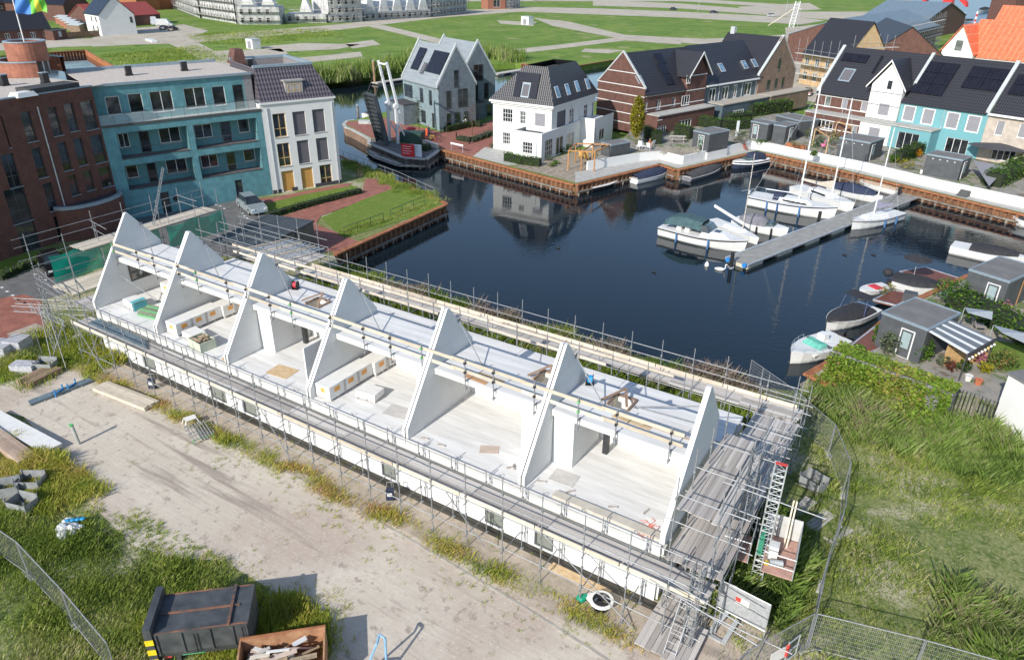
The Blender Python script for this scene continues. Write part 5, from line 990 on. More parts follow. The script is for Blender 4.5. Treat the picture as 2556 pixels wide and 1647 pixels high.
a_ = uvp(gh, pl, KG, 808, 455); roofrect(gh, pl, a_[0]-.5, a_[0]+.5, a_[1]-.9, a_[1]+.9, 'roof_window', M_frame, off=.18, sub=M_blind)
e0 = gh.on('z', 3.1, *KG(595,825)); e1 = gh.on('z', 3.1, *KG(760,805))
gh.part('side_wing', MB().bx(e0.x-5.0,e0.y,0,e0.x,-.01,3.1), M_gry_d); gh.part('wing_roof', MB().bx(e0.x-5.1,e0.y-.08,3.1,e0.x+.08,-.01,3.2), mat('dark_roofing', (.06,.055,.055), .8))
rl = gh.part('wing_rail', MB().tube((e0.x-3,e0.y+.1,4.1),(e0.x,e0.y+.1,4.1),.02,4).tube((e0.x,e0.y+.1,4.1),(e0.x,-.1,4.1),.02,4), M_frame)
for i in range(10): MB().tube((e0.x,e0.y+.1+(-.2-e0.y)*i/9,3.2),(e0.x,e0.y+.1+(-.2-e0.y)*i/9,4.1),.012,4).build('baluster', M_frame, gh.t).parent = rl
C2 = Vector(g(1236,288)); dy = Vector((-math.sin(ang), math.cos(ang), 0)); C2 = C2-dy*DG; dx = Vector((math.cos(ang), math.sin(ang), 0))
g2h = Bld('grey_gable_house', 'second grey boarded gable house standing half hidden behind its twin', 'house', ((C2-dx*11).x, (C2-dx*11).y), ang)
ap2 = g2h.on('x', 11, *K2(965,295)); Z2 = ap2.z
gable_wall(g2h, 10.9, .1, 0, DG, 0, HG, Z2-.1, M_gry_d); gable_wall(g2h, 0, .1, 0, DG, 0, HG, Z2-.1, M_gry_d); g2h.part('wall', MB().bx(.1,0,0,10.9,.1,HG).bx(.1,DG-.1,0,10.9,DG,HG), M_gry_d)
for q, s_ in (((1303,415,1400,575),sG2),((1410,600,1458,760),sG),((1315,612,1352,785),sG),((1440,815,1485,960),sG)): g2h.win(g2h.P('r', 11.06), g2h.rect('r', 11, KG(*q[:2])+KG(*q[2:])), s_, .06)
gable_roof(g2h, .25, 10.75, 0, DG, HG, Z2-.15, M_slate); coping(g2h, 10.7, .3, -.25, DG+.25, HG-.3, Z2+.05, M_cop); coping(g2h, 0, .3, -.25, DG+.25, HG-.3, Z2+.05, M_cop)
s0 = g2h.on('z', 0, *KG(1345,1015)); s1 = g2h.on('z', 0, *KG(1445,1005)); g2h.part('porch', MB().bx(11.0,.3,0,12.6,3.4,2.7), M_gry_d); g2h.part('porch_roof', MB().bx(11.0,.2,2.7,12.75,3.5,2.8), M_plinth); g2h.part('porch_door', MB().bx(12.605,1.2,.05,12.64,2.2,2.3), mat('taupe_door', (.16,.14,.13), .6))
VA = g(1231,371); VL, VD, VH = 9.2, 12.8, 6.45
vi = Bld('white_villa', 'white rendered villa with steep black hipped roof, skylights and low wings on the quay', 'house', (VA.x, VA.y), R(1.0))
sV = st(M_wfr, M_glass, 4, (.33,.66), .05, M_kerb); sVb = st(M_wfr, M_blind_l, w=.05, pn='blind'); sVd = st(M_plinth, M_blind, w=.05, pn='blind'); sV1 = st(M_wfr, M_glass, 2, (.7,), .06)
vi.wall('f', 0, 0, VL, 0, VH, M_white, [((290,750,418,938),sV),((520,785,592,960),st(M_wfr,M_glass_l,2,(.33,.66),.05)),((716,812,850,1002),sVb),((290,1065,385,1228),sV)], .15, kk=KV)
vi.wall('r', VL, 0, VD, 0, VH, M_white, [((1015,800,1122,1012),sVd),((1180,768,1230,948),sV1),((1372,710,1412,880),sV1),((1478,670,1562,850),sV1)], .15, kk=KV)
vi.wall('l', 0, 0, VD, 0, VH, M_white); vi.part('wall', MB().bx(0,VD-.1,0,VL,VD,VH), M_white)
vi.part('cornice', MB().bx(-.4,-.4,VH,VL+.4,VD+.4,VH+.3).bx(-.2,-.2,VH-.25,VL+.2,-.01,VH-.001).bx(VL+.01,-.2,VH-.25,VL+.2,VD,VH-.001), M_white); vi.part('band', MB().bx(-.04,-.05,3.25,VL+.02,-.002,3.4).bx(VL+.002,-.05,3.25,VL+.05,VD,3.4), M_white)
zt2 = 11.3; tl_ = vi.on('z', zt2, 1311, 163); trr = vi.on('z', zt2, 1369, 168); tb_ = vi.on('z', zt2, 1429, 152)
x0, x1, y0, y1 = tl_.x, trr.x, (tl_.y+trr.y)/2, tb_.y
vi.part('roof', MB().loft([[(-.42,-.42,VH+.3),(VL+.42,-.42,VH+.3),(VL+.42,VD+.42,VH+.3),(-.42,VD+.42,VH+.3)],[(x0,y0,zt2),(x1,y0,zt2),(x1,y1,zt2),(x0,y1,zt2)]], cap=False), M_rooft); vi.part('roof_top', MB().bx(x0,y0,zt2-.8,x1,y1,zt2-.7), M_plinth)
z0_ = VH+.3; pr_ = ((VL+.42,-.42,z0_), (0,1,0), Vector((x1-VL-.42, 0, zt2-z0_)).normalized()); pf_ = ((-.42,-.42,z0_), (1,0,0), Vector((0, y0+.42, zt2-z0_)).normalized())
for q in ((1010,535),(1145,500),(1272,458),(1410,425)):
    c_2 = uvp(vi, pr_, KV, *q); roof_panel(vi, pr_, (c_2[0]-.5,c_2[1]-.75), (c_2[0]+.5,c_2[1]+.75), 'skylight', M_alu, off=.05, th=.08, sub=glassmat('sky_glass', (.12,.2,.28), .05))
c_2 = uvp(vi, pf_, KV, 602, 505); roof_panel(vi, pf_, (c_2[0]-.6,c_2[1]-1.0), (c_2[0]+.6,c_2[1]+.9), 'skylight', M_zinc, off=.05, th=.08, sub=M_blind)
for (du0, du1, dv0, dv1) in ((-1.75,-.75,-1.0,1.0),(.75,1.75,-1.0,1.0),(-1.75,1.75,1.08,2.2)): roof_panel(vi, pf_, (c_2[0]+du0,c_2[1]+dv0), (c_2[0]+du1,c_2[1]+dv1), 'solar_panel', M_solar, off=.08)
ec = g(1349,405); el = vi.A; ex = (ec-vi.A).dot(vi.x); ey = (ec-vi.A).dot(vi.y); exl = vi.on('z', 0, 1273, 396).x; EH = 3.6; ex = max(ex, VL+.25)
vi.wall('f', ey, exl, ex, 0, EH, M_white, [((555,1190,680,1355),sV)], .12, kk=KV, name='wing_wall'); vi.wall('r', ex, ey, 8.2, 0, EH, M_white, [((858,1180,950,1360),sV),((1003,1140,1090,1395),st(M_wfr,M_glass,2,(),.1,nm='door',pn='door_leaf')),((1138,1095,1228,1305),sV1)], .12, kk=KV, name='wing_wall')
vi.wall('l', exl, ey, 0, 0, EH, M_white, name='wing_wall'); vi.part('wing_parapet', MB().bx(exl-.03,ey-.03,EH,ex+.03,ey+.3,EH+.05).bx(exl-.03,ey+.3,EH,exl+.3,-.01,EH+.05).bx(ex-.3,ey+.3,EH,ex+.03,8.2,EH+.05), M_white); vi.part('wing_roof', MB().bx(exl+.02,ey+.02,EH-.5,ex-.02,-.02,EH-.4), M_plinth)
vi.part('drainpipe', MB().tube((ex-.7,ey-.07,.1),(ex-.7,ey-.07,3.2),.04,5), M_alu); vi.part('drainpipe', MB().tube((VL+.08,5.6,3.5),(VL+.08,5.6,VH-.2),.05,5), M_alu)
w2 = vi.on('z', 3.9, *KV(1395,945)); 
vi.part('rear_wing', MB().bx(VL+.01,8.25,0,VL+2.4,8.45,4.0).bx(VL+.01,8.45,0,VL+2.2,13.6,3.5), M_white); vi.wall('r', VL+2.4, 8.45, 14.5, 0, 4.0, M_white, [((1448,1030,1530,1160),sV1),((1565,1000,1645,1180),st(M_wfr,M_glass,2,(),.1))], .12, kk=KV, name='wing_wall')
AA = R(73); BZ = .6; C = Vector((3.3, 81.6, 0))
lb = Bld('banded_brick_house', 'dark brown brick house with white stone bands and black tiled roof', 'house', (C.x, C.y), AA, BZ)
HE2 = 5.75; ZR2 = 10.9; GD = 9.4; LX1 = 9.6; LX2 = 14.6
sB = st(M_wfr, M_glass, 2, (), .08, M_white); sB4 = st(M_wfr, M_glass, 4, (), .1, M_white)
gable_wall(lb, 0, .25, 0, GD, 0, HE2+.8, ZR2+.3, M_brk_d); coping(lb, -.05, .3, -.1, GD+.1, HE2+.75, ZR2+.3, M_cop, h=0)
for z in (1.2, 2.6, 4.0, 5.3, 6.55): lb.part('stone_band', MB().bx(-.04,-.04,z,-.003,GD+.04,z+.11), M_white)
for z, ins in ((8.4,2.0),): lb.part('stone_band', MB().bx(-.04,ins,z,-.003,GD-ins,z+.1), M_white)
lb.wall('f', 0, .25, LX2, 0, HE2, M_brk_d, [((738,855,785,975),sB),((872,838,932,950),sB),((1040,810,1095,925),st(M_wfr,M_blind,w=.06,pn='blind'))], .15, kk=KA)
gable_roof(lb, .2, LX2, 0, GD, HE2, ZR2, M_rooft); lb.part('wall', MB().bx(.25,GD-.1,0,LX2,GD,HE2), M_brk_d)
for z in (3.55, 5.35): lb.part('stone_band', MB().bx(.3,-.035,z,LX1,-.003,z+.13), M_white)
lb.part('cross_gable', MB().slab([(LX1,-.3,0),(LX2-.3,-.3,0),(LX2-.3,-.3,HE2+2.2),((LX1+LX2-.3)/2,-.3,HE2+4.9),(LX1,-.3,HE2+2.2)], (0,3.0,0)), M_brk_d)
xm = (LX1+LX2-.3)/2
for sx in (0, 1):
    xa = LX1-.5 if sx == 0 else LX2+.2; za = HE2+1.6
    lb.part('cross_roof', MB().slab([(xa,-.9,za),(xm,-.9,HE2+5.0),(xm,4.6,HE2+5.0),(xa,4.6,za)], (0,0,.15)), M_rooft)
    lb.part('barge_board', MB().slab([(xa,-.93,za-.05),(xm,-.93,HE2+4.95),(xm,-1.0,HE2+4.95),(xa,-1.0,za-.05)], (0,0,.28)), M_wfr)
for q, s_ in (((1205,565,1258,660),sB),((1150,785,1245,905),st(M_wfr,M_glass,3,(),.07,M_white))): lb.win(lb.P('f', -.36), lb.rect('f', -.3, KA(*q[:2])+KA(*q[2:])), s_, .06)
for z in (3.55,5.35,7.5): lb.part('stone_band', MB().bx(LX1,-.335,z,LX2-.3,-.303,z+.13), M_white)
lb.wall('f', -2.4, .6, LX2-.2, 0, 2.9, M_brk_d, [((858,1115,992,1285),sB4),((1122,1045,1270,1175),sB4)], .15, kk=KA, name='wing_wall'); lb.part('wing_wall', MB().bx(.6,-2.39,0,.8,-.02,2.9), M_brk_d); lb.part('wing_roof', MB().bx(.5,-2.6,2.9,LX2-.1,-.31,3.05), M_conc)
for z in (1.1,2.3): lb.part('stone_band', MB().bx(.55,-2.44,z,1.6,-2.405,z+.12), M_white)
slope = ((0,0,HE2), (1,0,0), Vector((0,GD/2,ZR2-HE2)).normalized())
for q in ((905,395),(945,510),(1000,620)):
    c_2 = uvp(lb, slope, KA, *q); roof_panel(lb, slope, (c_2[0]-.9,c_2[1]-.95), (c_2[0]+.9,c_2[1]+.95), 'solar_panel', M_solar, off=.2)
c_2 = uvp(lb, slope, KA, 685, 625); roof_panel(lb, slope, (c_2[0]-.6,c_2[1]-.7), (c_2[0]+.6,c_2[1]+.7), 'skylight', M_alu, off=.17, th=.08, sub=MATS['sky_glass'])
nv = Bld('navy_boarded_houses', 'navy blue boarded terrace with white framed windows and black roof beside the dark brick house', 'house', ((C+Vector((math.cos(AA),math.sin(AA),0))*(LX2+.01)).x, (C+Vector((math.cos(AA),math.sin(AA),0))*(LX2+.01)).y), AA, BZ)
LN = nv.on('z', HE2, *KA(2080,600)).x; M_navy = stripes('navy_boards', (.095,.13,.155), (.05,.075,.095), 2, .2, .12); sN = st(M_wfr, M_glass, 2, (), .16, M_white)
nv.wall('f', 0, 0, LN, 0, HE2+.25, M_navy, [((1348,730,1415,890),sN),((1448,705,1545,872),sN),((1592,685,1685,845),sN),((1712,668,1780,822),sN),((1840,642,1938,798),sN),((1958,628,2025,778),sN)], .12, kk=KA)
nv.wall('f', -.02, .0, 5.2, 0.01, 2.6, M_navy, [((1360,975,1475,1075),sB4)], .1, kk=KA, name='lower_wall')
gable_roof(nv, 0, LN+1.2, 0, GD, HE2+.1, ZR2+.15, M_rooft); nv.part('gutter', MB().bx(-.0,-.42,HE2-.28,LN,-.3,HE2-.1).bx(0,-.3,HE2-.2,LN,-.002,HE2-.05), M_wfr)
xw = nv.on('y', -2.6, *KA(1600,1000)).x
nv.part('wing', MB().bx(xw,-2.6,0,LN+.2,-.02,2.85), M_navy); nv.part('wing_roof', MB().bx(xw-.1,-2.75,2.85,LN+.3,-.02,3.0), mat('sandy_roof', (.42,.38,.32), .9))
for q in ((1718,940,1842,1045),(1960,895,2082,990)): nv.win(nv.P('f', -2.66), nv.rect('f', -2.6, KA(*q[:2])+KA(*q[2:])), sB4, .06)
for q in ((1580,680,1570,870),(1835,640,1815,830)): a_ = nv.on('y', -.06, *KA(*q[:2])); nv.part('drainpipe', MB().tube((a_.x,-.07,3.0),(a_.x,-.07,HE2-.3),.05,5), M_alu)
slope = ((0,0,HE2+.1), (1,0,0), Vector((0,GD/2,ZR2+.05-HE2)).normalized())
for q in ((1430,508),(1590,492),(1845,460),(1955,442)):
    c_2 = uvp(nv, slope, KA, *q); roof_panel(nv, slope, (c_2[0]-.6,c_2[1]-.8), (c_2[0]+.6,c_2[1]+.8), 'skylight', M_alu, off=.17, th=.08, sub=MATS['sky_glass'])
tb = Bld('tan_brick_gable_house', 'tan brick gable house with stepped grey coping at the far end of the navy terrace', 'house', ((nv.A+nv.x*LN).x, (nv.A+nv.x*LN).y), AA, BZ)
LT = 8.4; pk = tb.on('y', -.2, *KA(2290,140)); zr3 = pk.z; xm3 = max(2.5, min(pk.x, 6.0)); LT = 2*xm3
tb.part('gable_wall', MB().slab([(0,-.2,0),(LT,-.2,0),(LT,-.2,HE2+.3),(xm3+.3,-.2,zr3),(xm3-.3,-.2,zr3),(0,-.2,HE2+.3)], (0,.3,0)), M_brk_t)
for q, s_ in (((2212,378,2262,505),sT),((2085,618,2140,738),sT),((2172,600,2222,722),sT),((2248,588,2295,712),sT)): tb.win(tb.P('f', -.26), tb.rect('f', -.2, KA(*q[:2])+KA(*q[2:])), s_, .06)
for sx, xa in ((0,-.15),(1,LT+.15)):
    tb.part('roof', MB().slab([(xa,0,HE2+.1),(xm3,0,zr3-.25),(xm3,11,zr3-.25),(xa,11,HE2+.1)], (0,0,.16)), M_rooft); tb.part('coping', MB().slab([(xa-.05,-.28,HE2+.25),(xm3,-.28,zr3+.05),(xm3,.2,zr3+.05),(xa-.05,.2,HE2+.25)], (0,0,.2)), M_cop)
tb.part('wall', MB().bx(LT-.1,.1,0,LT,10.9,HE2).bx(0,10.8,0,LT-.1,10.9,HE2), M_brk_t); tb.part('wing', MB().bx(0.3,-2.8,0,LT+1.2,-.21,2.9), M_brk_t); tb.part('wing_roof', MB().bx(.2,-2.9,2.9,LT+1.3,-.21,3.05), MATS['sandy_roof'])
for q in ((2165,845,2205,920),(2245,830,2320,940)): tb.win(tb.P('f', -2.86), tb.rect('f', -2.8, KA(*q[:2])+KA(*q[2:])), sT, .06)
tb.part('chimney', MB().bx(xm3-.35,9.5,zr3-.3,xm3+.35,10.3,zr3+.9), M_cop)
RA = R(-19); RZb = 1.0
rw = Bld('striped_brick_house', 'brown brick terrace house with white bands at the left of the coloured row', 'house', (23.7, 99.3), RA, RZb)
hE, ridz, rdp = 5.6, 11.4, 10.0; roofdir = None
def rx_(kk, x, y, yy=0): return rw.on('y', yy, *kk(x, y)).x
xA, xB, xC, xD = 0, rx_(KB, 690, 640), rx_(KB, 1010, 650), rx_(KB, 1890, 780)
sR = st(M_wfr, M_blind_l, w=.06, sill=M_white, pn='blind'); sRg = st(M_wfr, M_glass_l, w=.08, sill=M_white)
rw.wall('f', 0, 0, xB, 0, hE, M_brk_d, [((228,562,306,682),sRg),((398,585,478,702),sR),((592,610,672,730),sR)], .12, kk=KB)
def row_roof(b, x0, x1, he, col=M_rooft): gable_roof(b, x0, x1, 0, rdp, he, ridz, col, over=.3)
row_roof(rw, 0, xB+.0, hE); gable_wall(rw, -.02, .3, 0, rdp, 0, hE, ridz, M_brk_d); coping(rw, -.1, .45, -.2, rdp+.2, hE, ridz+.1, M_cop, h=.05)
for z in (3.5,5.0): rw.part('stone_band', MB().bx(0,-.035,z,xB,-.003,z+.12), M_white)
sl = ((0,0,hE),(1,0,0),Vector((0,rdp/2,ridz-hE)).normalized())
c_2 = uvp(rw, sl, KB, 465, 365); roof_panel(rw, sl, (c_2[0]-.9,c_2[1]-1.1), (c_2[0]+.9,c_2[1]+1.1), 'skylight', M_zinc, off=.17, th=.08, sub=M_blind)
def panels(b, sl, tl, br2, nx, ny, kk=KB):
    a_, c_ = uvp(b, sl, kk, *tl), uvp(b, sl, kk, *br2); u0, v1, u1, v0 = a_[0], a_[1], c_[0], c_[1]
    for i in range(nx):
        for j in range(ny): roof_panel(b, sl, (u0+(u1-u0)*i/nx+.02, v0+(v1-v0)*j/ny+.03), (u0+(u1-u0)*(i+1)/nx-.02, v0+(v1-v0)*(j+1)/ny-.03), 'solar_panel', M_solar, off=.2)
panels(rw, sl, (445,140), (655,250), 3, 1); panels(rw, sl, (815,170), (735,350), 1, 2)
EW = -2.6
xe0, xe1, xe2 = rw.on('y', EW, *KB(20,850)).x, rw.on('y', EW, *KB(590,870)).x, rw.on('y', EW, *KB(880,1000)).x
rw.wall('f', EW, xe0, xe1, 0, 2.8, M_brk_d, [((150,812,330,905),sB4),((508,865,572,950),sR)], .12, kk=KB, name='wing_wall'); rw.part('wing_roof', MB().bx(xe0-.1,EW-.15,2.8,xe1,-.01,2.95), M_conc); rw.part('wing_wall', MB().bx(xe0,EW+.01,0,xe0+.2,-.01,2.8), M_brk_d)
for z in (.9,2.0): rw.part('stone_band', MB().bx(xe0,EW-.035,z,xe1,EW-.003,z+.12), M_white)
wh = Bld('white_gable_house', 'white rendered gable house between the brown brick and turquoise houses of the row', 'house', rw.A[:2], RA, RZb)
gz = wh.on('y', -.4, *KB(935,215)).z
wh.part('gable_wall', MB().slab([(xB+.0,-.4,0),(xC,-.4,0),(xC,-.4,hE+2.0),((xB+xC)/2,-.4,gz-.3),(xB,-.4,hE+2.0)], (0,.3,0)), M_white)
for q, s_ in (((860,402,935,510),st(M_wfr,M_glass,w=.05)),((765,640,905,768),sVb)): wh.win(wh.P('f', -.46), wh.rect('f', -.4, KB(*q[:2])+KB(*q[2:])), s_, .06)
xmw = (xB+xC)/2
for xa in (xB-.6, xC+.6):
    wh.part('cross_roof', MB().slab([(xa,-.8,hE+1.5),(xmw,-.8,gz),(xmw,rdp/2,gz),(xa,rdp/2,hE+1.5)], (0,0,.16)), M_rooft); wh.part('barge_board', MB().slab([(xa,-.83,hE+1.45),(xmw,-.83,gz-.05),(xmw,-.9,gz-.05),(xa,-.9,hE+1.45)], (0,0,.26)), M_wfr)
wh.part('side_wall', MB().bx(xB,-.1,hE,xB+.15,rdp/2,hE+1.7).bx(xC-.15,-.1,hE,xC,rdp/2,hE+1.7), M_white); row_roof(wh, xB+.01, xC-.01, hE)
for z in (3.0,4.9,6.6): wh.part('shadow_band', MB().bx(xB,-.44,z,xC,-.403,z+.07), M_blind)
wh.wall('f', EW, xe1+.01, xe2, 0, 2.8, M_white, [((665,890,800,985),sVb)], .12, kk=KB, name='wing_wall'); wh.part('wing_roof', MB().bx(xe1+.01,EW-.15,2.8,xe2,-.41,2.95), M_conc)
tq = Bld('turquoise_terrace_house', 'turquoise rendered terrace house with white framed grey blinds and solar roof', 'house', rw.A[:2], RA, RZb)
M_tq = mat('turquoise_render', (.15,.355,.385), .8, var=.05); sQ = st(M_wfr, M_blind_l, w=.16, pn='blind')
tq.wall('f', 0, xC+.01, xD, 0, hE+.35, M_tq, [((1005,655,1170,835),sQ),((1195,685,1365,868),sQ),((1435,722,1618,910),sQ),((1640,755,1835,945),sQ),((1435,1005,1698,1145),st(M_wfr,M_glass,3,(),.07))], .12, kk=KB)
row_roof(tq, xC+.02, xD-.2, hE+.35); coping(tq, xD-.35, .45, -.2, rdp+.2, hE+.3, ridz+.15, M_cop, h=.1); coping(tq, xC+.3, .4, 1.6, rdp-1.6, hE+2.3, ridz+.15, M_cop, h=.1)
sl2 = ((0,0,hE+.35),(1,0,0),Vector((0,rdp/2,ridz-hE-.35)).normalized())
panels(tq, sl2, (1290,225), (1420,585), 2, 3); panels(tq, sl2, (1745,275), (1990,540), 2, 2)
xe3 = rx_(KB, 1300, 1000, EW); tq.wall('f', EW, xe2+.01, xe3, 0, 2.9, M_tq, [((940,942,1200,1125),st(M_wfr,M_glass,3,(),.06))], .12, kk=KB, name='wing_wall'); tq.part('wing_roof', MB().bx(xe2+.01,EW-.15,2.9,xe3+.1,-.01,3.05), M_conc); tq.part('wing_wall', MB().bx(xe3-.15,EW+.01,0,xe3-.01,-.01,2.9), M_tq)
bg = Bld('beige_boarded_house', 'beige boarded terrace house with white cornice at the right edge', 'house', rw.A[:2], RA, RZb)
M_bg = stripes('beige_boards', (.50,.43,.36), (.38,.33,.28), 2, .22, .1)
bg.wall('f', 0, xD+.01, xD+13, 0, hE+.3, M_bg, [((1945,812,2070,975),sR),((2175,845,2330,1000),sR),((1905,1085,2190,1215),st(M_wfr,M_glass,4,(),.1))], .12, kk=KB)
row_roof(bg, xD+.15, xD+13, hE+.3); bg.part('cornice', MB().bx(xD+.05,-.45,hE+.05,xD+13,-.003,hE+.3), M_wfr)
sl3 = ((0,0,hE+.3),(1,0,0),Vector((0,rdp/2,ridz-hE-.3)).normalized()); panels(bg, sl3, (2205,360), (2330,590), 2, 2)
for b_, x in ((rw,xB*.55),(tq,(xC+xD)/2+.3)): b_.part('drainpipe', MB().tube((x,-.08,2.9),(x,-.08,hE-.1),.05,5), M_alu)
M_pile = mat('wet_brown_steel', (.13,.065,.035), .8, c2=(.25,.12,.06), scale=1.5, bump=.3)
M_beamw = mat('grey_fender_beam', (.13,.11,.09), .9, c2=(.28,.25,.21), scale=1.2)
def quay(name, label, pts, ztop=0.0, cap=M_rust, fend=True, pile=None, zbot=-2.6, lean=0):
    t_ = thing(name, label, 'quay wall', (0,0,0)); mb = MB()
    for a, b_ in zip(pts, pts[1:]):
        a, b_ = Vector((*a[:2],0)), Vector((*b_[:2],0)); d = (b_-a); L_ = d.length; u = d/L_; n = Vector((u.y,-u.x,0)); k = max(1, int(L_/.75)); s_ = L_/k; pr = []
        for i in range(k):
            for f, o in ((0,.05),(.2,.32),(.5,.32),(.7,.05)): pr.append(a+u*(i+f)*s_+n*o)
        pr.append(b_+n*.05); mb.loft([[(p.x,p.y,zbot) for p in pr],[(p.x,p.y,ztop-.12) for p in pr]], closed=False, cap=False)
        MB().beam((a.x+n.x*.18,a.y+n.y*.18,ztop-.06),(b_.x+n.x*.18,b_.y+n.y*.18,ztop-.06),.5,.16).build('cap_beam', cap, t_)
        if fend:
            q = n*.42; MB().beam((a.x+q.x,a.y+q.y,-.9),(b_.x+q.x,b_.y+q.y,-.9),.14,.18).build('fender_beam', M_beamw, t_)
            for i in range(0, k, 2): p = a+u*(i+.35)*s_+n*.42; MB().bx(p.x-.1,p.y-.1,-2,p.x+.1,p.y+.1,-1.0).build('fender_post', M_beamw, t_)
    mb.build('sheet_piling', pile or M_pile, t_); return t_
P_ = [g(*p) for p in ((1096,371),(1436,460),(1647,409),(1690,423),(1850,387),(1890,378),(2101,425),(2556,534))]
quay('sheet_pile_quay', 'rust brown sheet pile quay in front of the white villa', [P_[0],P_[1]]); quay('sheet_pile_quay', 'rust brown sheet pile quay with zigzag corner before the brick houses', P_[1:6]); quay('sheet_pile_quay', 'rust brown sheet pile quay below the coloured terrace row', P_[5:]+[Vector((62,66.5,0))])
quay('brick_quay', 'curved brick quay wall round the tip of the island', [g(*p) for p in ((885,300),(870,301),(861,309),(866,317),(880,322),(905,335),(925,346))], cap=M_conc, fend=False, pile=M_brk_t)
quay('pier_wall', 'dark concrete pier wall under the raised drawbridge', [g(*p) for p in ((925,346),(924,356),(1010,392),(1062,396),(1096,371))], cap=M_conc, fend=True, pile=mat('dark_wet_concrete', (.06,.055,.05), .8, c2=(.12,.11,.10), scale=1))
quay('lawn_quay', 'rusty sheet pile wall along the end of the left lawn', [g(832,636),g(1110,511),g(1100,505)], ztop=.1)
quay('lawn_quay', 'low sheet pile wall under the railing north of the left lawn', [g(1108,509),g(855,395),g(800,372)], ztop=.02)
quay('far_quay', 'brown sheet pile wall on the far canal bank behind the villa', [g(1650,138),g(1530,150),g(1440,165),g(1300,160)], fend=False)
quay('inlet_quay', 'bright rusty sheet pile wall on the right of the small inlet', [g(290,170),g(212,126)], pile=mat('bright_rust', (.42,.16,.07), .85, var=.15), fend=False); quay('inlet_quay', 'dark sheet pile wall across the back of the small inlet', [g(212,126),g(100,132),g(-100,142)], fend=False)
setting('pier_ground', MB().prism([g2(925,346),g2(924,356),g2(1010,392),g2(1062,396),g2(1096,371)], -2, -.02), mat('dark_deck', (.10,.095,.09), .9, c2=(.17,.16,.15), scale=1))
RWp = [g2(1465,425),g2(1594,403),g2(1650,398),g2(1702,411),g2(1815,385),g2(1873,371),g2(1921,378),g2(2155,427),g2(2330,470),g2(2556,520),(66,62)]
M_gardt = ground('garden_paving', [((.27,.26,.235),0,0,0),((.12,.17,.05),.28,.5,.54),((.33,.30,.26),1.1,.48,.55),((.17,.13,.09),.6,.57,.62),((.3,.28,.25),5,.5,.7)])
setting('garden_ground', MB().prism(RWp+[(75,75),(75,112),(26,112),(22,99),(14,122),(7,120),(-2,92),(2,80),(3.4,74)], .0, .94), M_gardt)
rt = thing('retaining_wall', 'long white retaining wall below the raised gardens along the harbour', 'wall')
for a, b_ in zip(RWp, RWp[1:]):
    MB().beam((a[0],a[1],.57),(b_[0],b_[1],.57),.28,1.12).build('wall_section', M_white, rt)
ja, jb = g(1840,652,-.85), g(2318,468,-.85); jd = (jb-ja); jl = jd.length; jt = thing('floating_jetty', 'long grey plank jetty with white floats between the moored boats', 'jetty', (ja.x,ja.y,.4), math.atan2(jd.y,jd.x))
jw = 1.25
MB().bx(0,-jw,-1.33,jl,jw,-1.25).build('deck', stripes('jetty_planks', (.33,.32,.29), (.20,.19,.17), 0, .16, .12), jt)
for s_ in (-1,1): MB().bx(-.05,s_*jw-(.12 if s_>0 else 0),-1.36,jl,s_*jw+(.12 if s_<0 else 0)+s_*.02,-1.2).build('edge_beam', M_alu, jt)
for i in range(int(jl/5)): MB().bx(.1+i*5,-jw+.15,-1.95,2.6+i*5,jw-.15,-1.37).build('float', mat('cream_float', (.55,.52,.42), .7), jt)
for y in (-.9,.9): MB().tube((-.25,y,-1.35),(-.02,y,-1.35),.22,8).build('bumper', mat('bumper_blue', (.03,.22,.6), .4), jt)
for (px, py, lb) in ((1824,668,'black mooring pile with blue buoy at the near end of the jetty'),(2041,562,'black mooring pile beside the large yacht bow'),(2240,497,'black mooring pile at the shore end of the jetty')):
    p = g(px, py, WZ); t_ = thing('mooring_pile', lb, 'pile', (p.x,p.y,0)); MB().tube((0,0,-2.5),(0,0,.15),.17,10).build('pile', M_black, t_); MB().tube((0,0,-1.4),(0,0,-1.25),.3,10).build('collar', M_alu, t_)
b2 = g(2318,470); t_ = thing('gangway_gate', 'white framed gangway gate at the shore end of the jetty', 'gate', (jb.x,jb.y,.4), math.atan2(jd.y,jd.x)); MB().bx(-1.5,-.9,-1.2,-1.35,.9,1.0).build('panel', M_white, t_)
for y in (-.9,.9): MB().path([(-1.4,y,1.0),(1.2,y,1.1),(1.2,y,.0)],.03,5).build('rail', M_galv, t_)
def steps(px, py, rz, lb, z1=.95, n=6, w_=1.1):
    p = g(px, py, 0); t_ = thing('garden_steps', lb, 'steps', (p.x,p.y,0), rz)
    for i in range(n): MB().bx(-w_/2, i*.28, 0, w_/2, i*.28+.27, z1*(i+1)/n).build('step', mat('dark_step', (.10,.10,.10), .8), t_)
steps(2165,420,R(-19),'dark garden steps beside the shed of the white gable house'); steps(2283,456,R(-19),'dark garden steps between the planted bed and the largest shed'); steps(2398,492,R(-19),'dark garden steps right of the largest shed')
M_hull = mat('white_hull', (.76,.76,.73), .3, var=.02); M_deckw = mat('white_deck', (.70,.70,.68), .5, var=.04)
M_canv = {k: mat(k+'_canvas', c, .85, var=.2, scale=3, bump=.3) for k, c in dict(black=(.03,.03,.034), navy=(.025,.035,.07), grey=(.17,.17,.19), green=(.05,.10,.11), beige=(.42,.31,.22), teal=(.12,.42,.33), blue=(.06,.17,.38)).items()}
M_teak = mat('teak_deck', (.36,.26,.18), .7, var=.1)
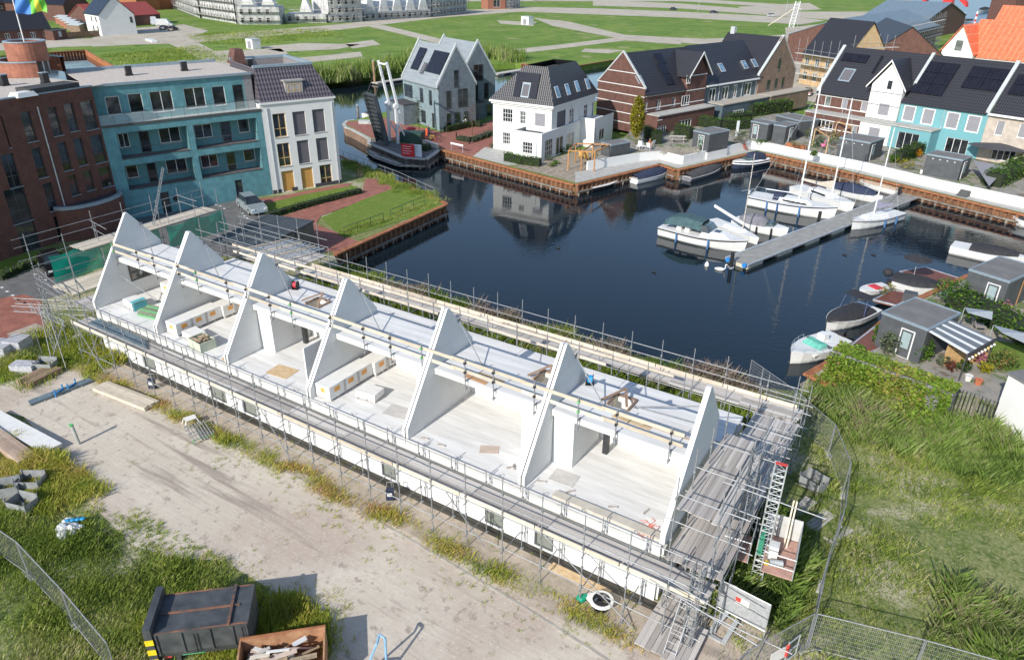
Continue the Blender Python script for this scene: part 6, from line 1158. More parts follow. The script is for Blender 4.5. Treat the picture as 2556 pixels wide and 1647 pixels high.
def hullrings(L_, B, H, bow=.35, fl=.12, n=9, tr_=.85, z0=0.0, k=7):
    """rings from stern (x=0) to bow (x=L); each ring runs port gunwale - keel - starboard gunwale"""
    rings = []
    for i in range(n):
        s = i/(n-1); wv = B/2*(tr_+(1-tr_)*min(1,s*3)) if s < 1-bow-.2 else B/2*math.cos(min(1,(s-(1-bow-.2))/(bow+.2))*math.pi/2)**.75
        wv = max(wv, .02); sh = H*(1+.28*max(0,s-.45)**1.5*2); x = s*L_
        wl = wv*(1-fl-.35*max(0,s-.5)); kx = x-.12*L_*max(0,s-.8)
        rings.append([(x,-wv,sh),(x-.02*L_*s,-wl,.18),(kx,-wl*.75,-.12),(kx,0,-.25),(kx,wl*.75,-.12),(x-.02*L_*s,wl,.18),(x,wv,sh)])
    return rings
def boat(name, label, st_, bw_, B, H=.7, hull=None, group='moored boats', stripe=None, z=WZ, cat='boat', beam_in=.16, deckm=None):
    a, b_ = g(*st_, z), g(*bw_, z); d = b_-a; L_ = d.length; t_ = thing(name, label, cat, (a.x,a.y,z), math.atan2(d.y,d.x), group)
    rr = hullrings(L_, B, H); MB().loft(rr, closed=False, cap=False).add([rr[0][i] for i in range(7)], [tuple(range(7))]).build('hull', hull or M_hull, t_, smooth=False)
    up = [[(r_[0][0], r_[0][1]*1.012, r_[0][2]), (r_[0][0], r_[0][1]*.86, r_[0][2]+.02), (r_[0][0], r_[-1][1]*.86, r_[0][2]+.02), (r_[0][0], r_[-1][1]*1.012, r_[0][2])] for r_ in rr]
    MB().loft(up, closed=False, cap=False).build('deck', deckm or M_deckw, t_)
    if stripe:
        mb = MB()
        for s_ in (0, -1): mb.loft([[(r_[s_][0], r_[s_][1]*1.02+(.012 if s_ else -.012), r_[s_][2]-.16), (r_[s_][0], r_[s_][1]*1.02+(.012 if s_ else -.012), r_[s_][2]-.04)] for r_ in rr], closed=False, cap=False)
        mb.build('rubbing_strake', stripe, t_)
    return t_, L_, rr
def cover(t_, rr, i0, i1, h, m_, name='canvas_cover', w_=.92, ridge=.5):
    rings = []
    for i in range(i0, i1+1):
        r_ = rr[i]; x, yw, zz = r_[0][0], abs(r_[0][1])*w_, r_[0][2]+.03; f = math.sin(math.pi*min(1,max(.12,(i-i0+.4)/(i1-i0+.8))))**.6; hh_ = h*f
        rings.append([(x,-yw-.03,zz-.12),(x,-yw,zz+.04),(x,-yw*.7,zz+hh_*.75),(x,0,zz+hh_),(x,yw*.7,zz+hh_*.75),(x,yw,zz+.04),(x,yw+.03,zz-.12)])
    return MB().loft(rings, closed=False, cap=False).build(name, m_, t_, smooth=True)
def cabin(t_, x0, x1, w0, w1, z0, h, m_, name='cabin', rake=.35, back=.1):
    v = [[(x0,-w0,z0),(x1,-w1,z0),(x1,w1,z0),(x0,w0,z0)],[(x0+back,-w0*.86,z0+h),(x1-rake,-w1*.8,z0+h),(x1-rake,w1*.8,z0+h),(x0+back,w0*.86,z0+h)]]
    return MB().loft(v).build(name, m_, t_)
def fenders(t_, rr, idx, side, m_=None):
    for i in idx: r_ = rr[i][0 if side < 0 else -1]; MB().tube((r_[0], r_[1]+side*.08, r_[2]-.05),(r_[0], r_[1]+side*.1, .0),.09,7).build('fender', m_ or M_canv['blue'], t_)
def mastrig(t_, x, z0, h, m_=None, boom=None, sail=None, stays=None, r_=.07):
    MB().tube((x,0,z0),(x,0,z0+h),r_,8,r_*.7).build('mast', m_ or M_wfr, t_); MB().tube((x,-.9,z0+h*.55),(x,.9,z0+h*.55),.03,5).build('spreader', M_alu, t_)
    for (p, q) in (stays or []): MB().tube(p, q, .014, 3).build('stay', M_alu, t_)
    if boom:
        MB().tube((x,0,z0+.9),(x-boom,0,z0+.8),.05,6).build('boom', M_alu, t_)
        if sail: MB().loft([[(x-.05,-.09,z0+.95),(x-.05,.09,z0+.95),(x-.05,.06,z0+1.9),(x-.05,-.06,z0+1.9)],[(x-boom*.4,-.13,z0+.9),(x-boom*.4,.13,z0+.9),(x-boom*.4,.1,z0+1.25),(x-boom*.4,-.1,z0+1.25)],[(x-boom,-.08,z0+.82),(x-boom,.08,z0+.82),(x-boom,.06,z0+1.02),(x-boom,-.06,z0+1.02)]]).build('sail_cover', sail, t_)
def rails(t_, rr, i0, i1, h=.45):
    mb = MB()
    for s_ in (0, -1):
        pts = [(rr[i][s_][0], rr[i][s_][1]*.95, rr[i][s_][2]+h) for i in range(i0, i1+1)]; mb.path(pts, .015, 4)
        for p in pts: mb.tube((p[0],p[1],p[2]-h),p,.013,4)
    mb.build('rail', M_alu, t_)
t_, L_, rr = boat('motor_cruiser', 'large white motor cruiser with dark stripe and green canopy at the jetty end', (1655,582), (1862,630), 3.3, 1.0, stripe=M_black)
cabin(t_, L_*.50, L_*.84, 1.15, .6, 1.02, .45, M_hull, 'coachroof', .9); cabin(t_, L_*.47, L_*.60, 1.2, 1.1, 1.47, .55, glassmat('wind_glass', (.05,.07,.07)), 'windscreen', .45)
MB().bx(L_*.12,-1.15,.9,L_*.47,1.15,1.0).build('cockpit_floor', M_teak, t_)
for x in (L_*.2, L_*.3): MB().bx(x,-.8,1.0,x+.5,-.3,1.5).bx(x,.3,1.0,x+.5,.8,1.5).build('seat', M_foil, t_)
MB().loft([[(x,-1.25,1.55+.1*f),(x,-.8,2.25+.2*f),(x,.8,2.25+.2*f),(x,1.25,1.55+.1*f)] for x, f in ((L_*.06,-2),(L_*.14,0),(L_*.30,1),(L_*.5,0))], closed=False, cap=False).build('canopy', M_canv['green'], t_); fenders(t_, rr, (2,5), -1); rails(t_, rr, 5, 8, .4)
MB().bx(L_*.62,-.35,1.475,L_*.69,.35,1.5).build('hatch', M_glass, t_)
t_, L_, rr = boat('small_sailboat', 'small white sailboat with lowered mast cover between the cruiser and the sloop', (1775,560), (1892,612), 1.9, .6)
mastrig(t_, L_*.66, .6, 8.0, m_=M_wood_old, r_=.06); MB().beam((L_*.66,0,1.5),(L_*.02,0,2.1),.12,.28).build('sail_cover', M_foil, t_); cabin(t_, L_*.35, L_*.72, .6, .4, .62, .3, M_hull)
t_, L_, rr = boat('canopy_sloop', 'white sloop with grey tent canopy moored bow to the jetty', (1832,562), (1965,592), 2.2, .8); cover(t_, rr, 1, 5, .95, M_canv['grey']); cabin(t_, L_*.62, L_*.76, .8, .55, .85, .4, MATS['wind_glass'], 'windscreen'); fenders(t_, rr, (2,4,6), -1, M_black)
t_, L_, rr = boat('sailing_yacht', 'large white sailing yacht with dark blue stripe and tall white mast', (1872,508), (2085,548), 3.2, 1.15, stripe=M_canv['navy']); cabin(t_, L_*.35, L_*.75, 1.0, .55, 1.15, .45, M_hull, 'coachroof', .8); MB().bx(L_*.10,-.9,1.0,L_*.34,.9,1.12).build('cockpit', mat('dark_cockpit', (.06,.07,.09), .7), t_); cabin(t_, L_*.28, L_*.42, .9, .8, 1.2, .75, M_canv['navy'], 'sprayhood')
zt = 13.2; mastrig(t_, L_*.56, 1.2, zt, boom=L_*.4, sail=None, stays=[((L_*.56,0,zt),(L_*.99,0,1.4)),((L_*.56,0,zt),(0.1,0,1.2)),((L_*.56,0,zt*.97),(L_*.52,1.4,1.2)),((L_*.56,0,zt*.97),(L_*.52,-1.4,1.2))], r_=.1); fenders(t_, rr, (2,3,5), -1); rails(t_, rr, 0, 8, .55)
for s_ in (-1,1): MB().bx(L_*.4,s_*.96-.01,1.25,L_*.68,s_*.96+.01,1.45).build('side_window', M_glass, t_)
MB().loft([[(.1+.0,-1.1+.28*math.cos(i*.7),1.6+.28*math.sin(i*.7)) for i in range(9)],[(.18,-1.1+.2*math.cos(i*.7),1.6+.2*math.sin(i*.7)) for i in range(9)]], cap=False).build('life_ring', M_foil, t_)
t_, L_, rr = boat('sailing_yacht', 'white sailing yacht with beige sail cover lying behind the large yacht', (1985,482), (2128,532), 2.7, .95); cabin(t_, L_*.3, L_*.72, .9, .5, .97, .5, M_hull, 'coachroof', .7); mastrig(t_, L_*.62, 1.0, 11.0, boom=L_*.55, sail=mat('beige_sail', (.56,.50,.41), .8), stays=[((L_*.62,0,11.5),(L_*.98,0,1.1)),((L_*.62,0,11.5),(.1,0,1.0))], r_=.09); rails(t_, rr, 1, 8, .5)
for s_ in (-1,1): MB().bx(L_*.36,s_*.88-.02,1.1,L_*.6,s_*.88+.0,1.3).build('side_window', M_glass, t_)
t_, L_, rr = boat('sailing_yacht', 'small white sailing yacht with lilac sail cover right of the jetty', (2238,545), (2122,574), 2.3, .85, stripe=M_canv['grey']); cabin(t_, L_*.35, L_*.8, .75, .45, .87, .38, M_hull, 'coachroof', .6); mastrig(t_, L_*.56, .9, 9.4, boom=L_*.38, sail=mat('lilac_cover', (.42,.40,.50), .8), stays=[((L_*.56,0,10),(L_*.98,0,.95)),((L_*.56,0,10),(.1,0,.9))], r_=.075); fenders(t_, rr, (2,4), 1); fenders(t_, rr, (1,3), -1); rails(t_, rr, 1, 8, .4)
t_, L_, rr = boat('covered_motorboat', 'white motorboat under a dark navy cover near the shore end of the jetty', (2070,478), (2200,508), 2.4, .7); cover(t_, rr, 0, 7, .9, M_canv['navy'])
t_, L_, rr = boat('wooden_sloop', 'cream sloop with flat beige canvas cover by the terrace quay', (2245,488), (2128,455), 2.5, .75, deckm=M_teak); cover(t_, rr, 0, 6, .25, M_canv['beige'])
t_, L_, rr = boat('open_sloop', 'dark open sloop with beige interior and outboard at the quay corner', (1468,478), (1545,458), 1.9, .55, hull=M_black); MB().bx(L_*.1,-.75,.4,L_*.85,.75,.52).build('inner_floor', mat('beige_inner', (.45,.36,.27), .8), t_); MB().bx(-.35,-.18,.2,.0,.18,1.1).build('outboard', M_black, t_)
t_, L_, rr = boat('covered_motorboat', 'white motorboat under a navy cover left of the zigzag quay corner', (1580,458), (1672,436), 2.0, .6); cover(t_, rr, 0, 8, .75, M_canv['navy'])
t_, L_, rr = boat('covered_motorboat', 'low boat fully under a charcoal cover at the zigzag quay', (1712,452), (1800,425), 2.0, .45, hull=M_canv['grey']); cover(t_, rr, 0, 8, .75, MATS['grey_canvas'] if False else mat('charcoal_canvas', (.06,.06,.062), .85, var=.2, bump=.3))
t_, L_, rr = boat('speedboat', 'white and navy speedboat with navy canopy in the quay corner', (1908,408), (1826,422), 2.4, .8, hull=M_canv['navy']); MB().loft([[(r_[0][0], r_[0][1]*1.02, r_[0][2]-.3),(r_[0][0], r_[0][1]*.75, r_[0][2]+.14),(r_[0][0], r_[-1][1]*.75, r_[0][2]+.14),(r_[0][0], r_[-1][1]*1.02, r_[0][2]-.3)] for r_ in rr], closed=False, cap=False).build('topsides', M_hull, t_); cabin(t_, L_*.15, L_*.55, .95, .8, .85, .85, M_canv['navy'], 'canopy', .5); cabin(t_, L_*.5, L_*.66, .8, .7, .88, .4, MATS['wind_glass'], 'windscreen')
t_, L_, rr = boat('white_cruiser', 'white boat bow cut by the right edge of the picture', (2600,575), (2516,552), 2.4, .8); cover(t_, rr, 0, 5, .6, M_canv['black'])
t_, L_, rr = boat('white_speedboat', 'white speedboat with black cover left of the right shed', (2372,628), (2560,668), 2.5, .85); cover(t_, rr, 2, 7, .55, M_canv['black'])
t_, L_, rr = boat('black_covered_boat', 'white motorboat under a black cover on the red decked float', (2225,710), (2350,742), 2.9, .75); cover(t_, rr, 0, 8, .45, M_canv['black']); MB().ball((-.5,0,1.0),.45,8,5,.8).build('outboard_cover', M_canv['black'], t_, smooth=True)
pz = rr[4][0]; MB().loft([[(L_*.35+1.2*math.cos(i*math.pi/4),.6+1.2*math.sin(i*math.pi/4),2.6) for i in range(8)],[(L_*.35+.02*math.cos(i*math.pi/4),.6+.02*math.sin(i*math.pi/4),3.0) for i in range(8)]], cap=False).build('parasol', M_canv['black'], t_); MB().tube((L_*.35,.6,.8),(L_*.35,.6,3.0),.03,6).build('parasol_pole', M_alu, t_)
t_, L_, rr = boat('rubber_dinghy', 'small white tender with red seat beside the red deck', (2212,722), (2142,736), 1.5, .4); MB().bx(L_*.3,-.5,.38,L_*.55,.5,.48).build('seat', M_red, t_); MB().bx(-.25,-.15,.2,.0,.15,.9).build('outboard', M_black, t_)
t_, L_, rr = boat('bowrider', 'black covered bowrider with arch moored beside the wooden deck', (2168,782), (2058,826), 2.4, .7); cover(t_, rr, 1, 8, .35, M_canv['black']); MB().path([(L_*.45,-1.05,.8),(L_*.4,-.9,2.0),(L_*.4,.9,2.0),(L_*.45,1.05,.8)],.035,5).build('arch', mat('dark_arch', (.08,.10,.2), .4), t_); MB().loft([[(L_*.2,-.95,2.05),(L_*.2,.95,2.05)],[(L_*.45,-.9,2.1),(L_*.45,.9,2.1)]], closed=False, cap=False).build('bimini', M_canv['black'], t_)
t_, L_, rr = boat('open_motorboat', 'white open motorboat with mint green cover at the near garden deck', (2092,862), (1968,908), 2.4, .8); MB().bx(L_*.08,-1.0,.6,L_*.75,1.0,.72).build('floor', M_deckw, t_); cabin(t_, L_*.45, L_*.62, .8, .75, .85, .3, M_canv['teal'], 'console_cover'); MB().bx(L_*.25,-.6,.72,L_*.35,.0,1.3).build('helm_seat', M_hull, t_); rails(t_, rr, 4, 8, .35); MB().bx(-.3,-.25,.2,.05,.25,1.2).build('outboard', M_black, t_); MB().bx(L_*.42,-1.0,.88,L_*.47,1.0,.94).build('bench', M_black, t_)
t_, L_, rr = boat('moored_dinghy', 'white boat with dark cover lying behind the island tip', (945,292), (903,296), 2.0, .7); cover(t_, rr, 1, 6, .4, M_canv['black'])
for i, (a, b_) in enumerate((((2500,28),(2470,42)),((2530,50),(2490,62)),((2465,30),(2440,36)))):
    t_, L_, rr = boat('moored_boat', ['white and black boat moored in the far canal','dark boat moored nearest in the far canal','small white boat moored farthest in the far canal'][i], a, b_, 4, 1.6, z=.05, group='boats in the far canal', hull=M_hull if i != 1 else M_black); cover(t_, rr, 1, 6, 1.4, M_canv['black'])
def swan(px, py, rz, lb, dip=False):
    p = g(px, py, WZ); t_ = thing('swan', lb, 'swan', (p.x,p.y,WZ), rz, group='swans'); mb = MB()
    if not dip:
        mb.loft([[(x, r_*math.cos(a), .1+r_*.8*math.sin(a)) for a in [i*math.pi/4 for i in range(8)]] for x, r_ in ((-.5,.04),(-.35,.14),(-.05,.22),(.2,.2),(.38,.08))]); mb.path([(.33,0,.12),(.48,0,.3),(.42,0,.5),(.5,0,.62),(.58,0,.58)],.05,7); mb.build('body', mat('swan_white', (.80,.79,.76), .7, var=.02), t_, smooth=True); MB().tube((.57,0,.58),(.68,0,.53),.025,5,.01).build('beak', M_orange, t_)
    else: mb.loft([[(r_*math.cos(a), r_*math.sin(a), z) for a in [i*math.pi/4 for i in range(8)]] for z, r_ in ((-.05,.2),(.1,.22),(.3,.15),(.45,.03))]); mb.build('body', mat('swan_white', (.8,.79,.76), .7, var=.02), t_, smooth=True)
swan(1797,674,.2,'white swan swimming beside the jetty pile'); swan(1764,664,0,'white swan tipped head down in the water left of the jetty pile', True)
for i,(px,py) in enumerate(((2108,637),(2180,637),(1393,620),(1632,680))):
    p = g(px, py, WZ); MB_ = MB().loft([[(x, r_*math.cos(a), .05+r_*.8*math.sin(a)) for a in [k*math.pi/3 for k in range(6)]] for x, r_ in ((-.2,.03),(-.05,.1),(.1,.1),(.18,.04))]); MB_.ball((.2,0,.17),.05,6,4); o = MB_.build('duck', M_black, smooth=True); o.location = p; tag(o, ['tiny dark duck below the mast reflections at the right','tiny dark duck right of the yacht','tiny dark duck in the open water middle','tiny dark duck below the cruiser'][i], 'duck', 'ducks on the water')
pb = g(*KG(540,1212)); pl_ = g(*KG(600,1150)); db = Bld('drawbridge', 'raised white drawbridge with dark ribbed leaf on the island pier', 'bridge', (pb.x,pb.y), math.atan2((pb-g(905,372)).y, (pb-g(905,372)).x))
Wd = 2.4
def up(x, y, yy): v = db.on('y', yy, *KG(x, y)); return v
M_wst = mat('white_steel', (.74,.75,.75), .45, var=.02)
for k, yy in enumerate((0, Wd)):
    zt = up(515,835,0).z; MB().beam((0,yy,0),(0,yy,zt),.32,.32,up=(1,0,0)).build('post', M_wst, db.t); tp = up(425,390,0)
    MB().beam((.5,yy,zt-1.0),(tp.x,yy,tp.z),.28,.34,up=(0,1,0)).build('balance_beam', M_wst, db.t); MB().tube((.0,yy-.25,zt),(0,yy+.25,zt),.35,10).build('pivot', M_wst, db.t)
    MB().beam((.0,yy,zt*.6),(1.7,yy,.1),.2,.2,up=(0,1,0)).build('brace', M_wst, db.t)
    MB().tube((tp.x,yy,tp.z),(up(300,760,0).x,yy,up(300,760,0).z),.035,4).build('hanger', M_plinth, db.t)
MB().beam((tp.x,0,tp.z-.3),(tp.x,Wd,tp.z-.3),.2,.2).build('crossbar', M_wst, db.t)
lt, lb2 = up(305,720,0), up(440,1215,0); lf = thing_leaf = None
dv = Vector((lt.x-lb2.x, 0, lt.z-lb2.z)); M_leaf = mat('dark_bridge_steel', (.07,.08,.09), .5, var=.15)
n_ = Vector((dv.z,0,-dv.x)).normalized(); 
MB().slab([(lb2.x,-.3,lb2.z),(lt.x,-.3,lt.z),(lt.x,Wd+.3,lt.z),(lb2.x,Wd+.3,lb2.z)], n_*.15).build('bridge_leaf', M_leaf, db.t)
for i in range(12):
    c = Vector((lb2.x,0,lb2.z))+dv*(i+.5)/12; MB().slab([c+Vector((0,-.3,0))-n_*.02, c+Vector((0,Wd+.3,0))-n_*.02, c+Vector((0,Wd+.3,0))-n_*.55+Vector((0,0,.25)), c+Vector((0,-.3,0))-n_*.55+Vector((0,0,.25))], Vector((0,0,.06))).build('leaf_rib', M_leaf, db.t)
for yy in (-.35, Wd+.2): MB().slab([(lb2.x,yy,lb2.z),(lt.x,yy,lt.z),Vector((lt.x,yy,lt.z))-n_*.5,Vector((lb2.x,yy,lb2.z))-n_*.5], (0,.15,0)).build('leaf_girder', M_leaf, db.t)
def signb(px, py, w_, h_, m_, lb, ang_, words=None, wm=None, z=0, nm='sign_board', post=True):
    p = g(px, py, z); t_ = thing(nm, lb, 'sign', (p.x,p.y,z), ang_); zb = .5 if post else 0
    MB().bx(-w_/2,-.03,zb,w_/2,.03,zb+h_).build('board', m_, t_)
    if post: MB().tube((-w_*.3,.05,0),(-w_*.3,.05,zb+h_*.8),.03,5).tube((w_*.3,.05,0),(w_*.3,.05,zb+h_*.8),.03,5).build('posts', M_galv, t_)
    if words:
        for i, row in enumerate(words): MB().bx(-w_*.4,-.034,zb+h_*(1-.18*(i+1))-.03,w_*(row-.5)*.8,-.031,zb+h_*(1-.18*(i+1))+.03).build('text_line', wm, t_)
sa = R(15)
signb(*KG(645,1385),1.9,1.75,mat('sign_red',(.6,.02,.03),.5),'red notice board with white text lines on the bridge pier',sa,(.9,.8,.9,.7),M_wfr,-.6); signb(*KG(722,1385),1.8,1.7,mat('sign_pale',(.62,.70,.76),.5),'pale blue notice board beside the red one on the bridge pier',sa,(.9,.7,.85,.6),mat('sign_ink',(.25,.33,.45),.6),-.6)
t_ = thing('pier_walkway', 'narrow timber walkway low round the dark bridge pier', 'walkway'); pts = [g(*p, -1.0) for p in ((922,378),(940,392),(998,412),(1062,414))]
for a, b_ in zip(pts, pts[1:]): MB().beam(a, b_, 1.0, .12).build('deck', M_wood_old, t_)
for a, b_ in zip(pts, pts[1:]): MB().beam(a+Vector((0,-.4,.0)), b_+Vector((0,-.4,0)), .1, .3).build('beam', M_beamw, t_)
for a, b_, lb in (((935,208),(1015,196),'low grey pontoon in the canal behind the drawbridge'),((1235,186),(1330,170),'low grey pontoon with white railing in the canal behind the villa')):
    p, q = g(*a, -1.0), g(*b_, -1.0); t_ = thing('pontoon', lb, 'pontoon', (p.x,p.y,.3), math.atan2((q-p).y,(q-p).x)); l_ = (q-p).length; MB().bx(0,-1,-1.4,l_,1,-1.2).build('deck', M_wood_old, t_)
    for i in range(int(l_/5)): MB().bx(i*5+.5,-.9,-1.9,i*5+2.5,.9,-1.41).build('float', MATS['cream_float'], t_)
p = g(936,215,-1.75); t_ = thing('timber_pile', 'tall brown timber pile in the canal left of the grey houses', 'pile', (p.x,p.y,0)); MB().tube((0,0,-2.5),(0,0,3.5),.25,8).build('pile', mat('pile_brown',(.35,.22,.12),.8), t_); MB().tube((0,0,3.5),(0,0,3.6),.28,8).build('pile_cap', M_alu, t_)
p = g(895,298,-1.75); t_ = thing('timber_pile', 'short grey mooring pile behind the island tip', 'pile', (p.x,p.y,0)); MB().tube((0,0,-2.5),(0,0,.6),.2,8).build('pile', M_beamw, t_); MB().tube((0,0,.6),(0,0,.7),.23,8).build('pile_cap', M_alu, t_)
def railing(name, label, pts, h=1.0, step=1.6, m_=None):
    t_ = thing(name, label, 'railing')
    for a, b_ in zip(pts, pts[1:]):
        a, b_ = Vector((*a[:2],0)), Vector((*b_[:2],0)); n = max(1, int((b_-a).length/step)); u = Vector((0,0,h))
        MB().tube(a+u,b_+u,.028,5).tube(a+u*.5,b_+u*.5,.02,5).build('rail', m_ or M_plinth, t_)
        for i in range(n+1): p = a+(b_-a)*i/n; MB().tube(p,p+u,.025,5).build('upright', m_ or M_plinth, t_)
railing('bank_railing', 'long grey railing along the channel bank beside the lawn', [g(800,372),g(858,397),g(1000,452),g(1085,492)], m_=M_galv)
railing('lawn_railing', 'short dark railing on the grass edge near the lawn corner', [g(975,548),g(1060,512)]); railing('lawn_railing', 'short dark railing by the red paving near the bank', [g(860,592),g(958,556)])
M_shed = stripes('shed_boards', (.085,.092,.098), (.05,.055,.06), 2, .14, .1); M_shroof = mat('shed_roof_felt', (.17,.165,.16), .9, var=.12, scale=1)
M_frost = mat('frosted_pane', (.32,.40,.41), .35, var=.05)
M_leaf = foliage('leaf_green', [(.02,.05,.008),(.045,.11,.015),(.10,.20,.02),(.20,.27,.03)])
M_leafd = foliage('leaf_dark', [(.012,.03,.008),(.03,.07,.015),(.06,.11,.02),(.10,.15,.03)])
M_leafy = foliage('leaf_yellow', [(.12,.13,.01),(.28,.26,.02),(.42,.36,.03)])
M_ivy = foliage('ivy_leaves', [(.10,.20,.02),(.17,.28,.03),(.26,.30,.05),(.34,.20,.09)])
M_olive = foliage('olive_leaves', [(.06,.085,.04),(.12,.15,.08),(.2,.22,.13)])
M_bark = mat('bark', (.12,.09,.06), .9, var=.2)
def shed(label, a, b_, c, zt, zb, kk=None, door=None, name='garden_shed', lamps=0, plinth=None):
    if kk: a, b_, c = kk(*a), kk(*b_), kk(*c)
    A, B_, C = g(*a, zt), g(*b_, zt), g(*c, zt); u = (B_-A); L1 = u.length; ang = math.atan2(u.y,u.x); n = Vector((-math.sin(ang),math.cos(ang),0)); L2 = max(1.5, (C-B_).dot(n))
    t_ = Bld(name, label, 'shed', (A.x,A.y), ang, zb); H_ = zt-zb-.1
    t_.part('walls', MB().bx(.05,.05,0,L1-.05,L2-.05,H_), M_shed); t_.part('roof', MB().bx(.08,.08,H_+.002,L1-.08,L2-.08,H_+.06), M_shroof)
    for q in ((0,0,L1,.1),(0,L2-.1,L1,L2),(0,.1,.1,L2-.1),(L1-.1,.1,L1,L2-.1)): t_.part('roof_edge', MB().bx(q[0],q[1],H_-.06,q[2],q[3],H_+.12), M_zinc)
    if door:
        f, u0 = door; w_, h_ = .95, 2.1
        if f == 'f': d = t_.part('door', MB().bx(u0,-.0,.05,u0+w_,.045,h_), M_wfr); MB().bx(u0+.08,-.02,.1,u0+w_-.08,.0-.001,h_-.07).build('door_leaf', M_shed, t_.t).parent = d; MB().bx(u0+.2,-.03,.75,u0+w_-.2,-.021,h_-.2).build('pane', M_frost, t_.t).parent = d
        else: d = t_.part('door', MB().bx(L1-.045,u0,.05,L1,u0+w_,h_), M_wfr); MB().bx(L1+.001,u0+.08,.1,L1+.02,u0+w_-.08,h_-.07).build('door_leaf', M_shed, t_.t).parent = d; MB().bx(L1+.021,u0+.2,.75,L1+.03,u0+w_-.2,h_-.2).build('pane', M_frost, t_.t).parent = d
    for i in range(lamps): t_.part('wall_lamp', MB().bx(L1*(i+1)/(lamps+1)-.08,-.02,H_-.38,L1*(i+1)/(lamps+1)+.08,.04,H_-.3), M_wfr)
    if plinth: t_.part('plinth', MB().bx(-.02,-.02,-plinth,L1+.02,L2,-.002), M_white)
    return t_
shed('dark grey boxy garden shed beside the villa pergola', (1500,355), (1526,362), (1570,352), 2.6, 0)
shed('dark grey garden shed with pale door on the zigzag quay wall', (1285,1175), (1470,1215), (1690,1170), 3.45, .95, KA, ('f',1.0), plinth=.95)
KZ = K(1560,300,2.744)
shed('grey garden shed with pale door, left one of the touching pair', (862,5), (985,28), (1052,12), 3.45, .95, KZ, ('f',.5)); shed('grey garden shed with door on its right side, right one of the touching pair', (1018,28), (1108,43), (1205,22), 3.45, .95, KZ, ('r',1.2))
shed('wide dark grey shed in front of the white gable house', (385,985), (705,1040), (845,990), 3.45, .95, KB, ('r',.8), lamps=3); shed('widest dark grey shed in front of the turquoise house', (1270,1150), (1640,1215), (1750,1175), 3.45, .95, KB, ('r',.8), lamps=4)
shed('low flat grey shed half hidden behind the touching pair of sheds', K3(680,790), K3(850,832), K3(880,795), 3.3, .95)
s7 = shed('grey boarded boathouse shed with frosted door and striped awning by the near deck', (2201,778), (2318,822), (2393,778), 2.65, 0, None, ('f',1.55)); s8 = shed('grey boarded shed with frosted door behind the hedge at the right edge', (2418,671), (2522,703), (2600,668), 2.65, 0, None, ('f',1.6))
aw = thing('striped_awning', 'grey and white striped awning hung from the near grey shed', 'awning', tuple(s7.A+s7.x*(s7.on('z',2.65,2318,822).x)), s7.ang)
for i in range(11): MB().slab([(.02,.1+i*.27,2.45),(2.6,.1+i*.33,1.95),(2.6,.1+(i+1)*.33,1.95),(.02,.1+(i+1)*.27,2.45)], (0,0,.03)).build('stripe', M_wfr if i % 3 == 0 else mat('grey_stripe', (.15,.17,.19), .7), aw)
MB().bx(2.58,0,1.8,2.68,3.8,2.0).build('front_bar', M_plinth, aw)
MB().tube((2.6,.1,0),(2.6,.1,1.9),.05,6).tube((2.6,3.7,0),(2.6,3.7,1.9),.05,6).build('legs', M_plinth, aw)
q0, q1 = g(2352,915), g(2462,905); sf = thing('slatted_fence', 'fresh orange timber slatted fence under the striped awning', 'fence', (q0.x,q0.y,0), math.atan2((q1-q0).y,(q1-q0).x))
for i in range(12): MB().bx(0,-.02,.06+i*.14,(q1-q0).length,.02,.17+i*.14).build('slat', mat('larch', (.55,.35,.16), .7, var=.15), sf)
for x in (0,1.5,(q1-q0).length-.1): MB().bx(x,.021,0,x+.08,.1,1.75).build('post', mat('larch', (.55,.35,.16)), sf)
for i in range(9):
    pp = aw.matrix_basis @ Vector((2.75,.2+i*.42,1.66)); o = MB().ball((0,0,0),.09,8,6).build('lantern', [M_foil, mat('yellow_lantern',(.62,.5,.2),.6)][i % 4 == 2], smooth=True); o.location = pp; tag(o, '%s round lantern, %s, hanging from the striped awning edge' % (ORD[i], 'yellow' if i % 4 == 2 else 'white'), 'lantern', 'lanterns under the awning')
def leaves(mb, c, r, n, size, shell=.35, squash=1.0, t0=0, t1=1):
    for _ in range(n):
        v = Vector((rnd.gauss(0,1), rnd.gauss(0,1), rnd.gauss(0,1))).normalized(); k = (shell+(1-shell)*rnd.random())**.6
        p = Vector((c[0]+v.x*r[0]*k, c[1]+v.y*r[1]*k, c[2]+v.z*r[2]*k)); mb.leaf(p, size*rnd.uniform(.6,1.3), t0+(t1-t0)*min(1,max(0,rnd.gauss(.5,.22))))
def bush(name, label, px, py, w_, h, m_=None, n=260, size=.11, z=0, cat='shrub', d=None, group=None, lumps=4, stem=True):
    p = g(px, py, z); t_ = thing(name, label, cat, (p.x,p.y,z), rnd.random()*3, group); mb = MB()
    for i in range(lumps):
        a = rnd.uniform(0,6.3); k = .38 if lumps > 1 else 0; leaves(mb, (w_*.5*k*math.cos(a), (d or w_)*.5*k*math.sin(a), h*(.42+.2*rnd.random())), (w_*.36,(d or w_)*.36,h*.42), n//lumps, size)
    mb.build('foliage', m_ or M_leaf, t_, tint=True)
    if stem: MB().tube((0,0,0),(.03,0,h*.6),.04,5,.02).build('stem', M_bark, t_)
    return t_
